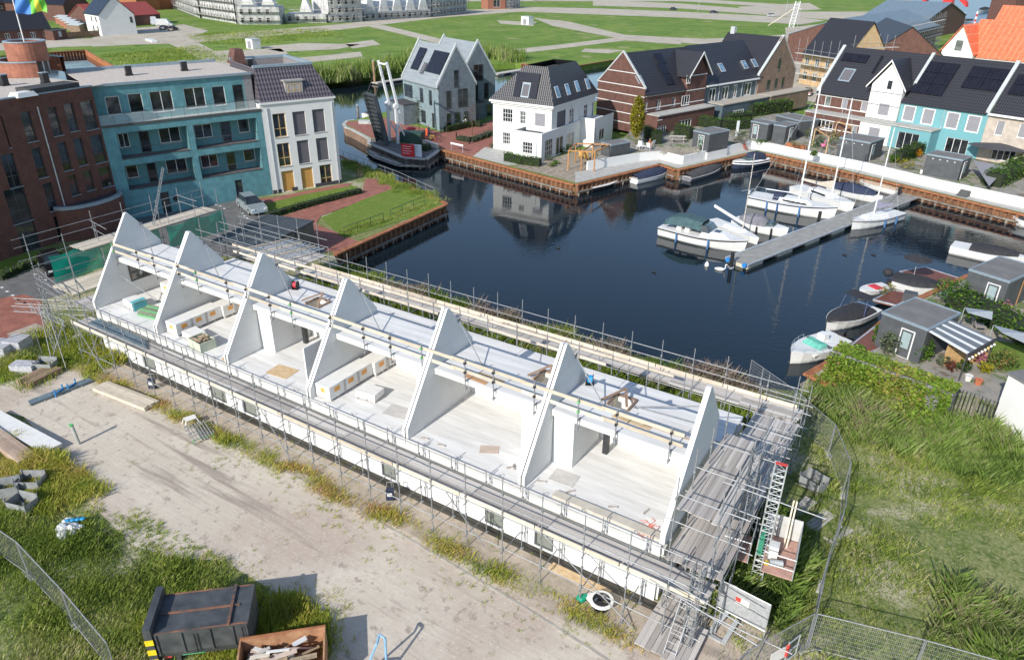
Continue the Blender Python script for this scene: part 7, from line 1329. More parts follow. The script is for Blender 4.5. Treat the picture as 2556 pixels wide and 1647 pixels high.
def hedge(label, pts, w_, h, z=0, m_=None, n=None, size=.12, name='hedge', cat='hedge'):
    pts = [g(*p, z) for p in pts]; t_ = thing(name, label, cat, (pts[0].x,pts[0].y,z)); mb = MB(); core = MB()
    for a, b_ in zip(pts, pts[1:]):
        L_ = (b_-a).length; u = (b_-a).normalized(); s_ = Vector((-u.y,u.x,0)); k = n or int(L_*(w_+2*h)*26)
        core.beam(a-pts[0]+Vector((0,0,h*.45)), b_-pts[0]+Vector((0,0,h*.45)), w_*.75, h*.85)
        for _ in range(k):
            e = rnd.random(); f = rnd.random(); p = a-pts[0]+u*L_*rnd.random()
            if e < .4: p += s_*(f-.5)*w_+Vector((0,0,h+rnd.gauss(0,.05)))
            else: p += s_*((.5 if e < .7 else -.5)*w_+rnd.gauss(0,.05))+Vector((0,0,f*h))
            mb.leaf(p, size*rnd.uniform(.6,1.3), min(1,max(0,rnd.gauss(.5,.2))))
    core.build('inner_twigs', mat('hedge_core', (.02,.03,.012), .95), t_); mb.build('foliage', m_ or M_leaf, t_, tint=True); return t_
def tree(name, label, px, py, h, w_, m_, n=700, size=.16, z=0, trunk=.3, cat='tree'):
    p = g(px, py, z); t_ = thing(name, label, cat, (p.x,p.y,z)); tr = MB().tube((0,0,0),(.05,.02,h*.5),.09*h/5,7,.05*h/5); mb = MB()
    for i in range(8):
        a = i*2.4; zz = h*(trunk+.08+.55*i/8); r_ = w_*.28*math.sin(math.pi*min(.95,(i+1.3)/9)); c = (r_*math.cos(a), r_*math.sin(a), zz+h*.06); tr.tube((.03,.01,zz-h*.12),c,.03,5,.012); leaves(mb, c, (w_*.26,w_*.26,h*.13), n//8, size)
    tr.build('trunk', M_bark, t_); mb.build('crown', m_, t_, tint=True); return t_
x_ = bush('columnar_tree', 'tall narrow golden yellow tree between the villa and the banded brick house', *KA(645,1335), 2.8, 7.0, M_leafy, 2600, .16, .9, 'tree', lumps=1)
for i, (x, y, lb) in enumerate(((1120,995,'left white flowering shrub in front of the grey gable'),(1210,985,'right white flowering shrub in front of the grey gable'))):
    t_ = bush('flowering_shrub', lb, *KG(x, y+60), 1.5, 2.0, M_leafd, 160, .1, group='white shrubs by the grey house'); mb = MB(); leaves(mb, (0,0,1.3), (.6,.6,.8), 110, .12, .8); mb.build('blossom', mat('white_blossom', (.72,.70,.66), .7), t_)
tree('young_tree', 'slim young tree at the corner of the pale blue house', *KG(755,1150), 5.5, 1.7, M_olive, 260, .13); tree('purple_tree', 'thin reddish young tree on stakes in front of the grey house', *KG(1290,1120), 4.6, 1.5, foliage('purple_leaf', [(.08,.04,.04),(.16,.09,.07),(.22,.14,.1)]), 180, .1)
hedge('low dark hedge along the foot of the grey gable wall', [KG(1020,1095),KG(1300,1035),KG(1380,1040)], 1.0, .9, m_=M_leafd); hedge('low planting bed along the red paving by the villa', [KG(1150,1170),KG(1280,1195),KG(1500,1120)], 1.3, .6, m_=M_olive, size=.1)
hedge('tall green grass hedge in front of the villa wing', [KV(325,1440),KV(560,1490),KV(790,1520)], .9, 1.1, m_=M_leaf, size=.13)
bush('garden_plant', 'small dark shrub at the left corner of the villa', *KV(145,1275), .9, .8, M_olive, 100)
for i, (x, y, w_, h, m_, lb) in enumerate(((900,1440,1.0,.9,M_olive,'grey green plant at the villa wing window'),(1000,1490,1.1,.6,M_leaf,'low green plant in the villa gravel garden'),(1080,1290+60,1.0,1.0,M_leafd,'potted plants by the villa glass doors'),(1560,1440,1.8,1.0,M_olive,'silvery shrubs in the villa pergola corner'),(1500,1250,1.8,2.2,M_leafd,'dark climbing shrub behind the villa pergola'),(930,1520,1.2,.6,M_leaf,'green plants above the villa quay'))): bush('garden_plant', lb, *KV(x, y), w_, h, m_, 140, .1)
po = mat('orange_timber', (.48,.24,.09), .7, var=.15); P4 = [g(*KV(*q)) for q in ((1155,1570),(1500,1590),(1700,1480),(1250,1470))]; pc = P4[0]; pg = thing('pergola', 'orange brown timber pergola on the villa terrace', 'pergola', (pc.x,pc.y,0)); hP = 2.5
P4[2] = P4[1]+(P4[2]-P4[1])*1.0
for p in P4+[(P4[0]+P4[1])/2, (P4[2]+P4[3])/2]: MB().tube(p-pc, p-pc+Vector((0,0,hP)), .09, 6).build('post', po, pg)
for i in range(4): MB().beam(P4[i]-pc+Vector((0,0,hP)), P4[(i+1)%4]-pc+Vector((0,0,hP)), .14, .16).build('top_beam', po, pg)
MB().beam((P4[0]+P4[1])/2-pc+Vector((0,0,hP)), (P4[2]+P4[3])/2-pc+Vector((0,0,hP)), .12, .14).build('top_beam', po, pg)
def chair(px, py, rz, m_, lb, z=0, group=None, s=1.0, name='garden_chair'):
    p = g(px, py, z); t_ = thing(name, lb, 'chair', (p.x,p.y,z), rz, group); MB().bx(-.28*s,-.28*s,.4,.28*s,.28*s,.46).build('seat', m_, t_); MB().slab([(-.28*s,.26*s,.45),(.28*s,.26*s,.45),(.28*s,.42*s,1.05),(-.28*s,.42*s,1.05)], (0,.05,0)).build('backrest', m_, t_)
    for x in (-.26,.22):
        for y in (-.26,.22): MB().bx(x*s,y*s,0,(x+.04)*s,(y+.04)*s,.4).build('leg', m_, t_)
    return t_
for i, (x, y, lb) in enumerate(((1310,1420,'left ochre cushioned chair under the villa pergola'),(1400,1440,'middle ochre cushioned chair under the villa pergola'),(1345,1380,'rear ochre cushioned chair under the villa pergola'))): chair(*KV(x, y), i*.8, mat('ochre_cushion', (.52,.30,.07), .8), lb, group='ochre chairs under the pergola')
for i, (x, y) in enumerate(((680,1385),(745,1385),(800,1395),(820,1365))): chair(*KA(x, y), i*1.5, M_wfr, ['leftmost white chair on the brick house terrace','white chair left of the middle on the brick house terrace','white chair right of the middle on the brick house terrace','rightmost white chair on the brick house terrace'][i], .95, 'white chairs of the brick house garden')
p = g(*KA(1110,1300), .95); t_ = thing('picnic_table', 'grey timber picnic table behind the banded brick house', 'table', (p.x,p.y,.95), .5); MB().bx(-1.1,-.4,.72,1.1,.4,.78).build('tabletop', M_wood_old, t_); MB().bx(-1.1,-.95,.42,1.1,-.65,.47).build('bench', M_wood_old, t_); MB().bx(-1.1,.65,.42,1.1,.95,.47).build('bench', M_wood_old, t_)
for x in (-.8,.75): MB().beam((x,-.7,0),(x,-.1,.72),.06,.1,up=(1,0,0)).beam((x,.7,0),(x,.1,.72),.06,.1,up=(1,0,0)).bx(x-.03,-.9,.36,x+.03,.9,.42).build('leg', M_wood_old, t_)
def parasol(px, py, z, m_, lb, op=0.0, r_=1.3, rz=0):
    p = g(px, py, z); t_ = thing('parasol', lb, 'parasol', (p.x,p.y,z), rz); MB().tube((0,0,0),(0,0,2.5),.03,6).build('pole', M_alu, t_)
    if op: MB().loft([[(r_*math.cos(i*math.pi/4)*op,r_*math.sin(i*math.pi/4),2.1) for i in range(8)],[(.02*math.cos(i*math.pi/4),.02*math.sin(i*math.pi/4),2.6) for i in range(8)]], cap=False).build('canopy', m_, t_)
    else: MB().loft([[(.14*math.cos(i*math.pi/4),.14*math.sin(i*math.pi/4),.9) for i in range(8)],[(.2*math.cos(i*math.pi/4),.2*math.sin(i*math.pi/4),1.4) for i in range(8)],[(.03*math.cos(i*math.pi/4),.03*math.sin(i*math.pi/4),2.6) for i in range(8)]]).build('folded_canopy', m_, t_)
parasol(*KA(712,1330), .95, mat('slate_fabric', (.14,.17,.21), .8), 'folded slate grey parasol by the brick house hedge'); parasol(*KB(1950,1250), .95, mat('charcoal_fabric', (.06,.06,.07), .8), 'large open charcoal parasol in front of the beige house', 1.5, 2.4)
hedge('clipped green hedge left of the banded brick house garden', [KA(740,1240),KA(900,1330)], 1.2, 1.6, .95, M_leafd); hedge('clipped green hedge before the glass doors of the brick house', [KA(1090,1230),KA(1260,1270)], 1.3, 1.7, .95); hedge('long green hedge in front of the navy houses', [KA(1340,1120),KA(1600,1170),KA(1900,1150)], 1.6, 1.5, .95); hedge('green hedge strip beside the navy wing', [KA(1650,1110),KA(1900,1080)], 1.8, 1.6, .95, M_leafd); hedge('climbing green roof on the pergola behind the sheds', [KA(1880,1020),KA(2110,985),KA(2330,960)], 2.4, 2.0, .95)
bush('garden_plant', 'climbing plant on the corner of the shed on the zigzag quay', *KA(1350,1400), 1.4, 2.2, M_leaf, 220, z=.95); bush('garden_plant', 'yellow green grasses in pots right of the shed on the zigzag quay', *KA(1790,1330), 2.2, 1.9, M_olive, 300, .12, z=.95); bush('garden_plant', 'small palm beside the touching pair of sheds', *KZ(960,135), 1.4, 1.6, M_leafd, 160, z=.95); bush('garden_plant', 'green fern bed under the touching pair of sheds', *KZ(930,160), 1.9, .6, M_leaf, 160, z=.95); bush('garden_plant', 'low garden plants behind the white wall of the brick house', *KA(1080,1400), 2.2, .8, M_leaf, 160, z=.95)
p = g(*KZ(765,110), .95); o = MB().bx(-.2,-.12,0,.2,.12,2.2).build('concrete_pillar', M_cop); o.location = p; tag(o, 'slim pale grey pillar between the garden sheds', 'pillar')
M_wicker = mat('wicker_fence', (.30,.27,.23), .9, var=.2)
t_ = thing('wicker_fence', 'grey wicker fence on the white wall in front of the brick house garden', 'fence'); a, b_ = g(*KA(920,1435),.95), g(*KA(1350,1440),.95); n_k = 46
for i in range(n_k): p = a+(b_-a)*i/n_k; MB().bx(p.x-.03,p.y-.03,.95,p.x+.03,p.y+.03,1.9+rnd.uniform(-.1,.15)).build('paling', M_wicker, t_)
o = MB().bx(-1.4,-.4,0,1.4,.4,.6).bx(-1.35,-.35,.6,1.35,.35,.62).build('rusty_planter', M_rust); p = g(*KZ(1170,195), 1.0); o.location = p; o.rotation_euler = (0,0,R(-19)); tag(o, 'long rusty steel planter with pale grasses on the white wall', 'planter'); bush('ornamental_grass', 'pale feathery grasses growing in the rusty planter', *KZ(1165,180), 2.6, .7, foliage('pale_grass', [(.22,.2,.1),(.38,.34,.2)]), 200, .1, 1.6, 'grass', d=.7, stem=False)
P4 = [g(*KB(*q), .95) for q in ((110,1010+60),(245,1160),(480,1040),(330,990))]; pc = P4[0]; pg = thing('pergola', 'yellow timber pergola with climbers in front of the striped brick house', 'pergola', (pc.x,pc.y,.95)); larch = MATS['larch']
for p in P4: MB().bx(p.x-pc.x-.06,p.y-pc.y-.06,0,p.x-pc.x+.06,p.y-pc.y+.06,2.3).build('post', larch, pg)
for i in range(4): MB().beam(P4[i]-pc+Vector((0,0,1.42+.9)), P4[(i+1)%4]-pc+Vector((0,0,2.32)), .1, .14).build('top_beam', larch, pg)
for (x, y, w_, h, m_, lb) in ((160,1090,1.8,1.8,M_leafd,'dark green climber under the yellow pergola'),(300,1060,2.4,2.0,M_leaf,'bright green climber right under the yellow pergola'),(120,1180,1.0,.9,M_leaf,'hanging green plant on the white wall by the yellow pergola'),(1020,1300,2.6,1.3,M_leafy,'yellow flowering planting on the white wall before the turquoise house'),(900,1240,1.8,1.2,M_leaf,'green shrub beside the yellow planting'),(1180,1190,1.2,1.2,foliage('orange_flower', [(.5,.2,.01),(.62,.34,.03)]),'orange flowers on the end of the turquoise house hedge'),(60,1000,1.0,1.6,M_olive,'dry grass clump at the corner of the striped brick house')): bush('garden_plant', lb, *KB(x, y), w_, h, m_, 260, .12, .95)
hedge('sloping dark green hedge between the two big sheds', [KB(960,1240),KB(1270,1110)], 1.5, 1.5, .95, M_leafd); hedge('high green hedge along the right edge of the coloured row', [KB(1920,1480),KB(2120,1380),KB(2300,1290)], 2.4, 1.6, .95); hedge('small green hedge behind the widest shed', [KB(1700,1160),KB(1830,1140)], 1.0, 1.6, .95, M_leafd)
o = MB(); o.ball((0,0,.6),.35,8,6,.7).path([(.1,0,.9),(.15,0,1.2),(.3,0,1.35)],.06,6); p = g(*KB(215,1110), .95); o = o.build('inflatable_flamingo', mat('pink_plastic', (.75,.16,.30), .4), smooth=True); o.location = p; tag(o, 'pink inflatable bird under the yellow pergola', 'pool toy')
t_ = thing('shade_sail', 'pale grey shade sail over the terrace right of the widest shed', 'shade sail'); P3 = [g(*KB(1730,1215),2.6), g(*KB(1900,1480),1.6), g(*KB(2080,1290),2.4)]; MB().slab(P3, (0,0,.03)).build('sail', M_blind_l, t_); MB().tube((P3[2].x,P3[2].y,.95),P3[2],.04,5).build('sail_pole', M_alu, t_)
setting('near_garden', MB().sheet([g2(2090,905),g2(2190,862),g2(2215,800),g2(2420,690),g2(2700,760),g2(2700,1010),g2(2480,1010),g2(2360,960),g2(2200,900)], .02), M_gardt)
setting('lawn', MB().sheet([g2(2470,850),g2(2556,860),g2(2640,900),g2(2640,960),g2(2520,930),g2(2455,905)], .05), M_lawn)
M_reddeck = stripes('red_deck_planks', (.20,.075,.05), (.10,.04,.03), 'h', .18, .15)
def plank_deck(name, label, pxs, z, m_=None, th=.2):
    P = [g2(*p, z) for p in pxs]; c = P[0]; t_ = thing(name, label, 'deck', (c[0],c[1],z)); MB().prism([(x-c[0],y-c[1]) for x, y in P], -th, 0).build('deck', m_ or M_reddeck, t_); mb = MB()
    for a, b_ in zip(P, P[1:]+P[:1]): mb.beam((a[0]-c[0],a[1]-c[1],-.02),(b_[0]-c[0],b_[1]-c[1],-.02),.1,.12)
    mb.build('edge', M_alu, t_); return t_
plank_deck('floating_deck', 'red plank floating deck behind the black covered boat', [(2246,678),(2308,667),(2412,700),(2400,722),(2330,720)], -.9); plank_deck('floating_deck', 'small red plank deck with grass pots beside the white tender', [(2180,748),(2228,724),(2290,735),(2238,762)], -.9); plank_deck('garden_deck', 'brown plank deck along the water in front of the near shed', [(2112,872),(2185,815),(2225,812),(2210,862),(2140,895)], .06, th=.5)
quay('near_quay', 'rusty sheet pile quay at the near garden corner beside the open motorboat', [g(2700,640),g(2420,690),g(2244,772),g(2200,815),g(2112,886),g(2020,938)]); quay('near_quay', 'rusty sheet pile end wall running into the reeds', [g(2020,938),g(2055,958),g(2150,1004)], ztop=.3)
for i,(x,y) in enumerate(((2205,726),(2222,718))): bush('ornamental_grass', ['front yellow grass pot on the small red deck','rear yellow grass pot on the small red deck'][i], x, y+10, .9, .8, foliage('dry_grass', [(.16,.15,.03),(.3,.26,.06)]), 90, .09, -.9, 'plant', group='grass pots on the red deck')
o = MB().bx(-.5,-.4,0,.5,.4,.8).build('storage_box', M_shed); o.location = g(2268,752,-.9); tag(o, 'dark storage box on the small red deck', 'box')
a, b_ = g(2068,935), g(2362,1048); gbn = thing('gabion_wall', 'stone filled gabion wall overgrown by bright green and reddish ivy', 'wall', (a.x,a.y,0), math.atan2((b_-a).y,(b_-a).x)); gl2 = (b_-a).length
MB().bx(0,-.3,0,gl2,.3,1.9).build('gabion', ground('gabion_stone', [((.22,.22,.23),0,0,0),((.34,.34,.35),5,.45,.6),((.10,.10,.11),8,.5,.6)], bump=1), gbn)
mb = MB()
for _ in range(9000):
    u = rnd.random()*gl2; e = rnd.random()
    if e < .55: p = (u, -.35-abs(rnd.gauss(0,.25))-.5*(1-u/gl2)*rnd.random(), rnd.random()*1.95)
    elif e < .85: p = (u, rnd.uniform(-.4,.9), 1.95+abs(rnd.gauss(0,.12)))
    else: p = (u, -.6-rnd.random()*1.6, .15+rnd.random()*.7*(1))
    if gl2*.82 < u < gl2*.93 and .5 < p[2] < 1.7 and e < .55 and rnd.random() < .75: continue
    k = .5+.35*math.sin(u*1.1)*math.cos(u*.37+p[2]); mb.leaf(p, rnd.uniform(.07,.15), min(1,max(0,k*.6+rnd.gauss(.15,.18))))
mb.build('ivy', M_ivy, gbn, tint=True)
t_ = thing('board_fence', 'black board fence with one brown post between the ivy and the white house', 'fence'); a, b_ = g(2372,1040), g(2478,1078); u = (b_-a).normalized(); 
for i in range(int((b_-a).length/.2)): p = a+u*i*.2; MB().beam(p, p+Vector((0,0,1.9)), .18, .04, up=(u.x,u.y,0)).build('board', M_plinth if i % 2 else M_black, t_)
p = a+(b_-a)*.45; MB().bx(p.x-.06,p.y-.16,0,p.x+.06,p.y-.06,2.0).build('post', M_brnb, t_)
wr = Bld('white_side_house', 'white wall and dark roof corner of a house cut by the right edge', 'house', (g(2475,1052)).to_tuple()[:2], R(48)); p = wr.on('x', 0, 2520, 945)
wr.part('wall', MB().bx(0,-7,0,7,0,3.2), M_white); wr.part('flat_roof', MB().bx(-.1,-7.1,3.2,7.1,.1,3.32), M_shroof)
for (px, py, w_, h, m_, lb, n) in ((2215,885,1.3,1.9,M_olive,'round olive tree in a tub left of the near shed door',420),(2305,905,1.5,1.6,M_leaf,'broad leaved green shrub right of the near shed door',420),(2245,690+30,.1,.1,M_leaf,'x',0),(2372,755,3.0,2.2,M_leaf,'large round green bush behind the red deck',700),(2430,905,1.2,1.0,foliage('pink_flower',[(.14,.2,.05),(.5,.16,.25),(.62,.3,.38)]),'pink flowering shrub in a pot before the slatted fence',240),(2455,930,.9,.8,M_leafy,'yellow green plant beside the pink shrub',160),(2500,925,1.9,1.5,foliage('red_green',[(.06,.1,.02),(.14,.2,.04),(.3,.12,.06)]),'reddish green shrub near the white house',420),(2375,925,.9,.8,foliage('maple',[(.1,.04,.03),(.2,.07,.05)]),'small dark red shrub in the near garden',120),(2350,915,.8,.9,M_olive,'thin grey green shrub left of the dark red one',120),(2400,930,.9,1.0,M_leafd,'potted shrub under the slatted fence',160),(2180,860,.5,2.0,M_leaf,'slim upright conifer on the brown plank deck',160),(2140,880,.9,.6,M_leaf,'green tuft on the near sheet pile corner',100),(2500,780,1.6,1.0,foliage('pink_flower',[(.1,.1,.1)]),'pink flowering plants at the door of the right shed',160)):
    if n: bush('garden_plant', lb, px, py, w_, h, m_, n, .11)
hedge('broad green hedge between the two near sheds', [(2375,760),(2450,790),(2556,850),(2620,880)], 2.4, 1.3, 0, M_leaf, size=.14)
for i, q in enumerate((((2408,768),(2478,778),(2476,798),(2415,780)),((2480,812),(2570,835),(2570,862),(2500,830)))): t_ = thing('shade_sail', ['small grey shade sail hung over the hedge','larger pale grey shade sail at the right edge'][i], 'shade sail'); MB().slab([g(*p, 2.0+.2*(k % 2)) for k, p in enumerate(q)], (0,0,.03)).build('sail', mat('sail_grey', (.34,.37,.40), .8), t_); pp = g(*q[0], 2.0); MB().tube((pp.x,pp.y,0),pp,.03,5).build('sail_pole', M_alu, t_)
for i, (x, y) in enumerate(((2440,825),(2470,850))): chair(x, y, 2+i, mat('taupe_cushion', (.30,.27,.24), .8), ['taupe lounge chair left on the paved near garden','taupe lounge chair right on the paved near garden'][i], 0, 'taupe lounge chairs', 1.3)
for i, (x, y, m_, lb) in enumerate(((2415,950,M_foil,'grey round plant pot in front of the slatted fence'),(2440,960,mat('terracotta',(.5,.16,.08),.8),'terracotta bowl pot in the near garden'))):
    p = g(x, y); o = MB().loft([[(r_*math.cos(k*.7854),r_*math.sin(k*.7854),z) for k in range(8)] for r_, z in ((.16,0),(.26,.4),(.22,.38))]).build('plant_pot', m_); o.location = p; tag(o, lb, 'pot')
p = g(2556,760); cb = thing('garden_canopy', 'dark flat roofed canopy with orange timber post beside the right shed', 'canopy', (g(2530,760).x, g(2530,760).y, 0), s8.ang); MB().bx(0,0,2.3,5,3,2.45).build('roof', M_shroof, cb); MB().bx(0,0,0,.14,.14,2.3).build('post', po, cb)
def person(px, py, h, rz, top, legs, skin, hair, label, z=0, seated=False, kk=None):
    p = g(*(kk(px, py) if kk else (px, py)), z); t_ = thing('person', label, 'person', (p.x,p.y,z), rz); s = h/1.8
    def chain(name, pts, m_):
        me = bpy.data.meshes.new(name); V = [q[0] for q in pts]; me.from_pydata([tuple(Vector(v)*s) for v in V], [(q[1], i) for i, q in enumerate(pts) if q[1] is not None], []); o = bpy.data.objects.new(name, me); COL.objects.link(o); o.parent = t_
        sk = o.modifiers.new('skin', 'SKIN'); 
        for i, q in enumerate(pts): r_ = q[2]*s; me.skin_vertices[0].data[i].radius = (r_, r_) if me.skin_vertices else (r_, r_)
        me.skin_vertices[0].data[0].use_root = True; o.modifiers.new('sub', 'SUBSURF').levels = 1; o.modifiers['sub'].render_levels = 1; me.materials.append(m_); return o
    def skin_mesh(name, pts, m_):
        me = bpy.data.meshes.new(name); me.from_pydata([tuple(Vector(q[0])*s) for q in pts], [(q[1], i) for i, q in enumerate(pts) if q[1] is not None], []); o = bpy.data.objects.new(name, me); COL.objects.link(o); o.parent = t_
        md = o.modifiers.new('skin', 'SKIN'); ob_dat = me.skin_vertices[0].data
        for i, q in enumerate(pts): ob_dat[i].radius = (q[2]*s, q[2]*s)
        ob_dat[0].use_root = True; md2 = o.modifiers.new('sub', 'SUBSURF'); md2.levels = 1; md2.render_levels = 1; me.materials.append(m_); return o
    try:
        if seated: body = [((0,0,.5),None,.14),((0,0,.8),0,.15),((0,0,1.0),1,.13),((0,0,1.12),2,.05),((0,-.02,1.22),3,.09),((0,-.02,1.34),4,.07),((-.2,0,.98),2,.055),((-.26,-.12,.75),6,.045),((-.15,-.32,.62),7,.035),((.2,0,.98),2,.055),((.26,-.12,.75),9,.045),((.15,-.32,.62),10,.035),((-.1,-.05,.48),0,.09),((-.12,-.45,.48),12,.07),((-.12,-.5,.08),13,.05),((.1,-.05,.48),0,.09),((.12,-.45,.48),15,.07),((.12,-.5,.08),16,.05)]
        else: body = [((0,0,.95),None,.14),((0,-.03,1.2),0,.15),((0,-.06,1.42),1,.13),((0,-.07,1.52),2,.05),((0,-.09,1.62),3,.09),((0,-.09,1.74),4,.07),((-.2,-.05,1.4),2,.055),((-.27,-.1,1.14),6,.045),((-.22,-.28,.95),7,.035),((.2,-.05,1.4),2,.055),((.27,-.1,1.14),9,.045),((.22,-.28,.95),10,.035),((-.1,0,.9),0,.1),((-.12,-.04,.5),12,.075),((-.13,0,.06),13,.055),((-.13,-.14,.04),14,.04),((.1,0,.9),0,.1),((.12,.05,.5),16,.075),((.13,.1,.06),17,.055),((.13,-.04,.04),18,.04)]
        skin_mesh('body', body, top)
        hz = body[5][0]; MB().ball((0,hz[1]*s,(hz[2]-.02)*s),.105*s,8,6,1.1).build('head', skin, t_, smooth=True); MB().ball((0,(hz[1]+.02)*s,(hz[2]+.03)*s),.108*s,8,5,.9).build('hair', hair, t_, smooth=True)
    except Exception as e: print('person', e)
    return t_
M_or = mat('orange_workwear', (.85,.13,.03), .7); M_skin = mat('skin', (.50,.28,.20), .6); M_hair = mat('brown_hair', (.05,.03,.02), .8)
person(832, 1165, 1.8, 2.6, M_or, M_or, M_skin, M_hair, 'person in orange workwear standing left at the bridge end', kk=KG); person(852, 1150, 1.75, 1.2, mat('navy_work', (.04,.05,.10), .8), M_or, M_skin, M_hair, 'person in dark clothes standing behind the orange worker', kk=KG)
person(812, 212, 1.75, 2.4, mat('red_shirt', (.4,.1,.07), .7), M_black, M_skin, M_hair, 'person in a red shirt sitting on the quay edge near the speedboat', 0, True, KZ)
person(798, 1375, 1.7, 1.0, mat('rust_shirt', (.45,.16,.08), .7), M_black, M_skin, M_hair, 'person in a rust shirt sitting at the white chairs of the brick house garden', .95, True, KA)
def bike(px, py, rz, m_, lb):
    p = g(px, py); t_ = thing('bicycle', lb, 'bicycle', (p.x,p.y,0), rz, group='bicycles at the bridge end')
    for x in (-.52,.52): MB().path([(x+.33*math.cos(i*math.pi/6),0,.34+.33*math.sin(i*math.pi/6)) for i in range(13)],.02,4).build('wheel', M_black, t_)
    MB().path([(-.52,0,.34),(-.15,0,.34),(.35,0,.85),(-.25,0,.85),(-.15,0,.34)],.02,4).tube((.52,0,.34),(.35,0,.95),.02,4).build('frame', m_, t_); MB().bx(-.35,-.06,.9,-.15,.06,.95).build('saddle', M_black, t_); MB().tube((.35,-.25,1.0),(.35,.25,1.0),.015,4).build('handlebar', M_alu, t_)
for i, (x, y, c) in enumerate(((880,1190,'yellow'),(915,1210,'red'),(945,1185,'black'),(930,1165,'red2'))): bike(*KG(x, y), .4+i*.3, {'yellow':M_yel,'red':mat('bike_red',(.4,.05,.03),.5),'black':M_black,'red2':mat('bike_red',(.4,.05,.03))}[c], ['yellow bicycle at the bridge end','front red bicycle at the bridge end','black bicycle at the bridge end','rear red bicycle at the bridge end'][i])
p = g(*KG(690,1195)); o = MB().bx(-1.6,-.8,0,1.6,.8,1.4).bx(-1.65,-.85,1.4,1.65,.85,1.5).bx(-1.62,-.83,.1,-1.5,.83,1.39).build('green_container', mat('bottle_green', (.03,.075,.06), .5)); o.location = p; o.rotation_euler = (0,0,.3); tag(o, 'dark green steel container behind the bridge pier', 'container')
p = g(*KG(870,1235)); o = MB().bx(-1.8,-.25,0,1.8,.25,.5).bx(-1.8,-.3,.5,1.8,.3,.56).build('concrete_bench', M_conc); o.location = p; o.rotation_euler = (0,0,-.35); tag(o, 'pale concrete bench block at the end of the quay planting', 'bench')
p = g(*KG(672,1060), .9); o = MB().ball((0,0,0),.8,8,5,.3).build('red_cover', M_red, smooth=True); o.location = p; tag(o, 'red covered heap by the pale blue house', 'cover'); 
for i, q in enumerate(((1132,1165),(1262,1215))): p = g(*KG(*q)); t_ = thing('bollard', ['black bollard at the left end of the planting bed','black bollard at the right end of the planting bed'][i], 'bollard', (p.x,p.y,0), group='black bollards'); MB().tube((0,0,0),(0,0,.95),.1,8,.09).build('post', M_black, t_); MB().tube((0,0,.95),(0,0,1.02),.12,8,.06).build('cap', M_black, t_)
p = g(*KG(1138,1290)); t_ = thing('quay_bench', 'thin white railing bench on the red quay paving', 'bench', (p.x,p.y,0), R(-8)); MB().bx(-1.2,-.03,.85,1.2,.03,1.1).build('board', M_foil, t_); MB().tube((-1.1,0,0),(-1.1,0,.85),.03,5).tube((1.1,0,0),(1.1,0,.85),.03,5).build('legs', M_alu, t_)
p = g(*KG(210,1010)); o = MB().bx(-1.0,-.35,0,1.0,.35,.5).bx(-1.05,-.4,.5,1.05,.4,.56).build('stone_seat', M_cop); o.location = p; o.rotation_euler = (0,0,.5); tag(o, 'pale stone seat on the red tip of the island', 'bench')
bush('garden_plant', 'green shrubs beside the stone seat on the island tip', *KG(290,1030), 2.2, 1.0, M_olive, 160)
hedge('mixed green planting between the bridge pier and the paving', [KG(660,1250),KG(850,1280)], 1.6, .7, m_=M_leafd)
M_tyre = M_black
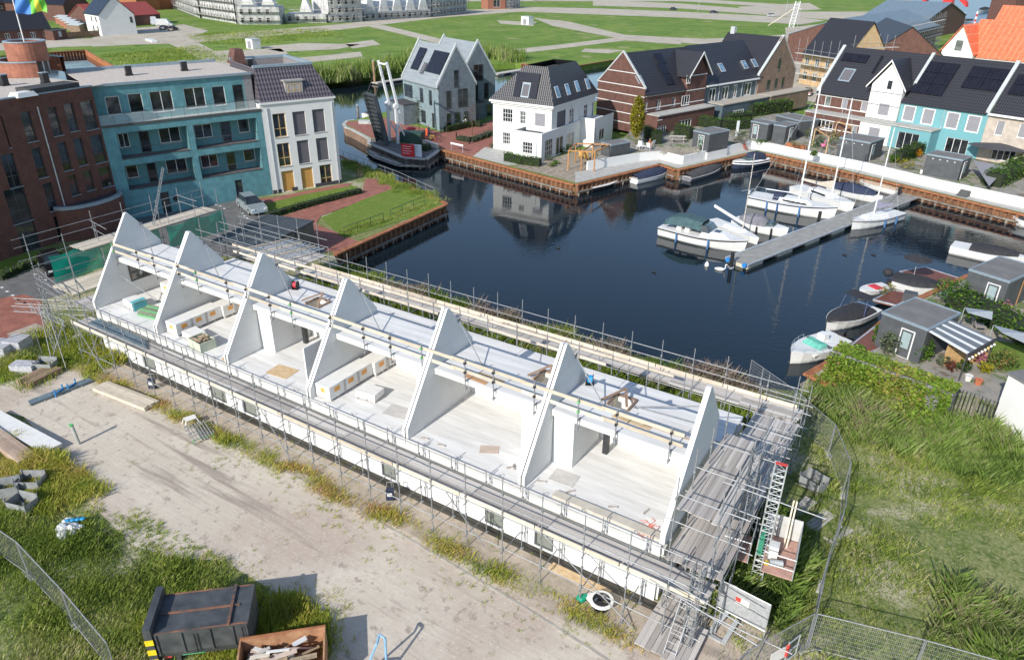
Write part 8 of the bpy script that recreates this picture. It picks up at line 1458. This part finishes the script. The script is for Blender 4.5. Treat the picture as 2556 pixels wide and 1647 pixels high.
def car(label, a, b_, L_=4.6, W_=1.8, H_=1.48, col=(.3,.33,.34), kind='estate', name='parked_car', group=None, cat='car', rz=None):
    a, b_ = g(*a), g(*b_); d = b_-a; c = (a+b_)/2; t_ = thing(name, label, cat, (c.x,c.y,0), math.atan2(d.y,d.x) if rz is None else rz, group); h = W_/2; m_ = mat('car_paint_%d' % int(sum(col)*1000), col, .25, metal=.3, var=.02)
    X = lambda f: (f-.5)*L_
    prof = [(.0,.35,.95),(.02,.55,.97),(.06,.92,.96),(.5,.96,1),(.72,.93,1),(.95,.78,.95),(.99,.55,.9),(1,.35,.88)] if kind != 'van' else [(0,.35,1),(.01,.6,1),(.02,1.0,1),(.6,1.1,1),(.8,1.05,1),(.97,.9,.96),(1,.6,.94),(1,.35,.92)]
    MB().loft([[(X(f),-h*w_,.28),(X(f),-h*w_,z*.9+.06),(X(f),-h*w_*.93,z),(X(f),h*w_*.93,z),(X(f),h*w_,z*.9+.06),(X(f),h*w_,.28)] for f, z, w_ in prof]).build('body', m_, t_)
    if kind == 'estate': rf = [(.03,.94,.8),(.10,H_-.05,.7),(.3,H_,.72),(.5,H_-.02,.72),(.70,.95,.84)]
    elif kind == 'hatch': rf = [(.05,.94,.8),(.18,H_-.06,.7),(.38,H_,.72),(.52,H_-.03,.72),(.72,.95,.84)]
    else: rf = [(.0,1.0,.95),(.02,H_,.9),(.3,H_+.02,.9),(.68,H_,.88),(.85,1.02,.92)]
    MB().loft([[(X(f),-h*w_*(.84 if k in (1,2,3) else 1.08),z) ,(X(f),h*w_*(.84 if k in (1,2,3) else 1.08),z),(X(f),h*w_,z-.02 if k in (0,4) else .93),(X(f),-h*w_,z-.02 if k in (0,4) else .93)] for k, (f, z, w_) in enumerate(rf)]).build('glasshouse', M_glass if kind != 'van' else m_, t_)
    MB().slab([(X(rf[1][0]+.02),-h*.62,H_-.02),(X(rf[3][0]-.01),-h*.62,H_-.02),(X(rf[3][0]-.01),h*.62,H_-.02),(X(rf[1][0]+.02),h*.62,H_-.02)], (0,0,.045)).build('roof', m_, t_)
    for x in (.18,.81):
        for s_ in (-1,1): w__ = MB().tube((X(x),s_*(h-.18),.33),(X(x),s_*(h+.01),.33),.33,14).build('wheel', M_tyre, t_); MB().tube((X(x),s_*(h+.012),.33),(X(x),s_*(h+.02),.33),.2,10).build('rim', M_alu, t_).parent = w__
    for s_ in (-1,1): MB().bx(X(.975),s_*h*.7-.15,.6,X(.998),s_*h*.7+.15,.74).build('headlight', M_foil, t_); MB().bx(X(-.004),s_*h*.78-.1,.65,X(.008),s_*h*.78+.1,.85).build('taillight', M_red, t_); MB().bx(X(.66),s_*(h+.08)-.08,.98,X(.69),s_*(h+.08)+.08,1.1).build('mirror', m_, t_)
    return t_
car('silver grey estate car parked beside the turquoise apartments', (603,505), (660,545), 4.7, 1.85, 1.5, (.34,.39,.41)); t_ = car('black hatchback parked behind the green net', (118,650), (160,700), 4.2, 1.8, 1.5, (.012,.012,.014), 'hatch')
for i, (x, y) in enumerate(((539,512),(550,515),(560,521),(610,540),(617,545),(605,533))): p = g(x, y); o = MB().bx(-.15,-.1,.02,.15,.1,.024).build('parking_marker', M_wfr); o.location = p; tag(o, '%s white parking stud of the grey parking lot beside the silver car' % ORD[i], 'marking', 'white parking studs')
for i, (x, y) in enumerate(((5,718),(18,728),(32,738),(46,748),(62,757),(88,685),(100,692),(113,700))): p = g(x, y); o = MB().bx(-.15,-.1,.02,.15,.1,.024).build('parking_marker', M_wfr); o.location = p; tag(o, '%s white parking stud from the left on the grey road at the left edge' % ORD[i], 'marking', 'white road studs at the left')
car('white van parked beside the white gable end', (338,57), (362,60), 4.6, 1.9, 1.9, (.7,.7,.7), 'van'); car('white motorhome parked right of the white van', (372,56), (398,70), 7.0, 2.3, 2.9, (.72,.72,.70), 'van', 'motorhome', cat='motorhome'); car('white caravan parked behind the motorhome', (398,66), (425,66), 5.8, 2.3, 2.5, (.70,.70,.68), 'van', 'caravan', cat='caravan'); car('dark blue car parked left of the two dark cars', (397,77), (424,72), 4.5, 1.8, 1.5, (.03,.04,.07), 'hatch'); car('black car parked right of the two dark cars', (417,80), (449,74), 4.7, 1.8, 1.5, (.01,.01,.012), 'hatch')
car('white car driving on the far sand road', (1916,42), (1938,42), 4.6, 1.8, 1.5, (.6,.6,.6), 'hatch'); car('dark car on the far sand road left of the white one', (1777,34), (1788,34), 4.6, 1.8, 1.4, (.05,.06,.08), 'hatch'); car('dark pickup at the far end of the fields', (1672,27), (1690,26), 4.8, 1.8, 1.6, (.05,.07,.1), 'hatch'); car('white delivery van at the far road near the red bridge', (2230,27), (2248,26), 5.2, 2, 2.2, (.6,.6,.58), 'van')
for i, (x, y) in enumerate(((1982,240),(1998,240),(2014,238))): p = g(x, y); car(['red brown car behind the tan brick house','blue car behind the tan brick house','black car behind the tan brick house'][i], (x-4,y+4), (x+4,y-4), 4.2, 1.8, 1.45, [(.3,.06,.04),(.05,.1,.25),(.03,.03,.03)][i], 'hatch', group='cars behind the tan house')
def far_house(name, label, A, B_, depth, he, zr, wallm, roofm, z=0, axis='x', wins=(), nx=0, ny=1, ww=1.0, wh=1.3, wfm=None, gm=None, cat='house'):
    a, b_ = g(*A), g(*B_); d = b_-a; b = Bld(name, label, cat, (a.x,a.y), math.atan2(d.y,d.x)); L_ = d.length; b.L = L_
    hs = []
    for j in range(ny):
        for i in range(nx): u = L_*(i+.5)/nx; hs.append((u-ww/2, .9+j*2.8, u+ww/2, .9+j*2.8+wh))
    hs = [h for h in hs if h[3] < he-.1]; mb = MB(); holed(mb, 0, L_, 0, he, hs, b.P('f', 0), .15); b.part('wall', mb, wallm)
    for h in hs: b.win(b.P('f', 0), h, st(wfm or M_wfr, gm or M_glass, 2, (), .1), .12)
    b.part('wall', MB().bx(0,depth-.1,0,L_,depth,he), wallm)
    if axis == 'x':
        for x in (0, L_-.12): gable_wall(b, x, .12, 0, depth, 0, he, zr-.1, wallm)
        gable_roof(b, -.2, L_+.2, 0, depth, he, zr, roofm)
    else:
        for y in (-.005, depth-.1): b.part('gable_wall', MB().slab([(0,y,he-.01),(L_,y,he-.01),(L_/2,y,zr)], (0,.12,0)), wallm)
        for sx in (0,1): xa = -.25 if sx == 0 else L_+.25; b.part('roof', MB().slab([(xa,-.3,he-.1),(L_/2,-.3,zr),(L_/2,depth+.2,zr),(xa,depth+.2,he-.1)], (0,0,.18)), roofm)
        for x in (0, L_-.1): b.part('wall', MB().bx(x,.1,0,x+.1,depth-.1,he), wallm)
    return b
h_ = far_house('brick_cottage_row', 'low brown brick terrace with dark tiled roof behind the roof drum', (-60,112), (133,100), 9, 3.4, 8.2, M_brk_d, M_rooft, nx=6, ww=1.3, wh=1.6)
h_ = far_house('white_gable_end_house', 'white house with big blank gable end and blue grey solar roof at the street', (257,91), (344,86), 13, 6.2, 11.6, M_white, M_solar, axis='y'); h_.win(h_.P('f', -.06), (h_.L*.86,3.6,h_.L*.93,5.4), st(M_plinth, M_glass), .06)
for z in (1.2, 4.0): [h_.part('side_window', MB().bx(-.04,y,z,-.002,y+.9,z+1.6), M_glass) for y in (2.5,6.5)]
far_house('terrace_row', 'long pale brick terrace with blue grey roof behind the courtyards', (128,52), (172,50), 40, 5.8, 10.5, M_brk_t, M_solar, axis='y', nx=2, ny=2); far_house('terrace_row', 'terrace with dark brick gable and pale rim behind the white gable house', (168,55), (228,50), 40, 6, 12, M_brk_d, M_solar, axis='y'); far_house('red_roof_row', 'terrace roof with red rim and solar panels left of the white gable end', (178,66), (240,72), 26, 3.5, 7.5, M_brk_d, mat('red_roof_rim', (.30,.06,.05), .7), axis='y')
far_house('brown_barn_house', 'rust brown gabled house left of the top centre', (300,25), (345,28), 12, 6, 9.5, M_rust, M_rust, axis='y'); far_house('brown_barn_house', 'rust brown twin gabled house right of the first one at the top', (345,28), (395,25), 12, 5.5, 9.5, M_rust, M_rust, axis='y'); far_house('brown_barn_house', 'rust brown gabled house nearest the grey scaffolds', (395,24), (440,22), 12, 5.5, 9, M_rust, M_rust, axis='y')
far_house('brick_corner_house', 'dark red house in the top left corner', (-60,52), (26,48), 12, 6, 11, M_brk, M_rooft, nx=3, ny=2); far_house('beige_block', 'beige brick block behind the flag', (60,42), (120,40), 12, 8, 10, M_brk_t, M_rooft, axis='x')
for i in range(5): a = (140+i*9, 60+i*5.5); far_house('garden_outbuilding', ['small rust coloured outbuilding nearest the dark terrace','second small outbuilding with pale roof in the courtyards','third small outbuilding with pale roof in the courtyards','fourth small outbuilding with pale roof in the courtyards','fifth small outbuilding by the timber fence'][i], a, (a[0]+26,a[1]+2), 4, 2.4, 2.9, M_brk_l if i < 3 else M_brk_t, M_cop, cat='outbuilding')
far_house('brick_garage', 'brown garage with pale door between the low terrace and the fence', (137,102), (170,98), 6, 2.6, 3.0, M_brk_d, mat('dark_bitumen', (.05,.05,.05), .8), nx=1, ww=1.2, wh=1.5, gm=M_frost, cat='garage')
t_ = thing('board_fence', 'brown timber garden fence in front of the white gable end house', 'fence'); a, b_ = g(170,98), g(250,92)
for i in range(24): p = a+(b_-a)*i/24; q = a+(b_-a)*(i+.9)/24; MB().beam(Vector((p.x,p.y,.95)), Vector((q.x,q.y,.95)), .06, 1.9).build('panel', M_brnb if i % 2 else M_rust, t_)
for (px, py, w_, d, h, lb) in ((640,122,3.6,2.6,2.6,'white utility cabin on the field behind the mansard roof'),(1322,62,4.0,3.0,3.0,'white utility cabin in the middle of the far meadow')):
    p = g(px-6, py); t_ = thing('utility_cabin', lb, 'cabin', (p.x,p.y,0), R(-10)); MB().bx(-w_/2,-d/2,0,w_/2,d/2,h).build('body', M_white, t_); MB().bx(-w_/2-.1,-d/2-.1,h,w_/2+.1,d/2+.1,h+.12).build('roof', M_cop, t_); MB().bx(-.9,-d/2-.02,.1,.9,-d/2-.003,2.1).build('door', M_blind_l, t_)
p = g(378,104); o = MB().bx(-4,-.8,0,4,.8,.5).build('culvert_slab', M_foil); o.location = p; o.rotation_euler = (0,0,R(-20)); tag(o, 'white concrete slab lying at the bend of the field road', 'slab')
M_gcon = mat('grey_blockwork', (.40,.40,.39), .9, c2=(.60,.60,.59), scale=.6)
def site(label, A, B_, dep, fl, gables=0, gz=4.5, seedx=1, cell=3.2):
    a, b_ = g(*A), g(*B_); d = b_-a; b = Bld('scaffolded_block', label, 'building', (a.x,a.y), math.atan2(d.y,d.x), 0); L_ = d.length; H_ = fl*3.0
    hs = [(i*cell+.8, j*3+.8, i*cell+2.0, j*3+2.4) for i in range(int(L_/cell)) for j in range(fl)]; mb = MB(); holed(mb, 0, L_, 0, H_, hs, b.P('f', 0), .4); b.part('wall', mb, M_gcon)
    b.part('core', MB().bx(.1,.6,0,L_-.1,dep,H_-.1), M_plinth); b.part('roof_deck', MB().bx(0,0,H_,L_,dep,H_+.2), M_gcon); b.part('side_wall', MB().bx(-.01,.5,0,.09,dep,H_-.05).bx(L_-.09,.5,0,L_+.01,dep,H_-.05), M_gcon)
    for i in range(gables): x = L_*(i+.5)/gables; b.part('white_gable', MB().slab([(x-2.6,.5,H_+.21),(x+2.6,.5,H_+.21),(x+.3,.5,H_+gz),(x-.3,.5,H_+gz)], (0,7,0)), M_aac)
    sc = thing('site_scaffold', 'tube scaffold '+label.split(' ',1)[1].replace('block','front') if False else 'scaffold in front of the '+label, 'scaffold', (b.A.x,b.A.y,0), b.ang); n = int(L_/2.6)
    for i in range(n+1): MB().bx(i*2.6-.05,-1.9,0,i*2.6+.05,-1.8,H_+1.8+rnd.random()).build('pole', M_galv, sc)
    for j in range(fl+1):
        z = 2.7+j*3.0-.9
        if j <= fl: MB().bx(-.5,-1.85,z,L_+.5,-.6,z+.12).build('deck', M_wood_old, sc)
        for dz in (.6,1.1): MB().bx(-.5,-1.9,z+dz,L_+.5,-1.84,z+dz+.06).build('rail', M_galv, sc)
    for i in range(0, n, 3): MB().tube((i*2.6,-1.95,0),(i*2.6+5,-1.95,H_),.05,4).build('brace', M_galv, sc)
site('grey scaffolded block at the far left of the site', (440,22), (500,46), 14, 3, 0); site('grey scaffolded block left of the first white gables', (505,46), (590,60), 16, 3, 1); site('grey scaffolded block with white gables at the left', (598,62), (700,62), 14, 2, 2, 6.5); site('scaffolded block with single white gable', (715,58), (815,58), 14, 1, 1, 6.5); site('low scaffolded block in the middle of the site', (825,58), (905,54), 14, 3, 0); site('low scaffolded block with a row of white gables', (910,52), (1075,43), 14, 1, 5, 7.5); site('tall grey scaffolded block at the right end of the site', (1080,42), (1165,32), 14, 3, 0)
far_house('orange_brick_cabin', 'small orange brick building with yellow top right of the scaffolded site', (1218,24), (1262,23), 8, 5.5, 6.2, M_brk_l, mat('yellow_insulation', (.65,.42,.08), .8), nx=1, ww=4, wh=3.5); site('small scaffolded block beside the orange brick cabin', (1264,23), (1298,20), 8, 2, 0)
quay('far_wall', 'rust brown sheet pile wall at the top centre beyond the meadow', [g(1440,0),g(1330,2)], ztop=3.5, fend=False, zbot=0)
M_osb = mat('orange_osb', (.50,.33,.17), .85, c2=(.60,.43,.25), scale=3)
a = g(1990,205); b_ = g(2095,225); ob = far_house('boarded_shell_house', 'new house with dark roof and orange board walls inside scaffolding', (1992,208), (2092,228), 12, 6.2, 13, M_osb, M_rooft, nx=4, ny=2, ww=1.2, wh=1.8, gm=M_glass_l)
def facescaf(label, b, L_, H_, side='f', dep=0):
    sc = thing('site_scaffold', label, 'scaffold', (b.A.x,b.A.y,0), b.ang); n = int(L_/2.2)
    for i in range(n+1): p = (i*2.2,-1.6) if side == 'f' else (dep+1.6,i*2.2); MB().tube((*p,0),(*p,H_+rnd.random()),.05,4).build('pole', M_galv, sc)
    for z in [2.2+2*k for k in range(int(H_/2)-1)]:
        if side == 'f': MB().bx(-.8,-1.6,z,L_+.8,-.6,z+.1).build('deck', M_wood_old, sc); MB().tube((-.8,-1.62,z+1),(L_+.8,-1.62,z+1),.04,4).build('rail', M_galv, sc)
        else: MB().bx(dep+.6,-.8,z,dep+1.6,L_+.8,z+.1).build('deck', M_wood_old, sc); MB().tube((dep+1.62,-.8,z+1),(dep+1.62,L_+.8,z+1),.04,4).build('rail', M_galv, sc)
facescaf('tube scaffold in front of the boarded shell house', ob, ob.L, 9); facescaf('tube scaffold on the gable side of the boarded shell house', ob, 12, 10, 'r', ob.L)
far_house('boarded_shell_house', 'second dark roofed shell house behind the boarded one', (2112,165), (2160,205), 14, 6.2, 11.5, M_brk_d, M_rooft, axis='x')
M_slb = stripes('slate_blue_roof', (.17,.23,.28), (.12,.17,.22), 0, 1.0, .08)
sh = far_house('slate_roof_hall', 'brown brick block with blue grey double pitched roof in scaffolding', (2170,170), (2330,120), 22, 6.5, 10.5, M_brk_d, M_slb, nx=6, ny=2, ww=1.4, wh=1.6, axis='x'); facescaf('tube scaffold along the brown block with blue grey roof', sh, sh.L, 10)
far_house('slate_roof_hall', 'rear block with blue grey roof nearest the red bridge', (2300,100), (2400,80), 22, 6, 11, M_brk_d, M_slb, axis='y')
M_ort = stripes('orange_tiles', (.72,.16,.07), (.78,.32,.2), 0, 1.1, .06); OZ = 0
oa = Bld('orange_roof_house', 'large house with bright orange tiled roof behind the turquoise house', 'house', g2(2390,165,4), R(-19)); oa.t.location.z = 0; oa.A.z = 0
oa.part('wall', MB().bx(0,0,0,22,12,6.3), M_white); gable_roof(oa, -.2, 22, 0, 12, 6.3, 13.0, M_ort)
ob2 = Bld('orange_gable_house', 'white gabled dormer house with orange tiled roof beside the scaffolded hall', 'house', g2(2345,150,5), R(-19)); ob2.A.z = 0; ob2.t.location.z = 0
ob2.part('wall', MB().slab([(0,0,0),(6.4,0,0),(6.4,0,7),(3.2,0,12),(0,0,7)], (0,6,0)), M_white); ob2.win(ob2.P('f', -.06), (2.5,7.2,3.9,9.2), st(M_frame, M_glass_l), .06)
for xa in (-.4,6.8): ob2.part('roof', MB().slab([(xa,-.5,6.5),(3.2,-.5,12.2),(3.2,12,12.2),(xa,12,6.5)], (0,0,.2)), M_ort)
oc = Bld('orange_roof_house', 'farther house with bright orange tiled roof at the right edge', 'house', g2(2450,120,5), R(-19)); oc.A.z = 0; oc.t.location.z = 0; oc.part('wall', MB().bx(0,0,0,24,12,7), M_white); gable_roof(oc, 0, 24, 0, 12, 7, 14.5, M_ort)
od = far_house('dark_brick_tower', 'dark brick house in the top right corner', (2520,62), (2600,60), 12, 12, 13, M_brk_d, M_rooft)
p = g(2345,52); rb = thing('red_bridge', 'curved bright red bascule bridge over the far canal', 'bridge', (p.x,p.y,0), R(-20)); M_rb = mat('bridge_red', (.62,.035,.03), .45)
W_ = (g(2400,60)-g(2300,60)).length*.52; MB().slab([(-W_,0,7),(-W_*.6,0,9.5),(0,0,10.6),(W_*.6,0,9.2),(W_,0,6.2),(W_*.95,0,8.2),(W_*.55,0,11.2),(0,0,12.8),(-W_*.6,0,11.8),(-W_,0,8.6)], (0,2.5,0)).build('arch_beam', M_rb, rb)
MB().slab([(-3.5,0,0),(4.5,0,0),(3.0,0,11),(.2,0,11)], (0,2.4,0)).build('pylon', M_rb, rb); MB().tube((0,-.3,11.4),(0,-.02,11.4),.7,12).build('disc', M_foil, rb); MB().bx(-W_,-3,.6,W_*1.3,4,1.3).build('deck', M_plinth, rb)
for i, (x, y, h, lb) in enumerate(((2368,40+30,6,'left red and white marker pole by the red bridge'),(2398,52+20,6,'middle red and white marker pole by the red bridge'),(2430,48+20,6,'right red and white marker pole by the red bridge'))):
    q = g(x, y); t_ = thing('marker_pole', lb, 'pole', (q.x,q.y,0), group='red and white poles')
    for k in range(6): MB().tube((0,0,k*h/6),(0,0,(k+1)*h/6),.35,6).build('band', M_wfr if k % 2 else M_rb, t_)
q = g(1975,68); t_ = thing('ladder_tower', 'white lattice tower leaning by the sand road', 'tower', (q.x,q.y,0), .3); lattice(MB(), (0,0,0),(1.0,0,9.5),1.8,8,.09).build('lattice', M_wst, t_); MB().beam((-9,0,.2),(0,0,7),.2,.2).beam((-9,1,.2),(0,1,7),.2,.2).build('stay', M_wood, t_)
def lamp(px, py, h, lb): q = g(px, py); t_ = thing('street_lamp', lb, 'street lamp', (q.x,q.y,0), group='slim far street lamps'); MB().tube((0,0,0),(0,0,h),.08,6,.05).build('pole', M_alu, t_); MB().bx(-.5,-.12,h,.5,.12,h+.1).build('lamp_head', M_foil, t_)
for (x, y, lb) in ((1742,30,'thin street lamp beyond the meadow left'),(1960,38,'thin street lamp on the far sand road'),(2235,20,'thin street lamp by the red bridge'),(1990,70,'thin street lamp beside the lattice tower')): lamp(x, y, 7, lb)
for i, (px, py, w_) in enumerate(((2510,32,9),(2490,26,7),(2540,55,8))): tree('canal_tree', ['round bush tree on the far right canal bank','low tree behind the far moored boats','green tree nearest the far marina'][i], px, py, 6, w_, M_leaf, 500, .6, trunk=.1)
def blades(name, label, polys, n, h, tint, m_, seed=1, spread=.14, lean=.35, wd=.018, z=0.0, clump=None, nb=4, kind='stuff', cat='grass', hv=.4, zf=None, jit=.45, bare=()):
    rs = np.random.RandomState(seed); P = []
    for poly in polys:
        pl = np.array([p[:2] for p in poly]); lo, hi = pl.min(0), pl.max(0); area = (hi-lo).prod(); k = max(50, int(n*1.0)); pts = rs.rand(k*3, 2)*(hi-lo)+lo
        q_ = pts+rs.randn(*pts.shape)*jit+np.stack([np.sin(pts[:,0]*.9+pts[:,1]*1.7)+np.sin(pts[:,1]*.6+pts[:,0]*2.3), np.sin(pts[:,0]*1.3-pts[:,1]*.8)+np.sin(pts[:,0]*2.9+pts[:,1]*2.1)],1)*jit*.8; x, y = q_[:,0], q_[:,1]; inside = np.zeros(len(pts), bool); j = len(pl)-1
        for i in range(len(pl)):
            xi, yi, xj, yj = *pl[i], *pl[j]; c = ((yi > y) != (yj > y)) & (x < (xj-xi)*(y-yi)/((yj-yi) if yj != yi else 1e-9)+xi); inside ^= c; j = i
        P.append(pts[inside][:k])
    P = [np.concatenate(P)]
    for (bx_, by_, br_) in bare: d_ = np.hypot(P[0][:,0]-bx_, P[0][:,1]-by_); P[0] = P[0][d_ > br_*(.35+.9*rs.rand(len(P[0])))]
    P = np.concatenate(P)
    if clump: 
        f = np.sin(P[:,0]*clump[0]+1.3*np.sin(P[:,1]*clump[0]*.7))+np.sin(P[:,1]*clump[0]*1.3+2*np.sin(P[:,0]*clump[0]*.5)); P = P[f+rs.randn(len(P))*.6 > clump[1]]
    N_ = len(P)*nb; base = np.repeat(P, nb, 0)+rs.randn(N_,2)*spread; a = rs.rand(N_)*2*np.pi; H_ = h*(1-hv+2*hv*rs.rand(N_))*(.72+.42*np.sin(base[:,0]*1.1+np.sin(base[:,1]*1.9))*np.sin(base[:,1]*.8+1.7*np.sin(base[:,0]*.45))); ln = lean*H_*(.3+rs.rand(N_)); dx, dy = np.cos(a), np.sin(a)
    w2 = wd*(.6+.8*rs.rand(N_)); V = np.zeros((N_,4,3)); V[:,0,:2] = base-np.stack([-dy,dx],1)*w2[:,None]; V[:,1,:2] = base+np.stack([-dy,dx],1)*w2[:,None]
    V[:,2,:2] = base+np.stack([dx,dy],1)*(ln*.45)[:,None]+np.stack([-dy,dx],1)*(w2*.7)[:,None]; V[:,2,2] = H_*.6; V[:,3,:2] = base+np.stack([dx,dy],1)*ln[:,None]; V[:,3,2] = H_
    V[:,:,2] += z if zf is None else zf(base[:,0], base[:,1])[:,None]
    me = bpy.data.meshes.new(name); me.vertices.add(N_*4); me.vertices.foreach_set('co', V.reshape(-1)); F = (np.arange(N_)[:,None]*4+np.array([0,1,2, 0,2,3])[None]).reshape(-1)
    me.loops.add(len(F)); me.loops.foreach_set('vertex_index', F); me.polygons.add(N_*2); me.polygons.foreach_set('loop_start', np.arange(N_*2)*3); me.update(calc_edges=True)
    big = .5+.5*np.sin(base[:,0]*.35+2*np.sin(base[:,1]*.21)); tv = np.clip(tint[0]+(tint[1]-tint[0])*(.34*big+.2*np.sin(base[:,0]*1.7+2.2*np.sin(base[:,1]*1.2))*np.sin(base[:,1]*2.1+base[:,0]*.6)+.31+.2*rs.randn(N_)), 0, 1)
    at = me.attributes.new('tint', 'FLOAT', 'FACE'); at.data.foreach_set('value', np.repeat(tv, 2)); me.materials.append(m_); o = bpy.data.objects.new(name, me); COL.objects.link(o); return tag(o, label, cat, kind=kind)
M_gr = foliage('grass_blades', [(.09,.14,.025),(.18,.26,.04),(.27,.35,.06),(.42,.43,.13),(.58,.52,.30)], trans=.35)
M_wd = foliage('weed_blades', [(.13,.22,.03),(.26,.35,.05),(.46,.46,.08),(.56,.46,.14),(.5,.26,.15)], trans=.35)
M_rd = foliage('reed_blades', [(.07,.12,.03),(.14,.22,.045),(.21,.31,.06),(.32,.36,.14),(.30,.24,.17)], trans=.3)
M_dry = foliage('dry_stalks', [(.20,.15,.13),(.28,.22,.18),(.36,.29,.23),(.17,.22,.07)], trans=.2)
G = lambda *q: [g2(x, y) for x, y in q]
right = [(42.7,-1.5),(43.0,6),(42.7,14.8),(41.0,19.8),(43.5,22.5),(50.5,23.5),(56,19),(62,12),(62,-8),(47,-8)]
blades('tall_grass', 'tall green and yellow grass covering the ground right of the scaffold', [right], 26000, .30, (.05,1.05), M_gr, 3, lean=.7, nb=4, wd=.013, clump=(.45,-.35), hv=.7, bare=[(*g2(x, y), r_) for x, y, r_ in ((2120,1250,.8),(2190,1262,1.0),(2240,1300,1.0),(2290,1330,1.1),(2330,1400,1.0),(2420,1480,1.3),(2500,1500,1.5),(2270,1530,1.2),(2160,1190,.7),(2500,1370,1.2),(2010,1235,.6))])
blades('reeds', 'dark green reeds below the ivy wall and along the right scaffold', [G((2030,950),(2360,1060),(2556,1100),(2556,1200),(2380,1180),(2200,1130),(2060,1050)), G((1840,1330),(1990,1300),(1960,1560),(1800,1500)), G((2330,1560),(2556,1510),(2640,1700),(2380,1700))], 3600, .8, (0,1), M_rd, 4, lean=.6, wd=.02, nb=4, hv=.6, jit=.8)
blades('tall_grass', 'rough grass at the lower left around the mesh fence', [G((-80,1240),(150,1290),(330,1380),(420,1420),(600,1420),(400,1560),(330,1760),(-80,1760))], 15000, .28, (.05,.95), M_gr, 5, lean=.7, nb=4, wd=.013, clump=(.6,-.9), hv=.7)
blades('weeds', 'yellow green weeds in front of the left scaffold corner', [G((0,900),(40,850),(140,815),(230,850),(330,900),(280,925),(200,905),(120,940),(0,960)), G((0,1090),(90,1120),(150,1160),(240,1200),(220,1260),(120,1270),(0,1210))], 3800, .5, (.05,.8), M_wd, 6, lean=.6, nb=5, wd=.015, jit=.7)
fr = [(x, -2.2) for x in (5,41.5)]
blades('weeds', 'ragged yellow and reddish weeds along the front scaffold feet', [[(-1,-2.75),(40.3,-2.75),(40.3,-1.75),(-1,-1.75)]], 5200, .27, (.15,1.05), M_wd, 7, clump=(1.7,-.05), nb=5, lean=.7, wd=.013, jit=.3)
blades('weeds', 'small weed tufts scattered over the sandy yard', [G((300,960),(700,1080),(1200,1330),(1600,1530),(1500,1640),(900,1400),(600,1180)), G((560,1400),(900,1500),(860,1647),(560,1647)), G((140,1240),(400,1300),(640,1450),(420,1430))], 420, .13, (.1,.7), M_wd, 8, nb=9, spread=.06, lean=1.0, wd=.012)
blades('weeds', 'dark weeds round the waste container and skip', [G((330,1560),(450,1660),(760,1660),(840,1640),(760,1500),(640,1510),(590,1600))], 2600, .45, (0,.6), M_wd, 9, nb=5)
blades('weeds', 'green weeds along the inside of the rear scaffold', [[(4,11.3),(41,11.3),(41,13.3),(4,13.3)]], 4200, .8, (0,.6), M_gr, 10, nb=4)
blades('bank_plants', 'green plants on the water bank behind the rear scaffold', [[(3,13.4),(40.5,13.4),(40.5,18.6),(3,18.9)]], 15000, .85, (.05,.75), M_gr, 11, nb=4, lean=.5)
blades('dry_bank_stalks', 'reddish brown dry flower stalks along the water bank', [[(8,15.8),(40.2,15.8),(40.2,19.0),(8,19.1)]], 6500, 1.15, (0,1), M_dry, 12, nb=5, clump=(.75,.1), lean=.45, wd=.012)
blades('reeds', 'green reed belt on the far canal bank', [G((770,208),(800,190),(940,178),(1010,160),(1010,175),(945,190),(805,207)), G((1030,150),(1240,146),(1290,158),(1290,142),(1200,136),(1030,138))], 5000, 2.6, (.2,.9), M_rd, 13, nb=3, wd=.09, spread=.4, lean=.25, jit=1.0)
blades('lawn_edge_plants', 'bright green plants along the quay edge of the left lawn', [G((855,592),(1100,508),(1110,500),(1060,478),(1000,460),(985,452),(1075,505),(850,580))], 2600, .28, (.2,.9), M_gr, 14, nb=5, jit=.3)
blades('tall_grass', 'grass and shrubs on the channel bank beside the white townhouse', [G((860,400),(1085,492),(1060,500),(990,470),(930,440),(858,412))], 4000, .45, (.1,.8), M_gr, 15, nb=4)
blades('tall_grass', 'longer grass tufts on the far meadow edge', [G((262,137),(480,115),(560,150),(480,168),(330,170)), G((480,85),(800,72),(860,90),(640,112),(500,108))], 4000, .45, (.1,.8), M_gr, 16, nb=3, wd=.06, spread=.4, jit=2)
for i, (pts, lb, m_) in enumerate(((((440,498),(520,488),(590,478)),'low ragged hedge along the foot of the turquoise apartments',M_olive),(((668,545),(760,518),(860,492),(900,482)),'dark clipped hedge along the lawn before the white townhouse',M_leafd),(((0,700),(60,672),(150,640)),'low hedge in front of the brick apartments',M_leaf))): hedge(lb, pts, .9, .6, m_=m_, size=.1)
bush('bare_shrub', 'bare brown shrub beside the white townhouse corner', 890, 445, 1.6, 1.2, foliage('brown_twigs', [(.16,.11,.07),(.28,.2,.13)]), 160, .07)
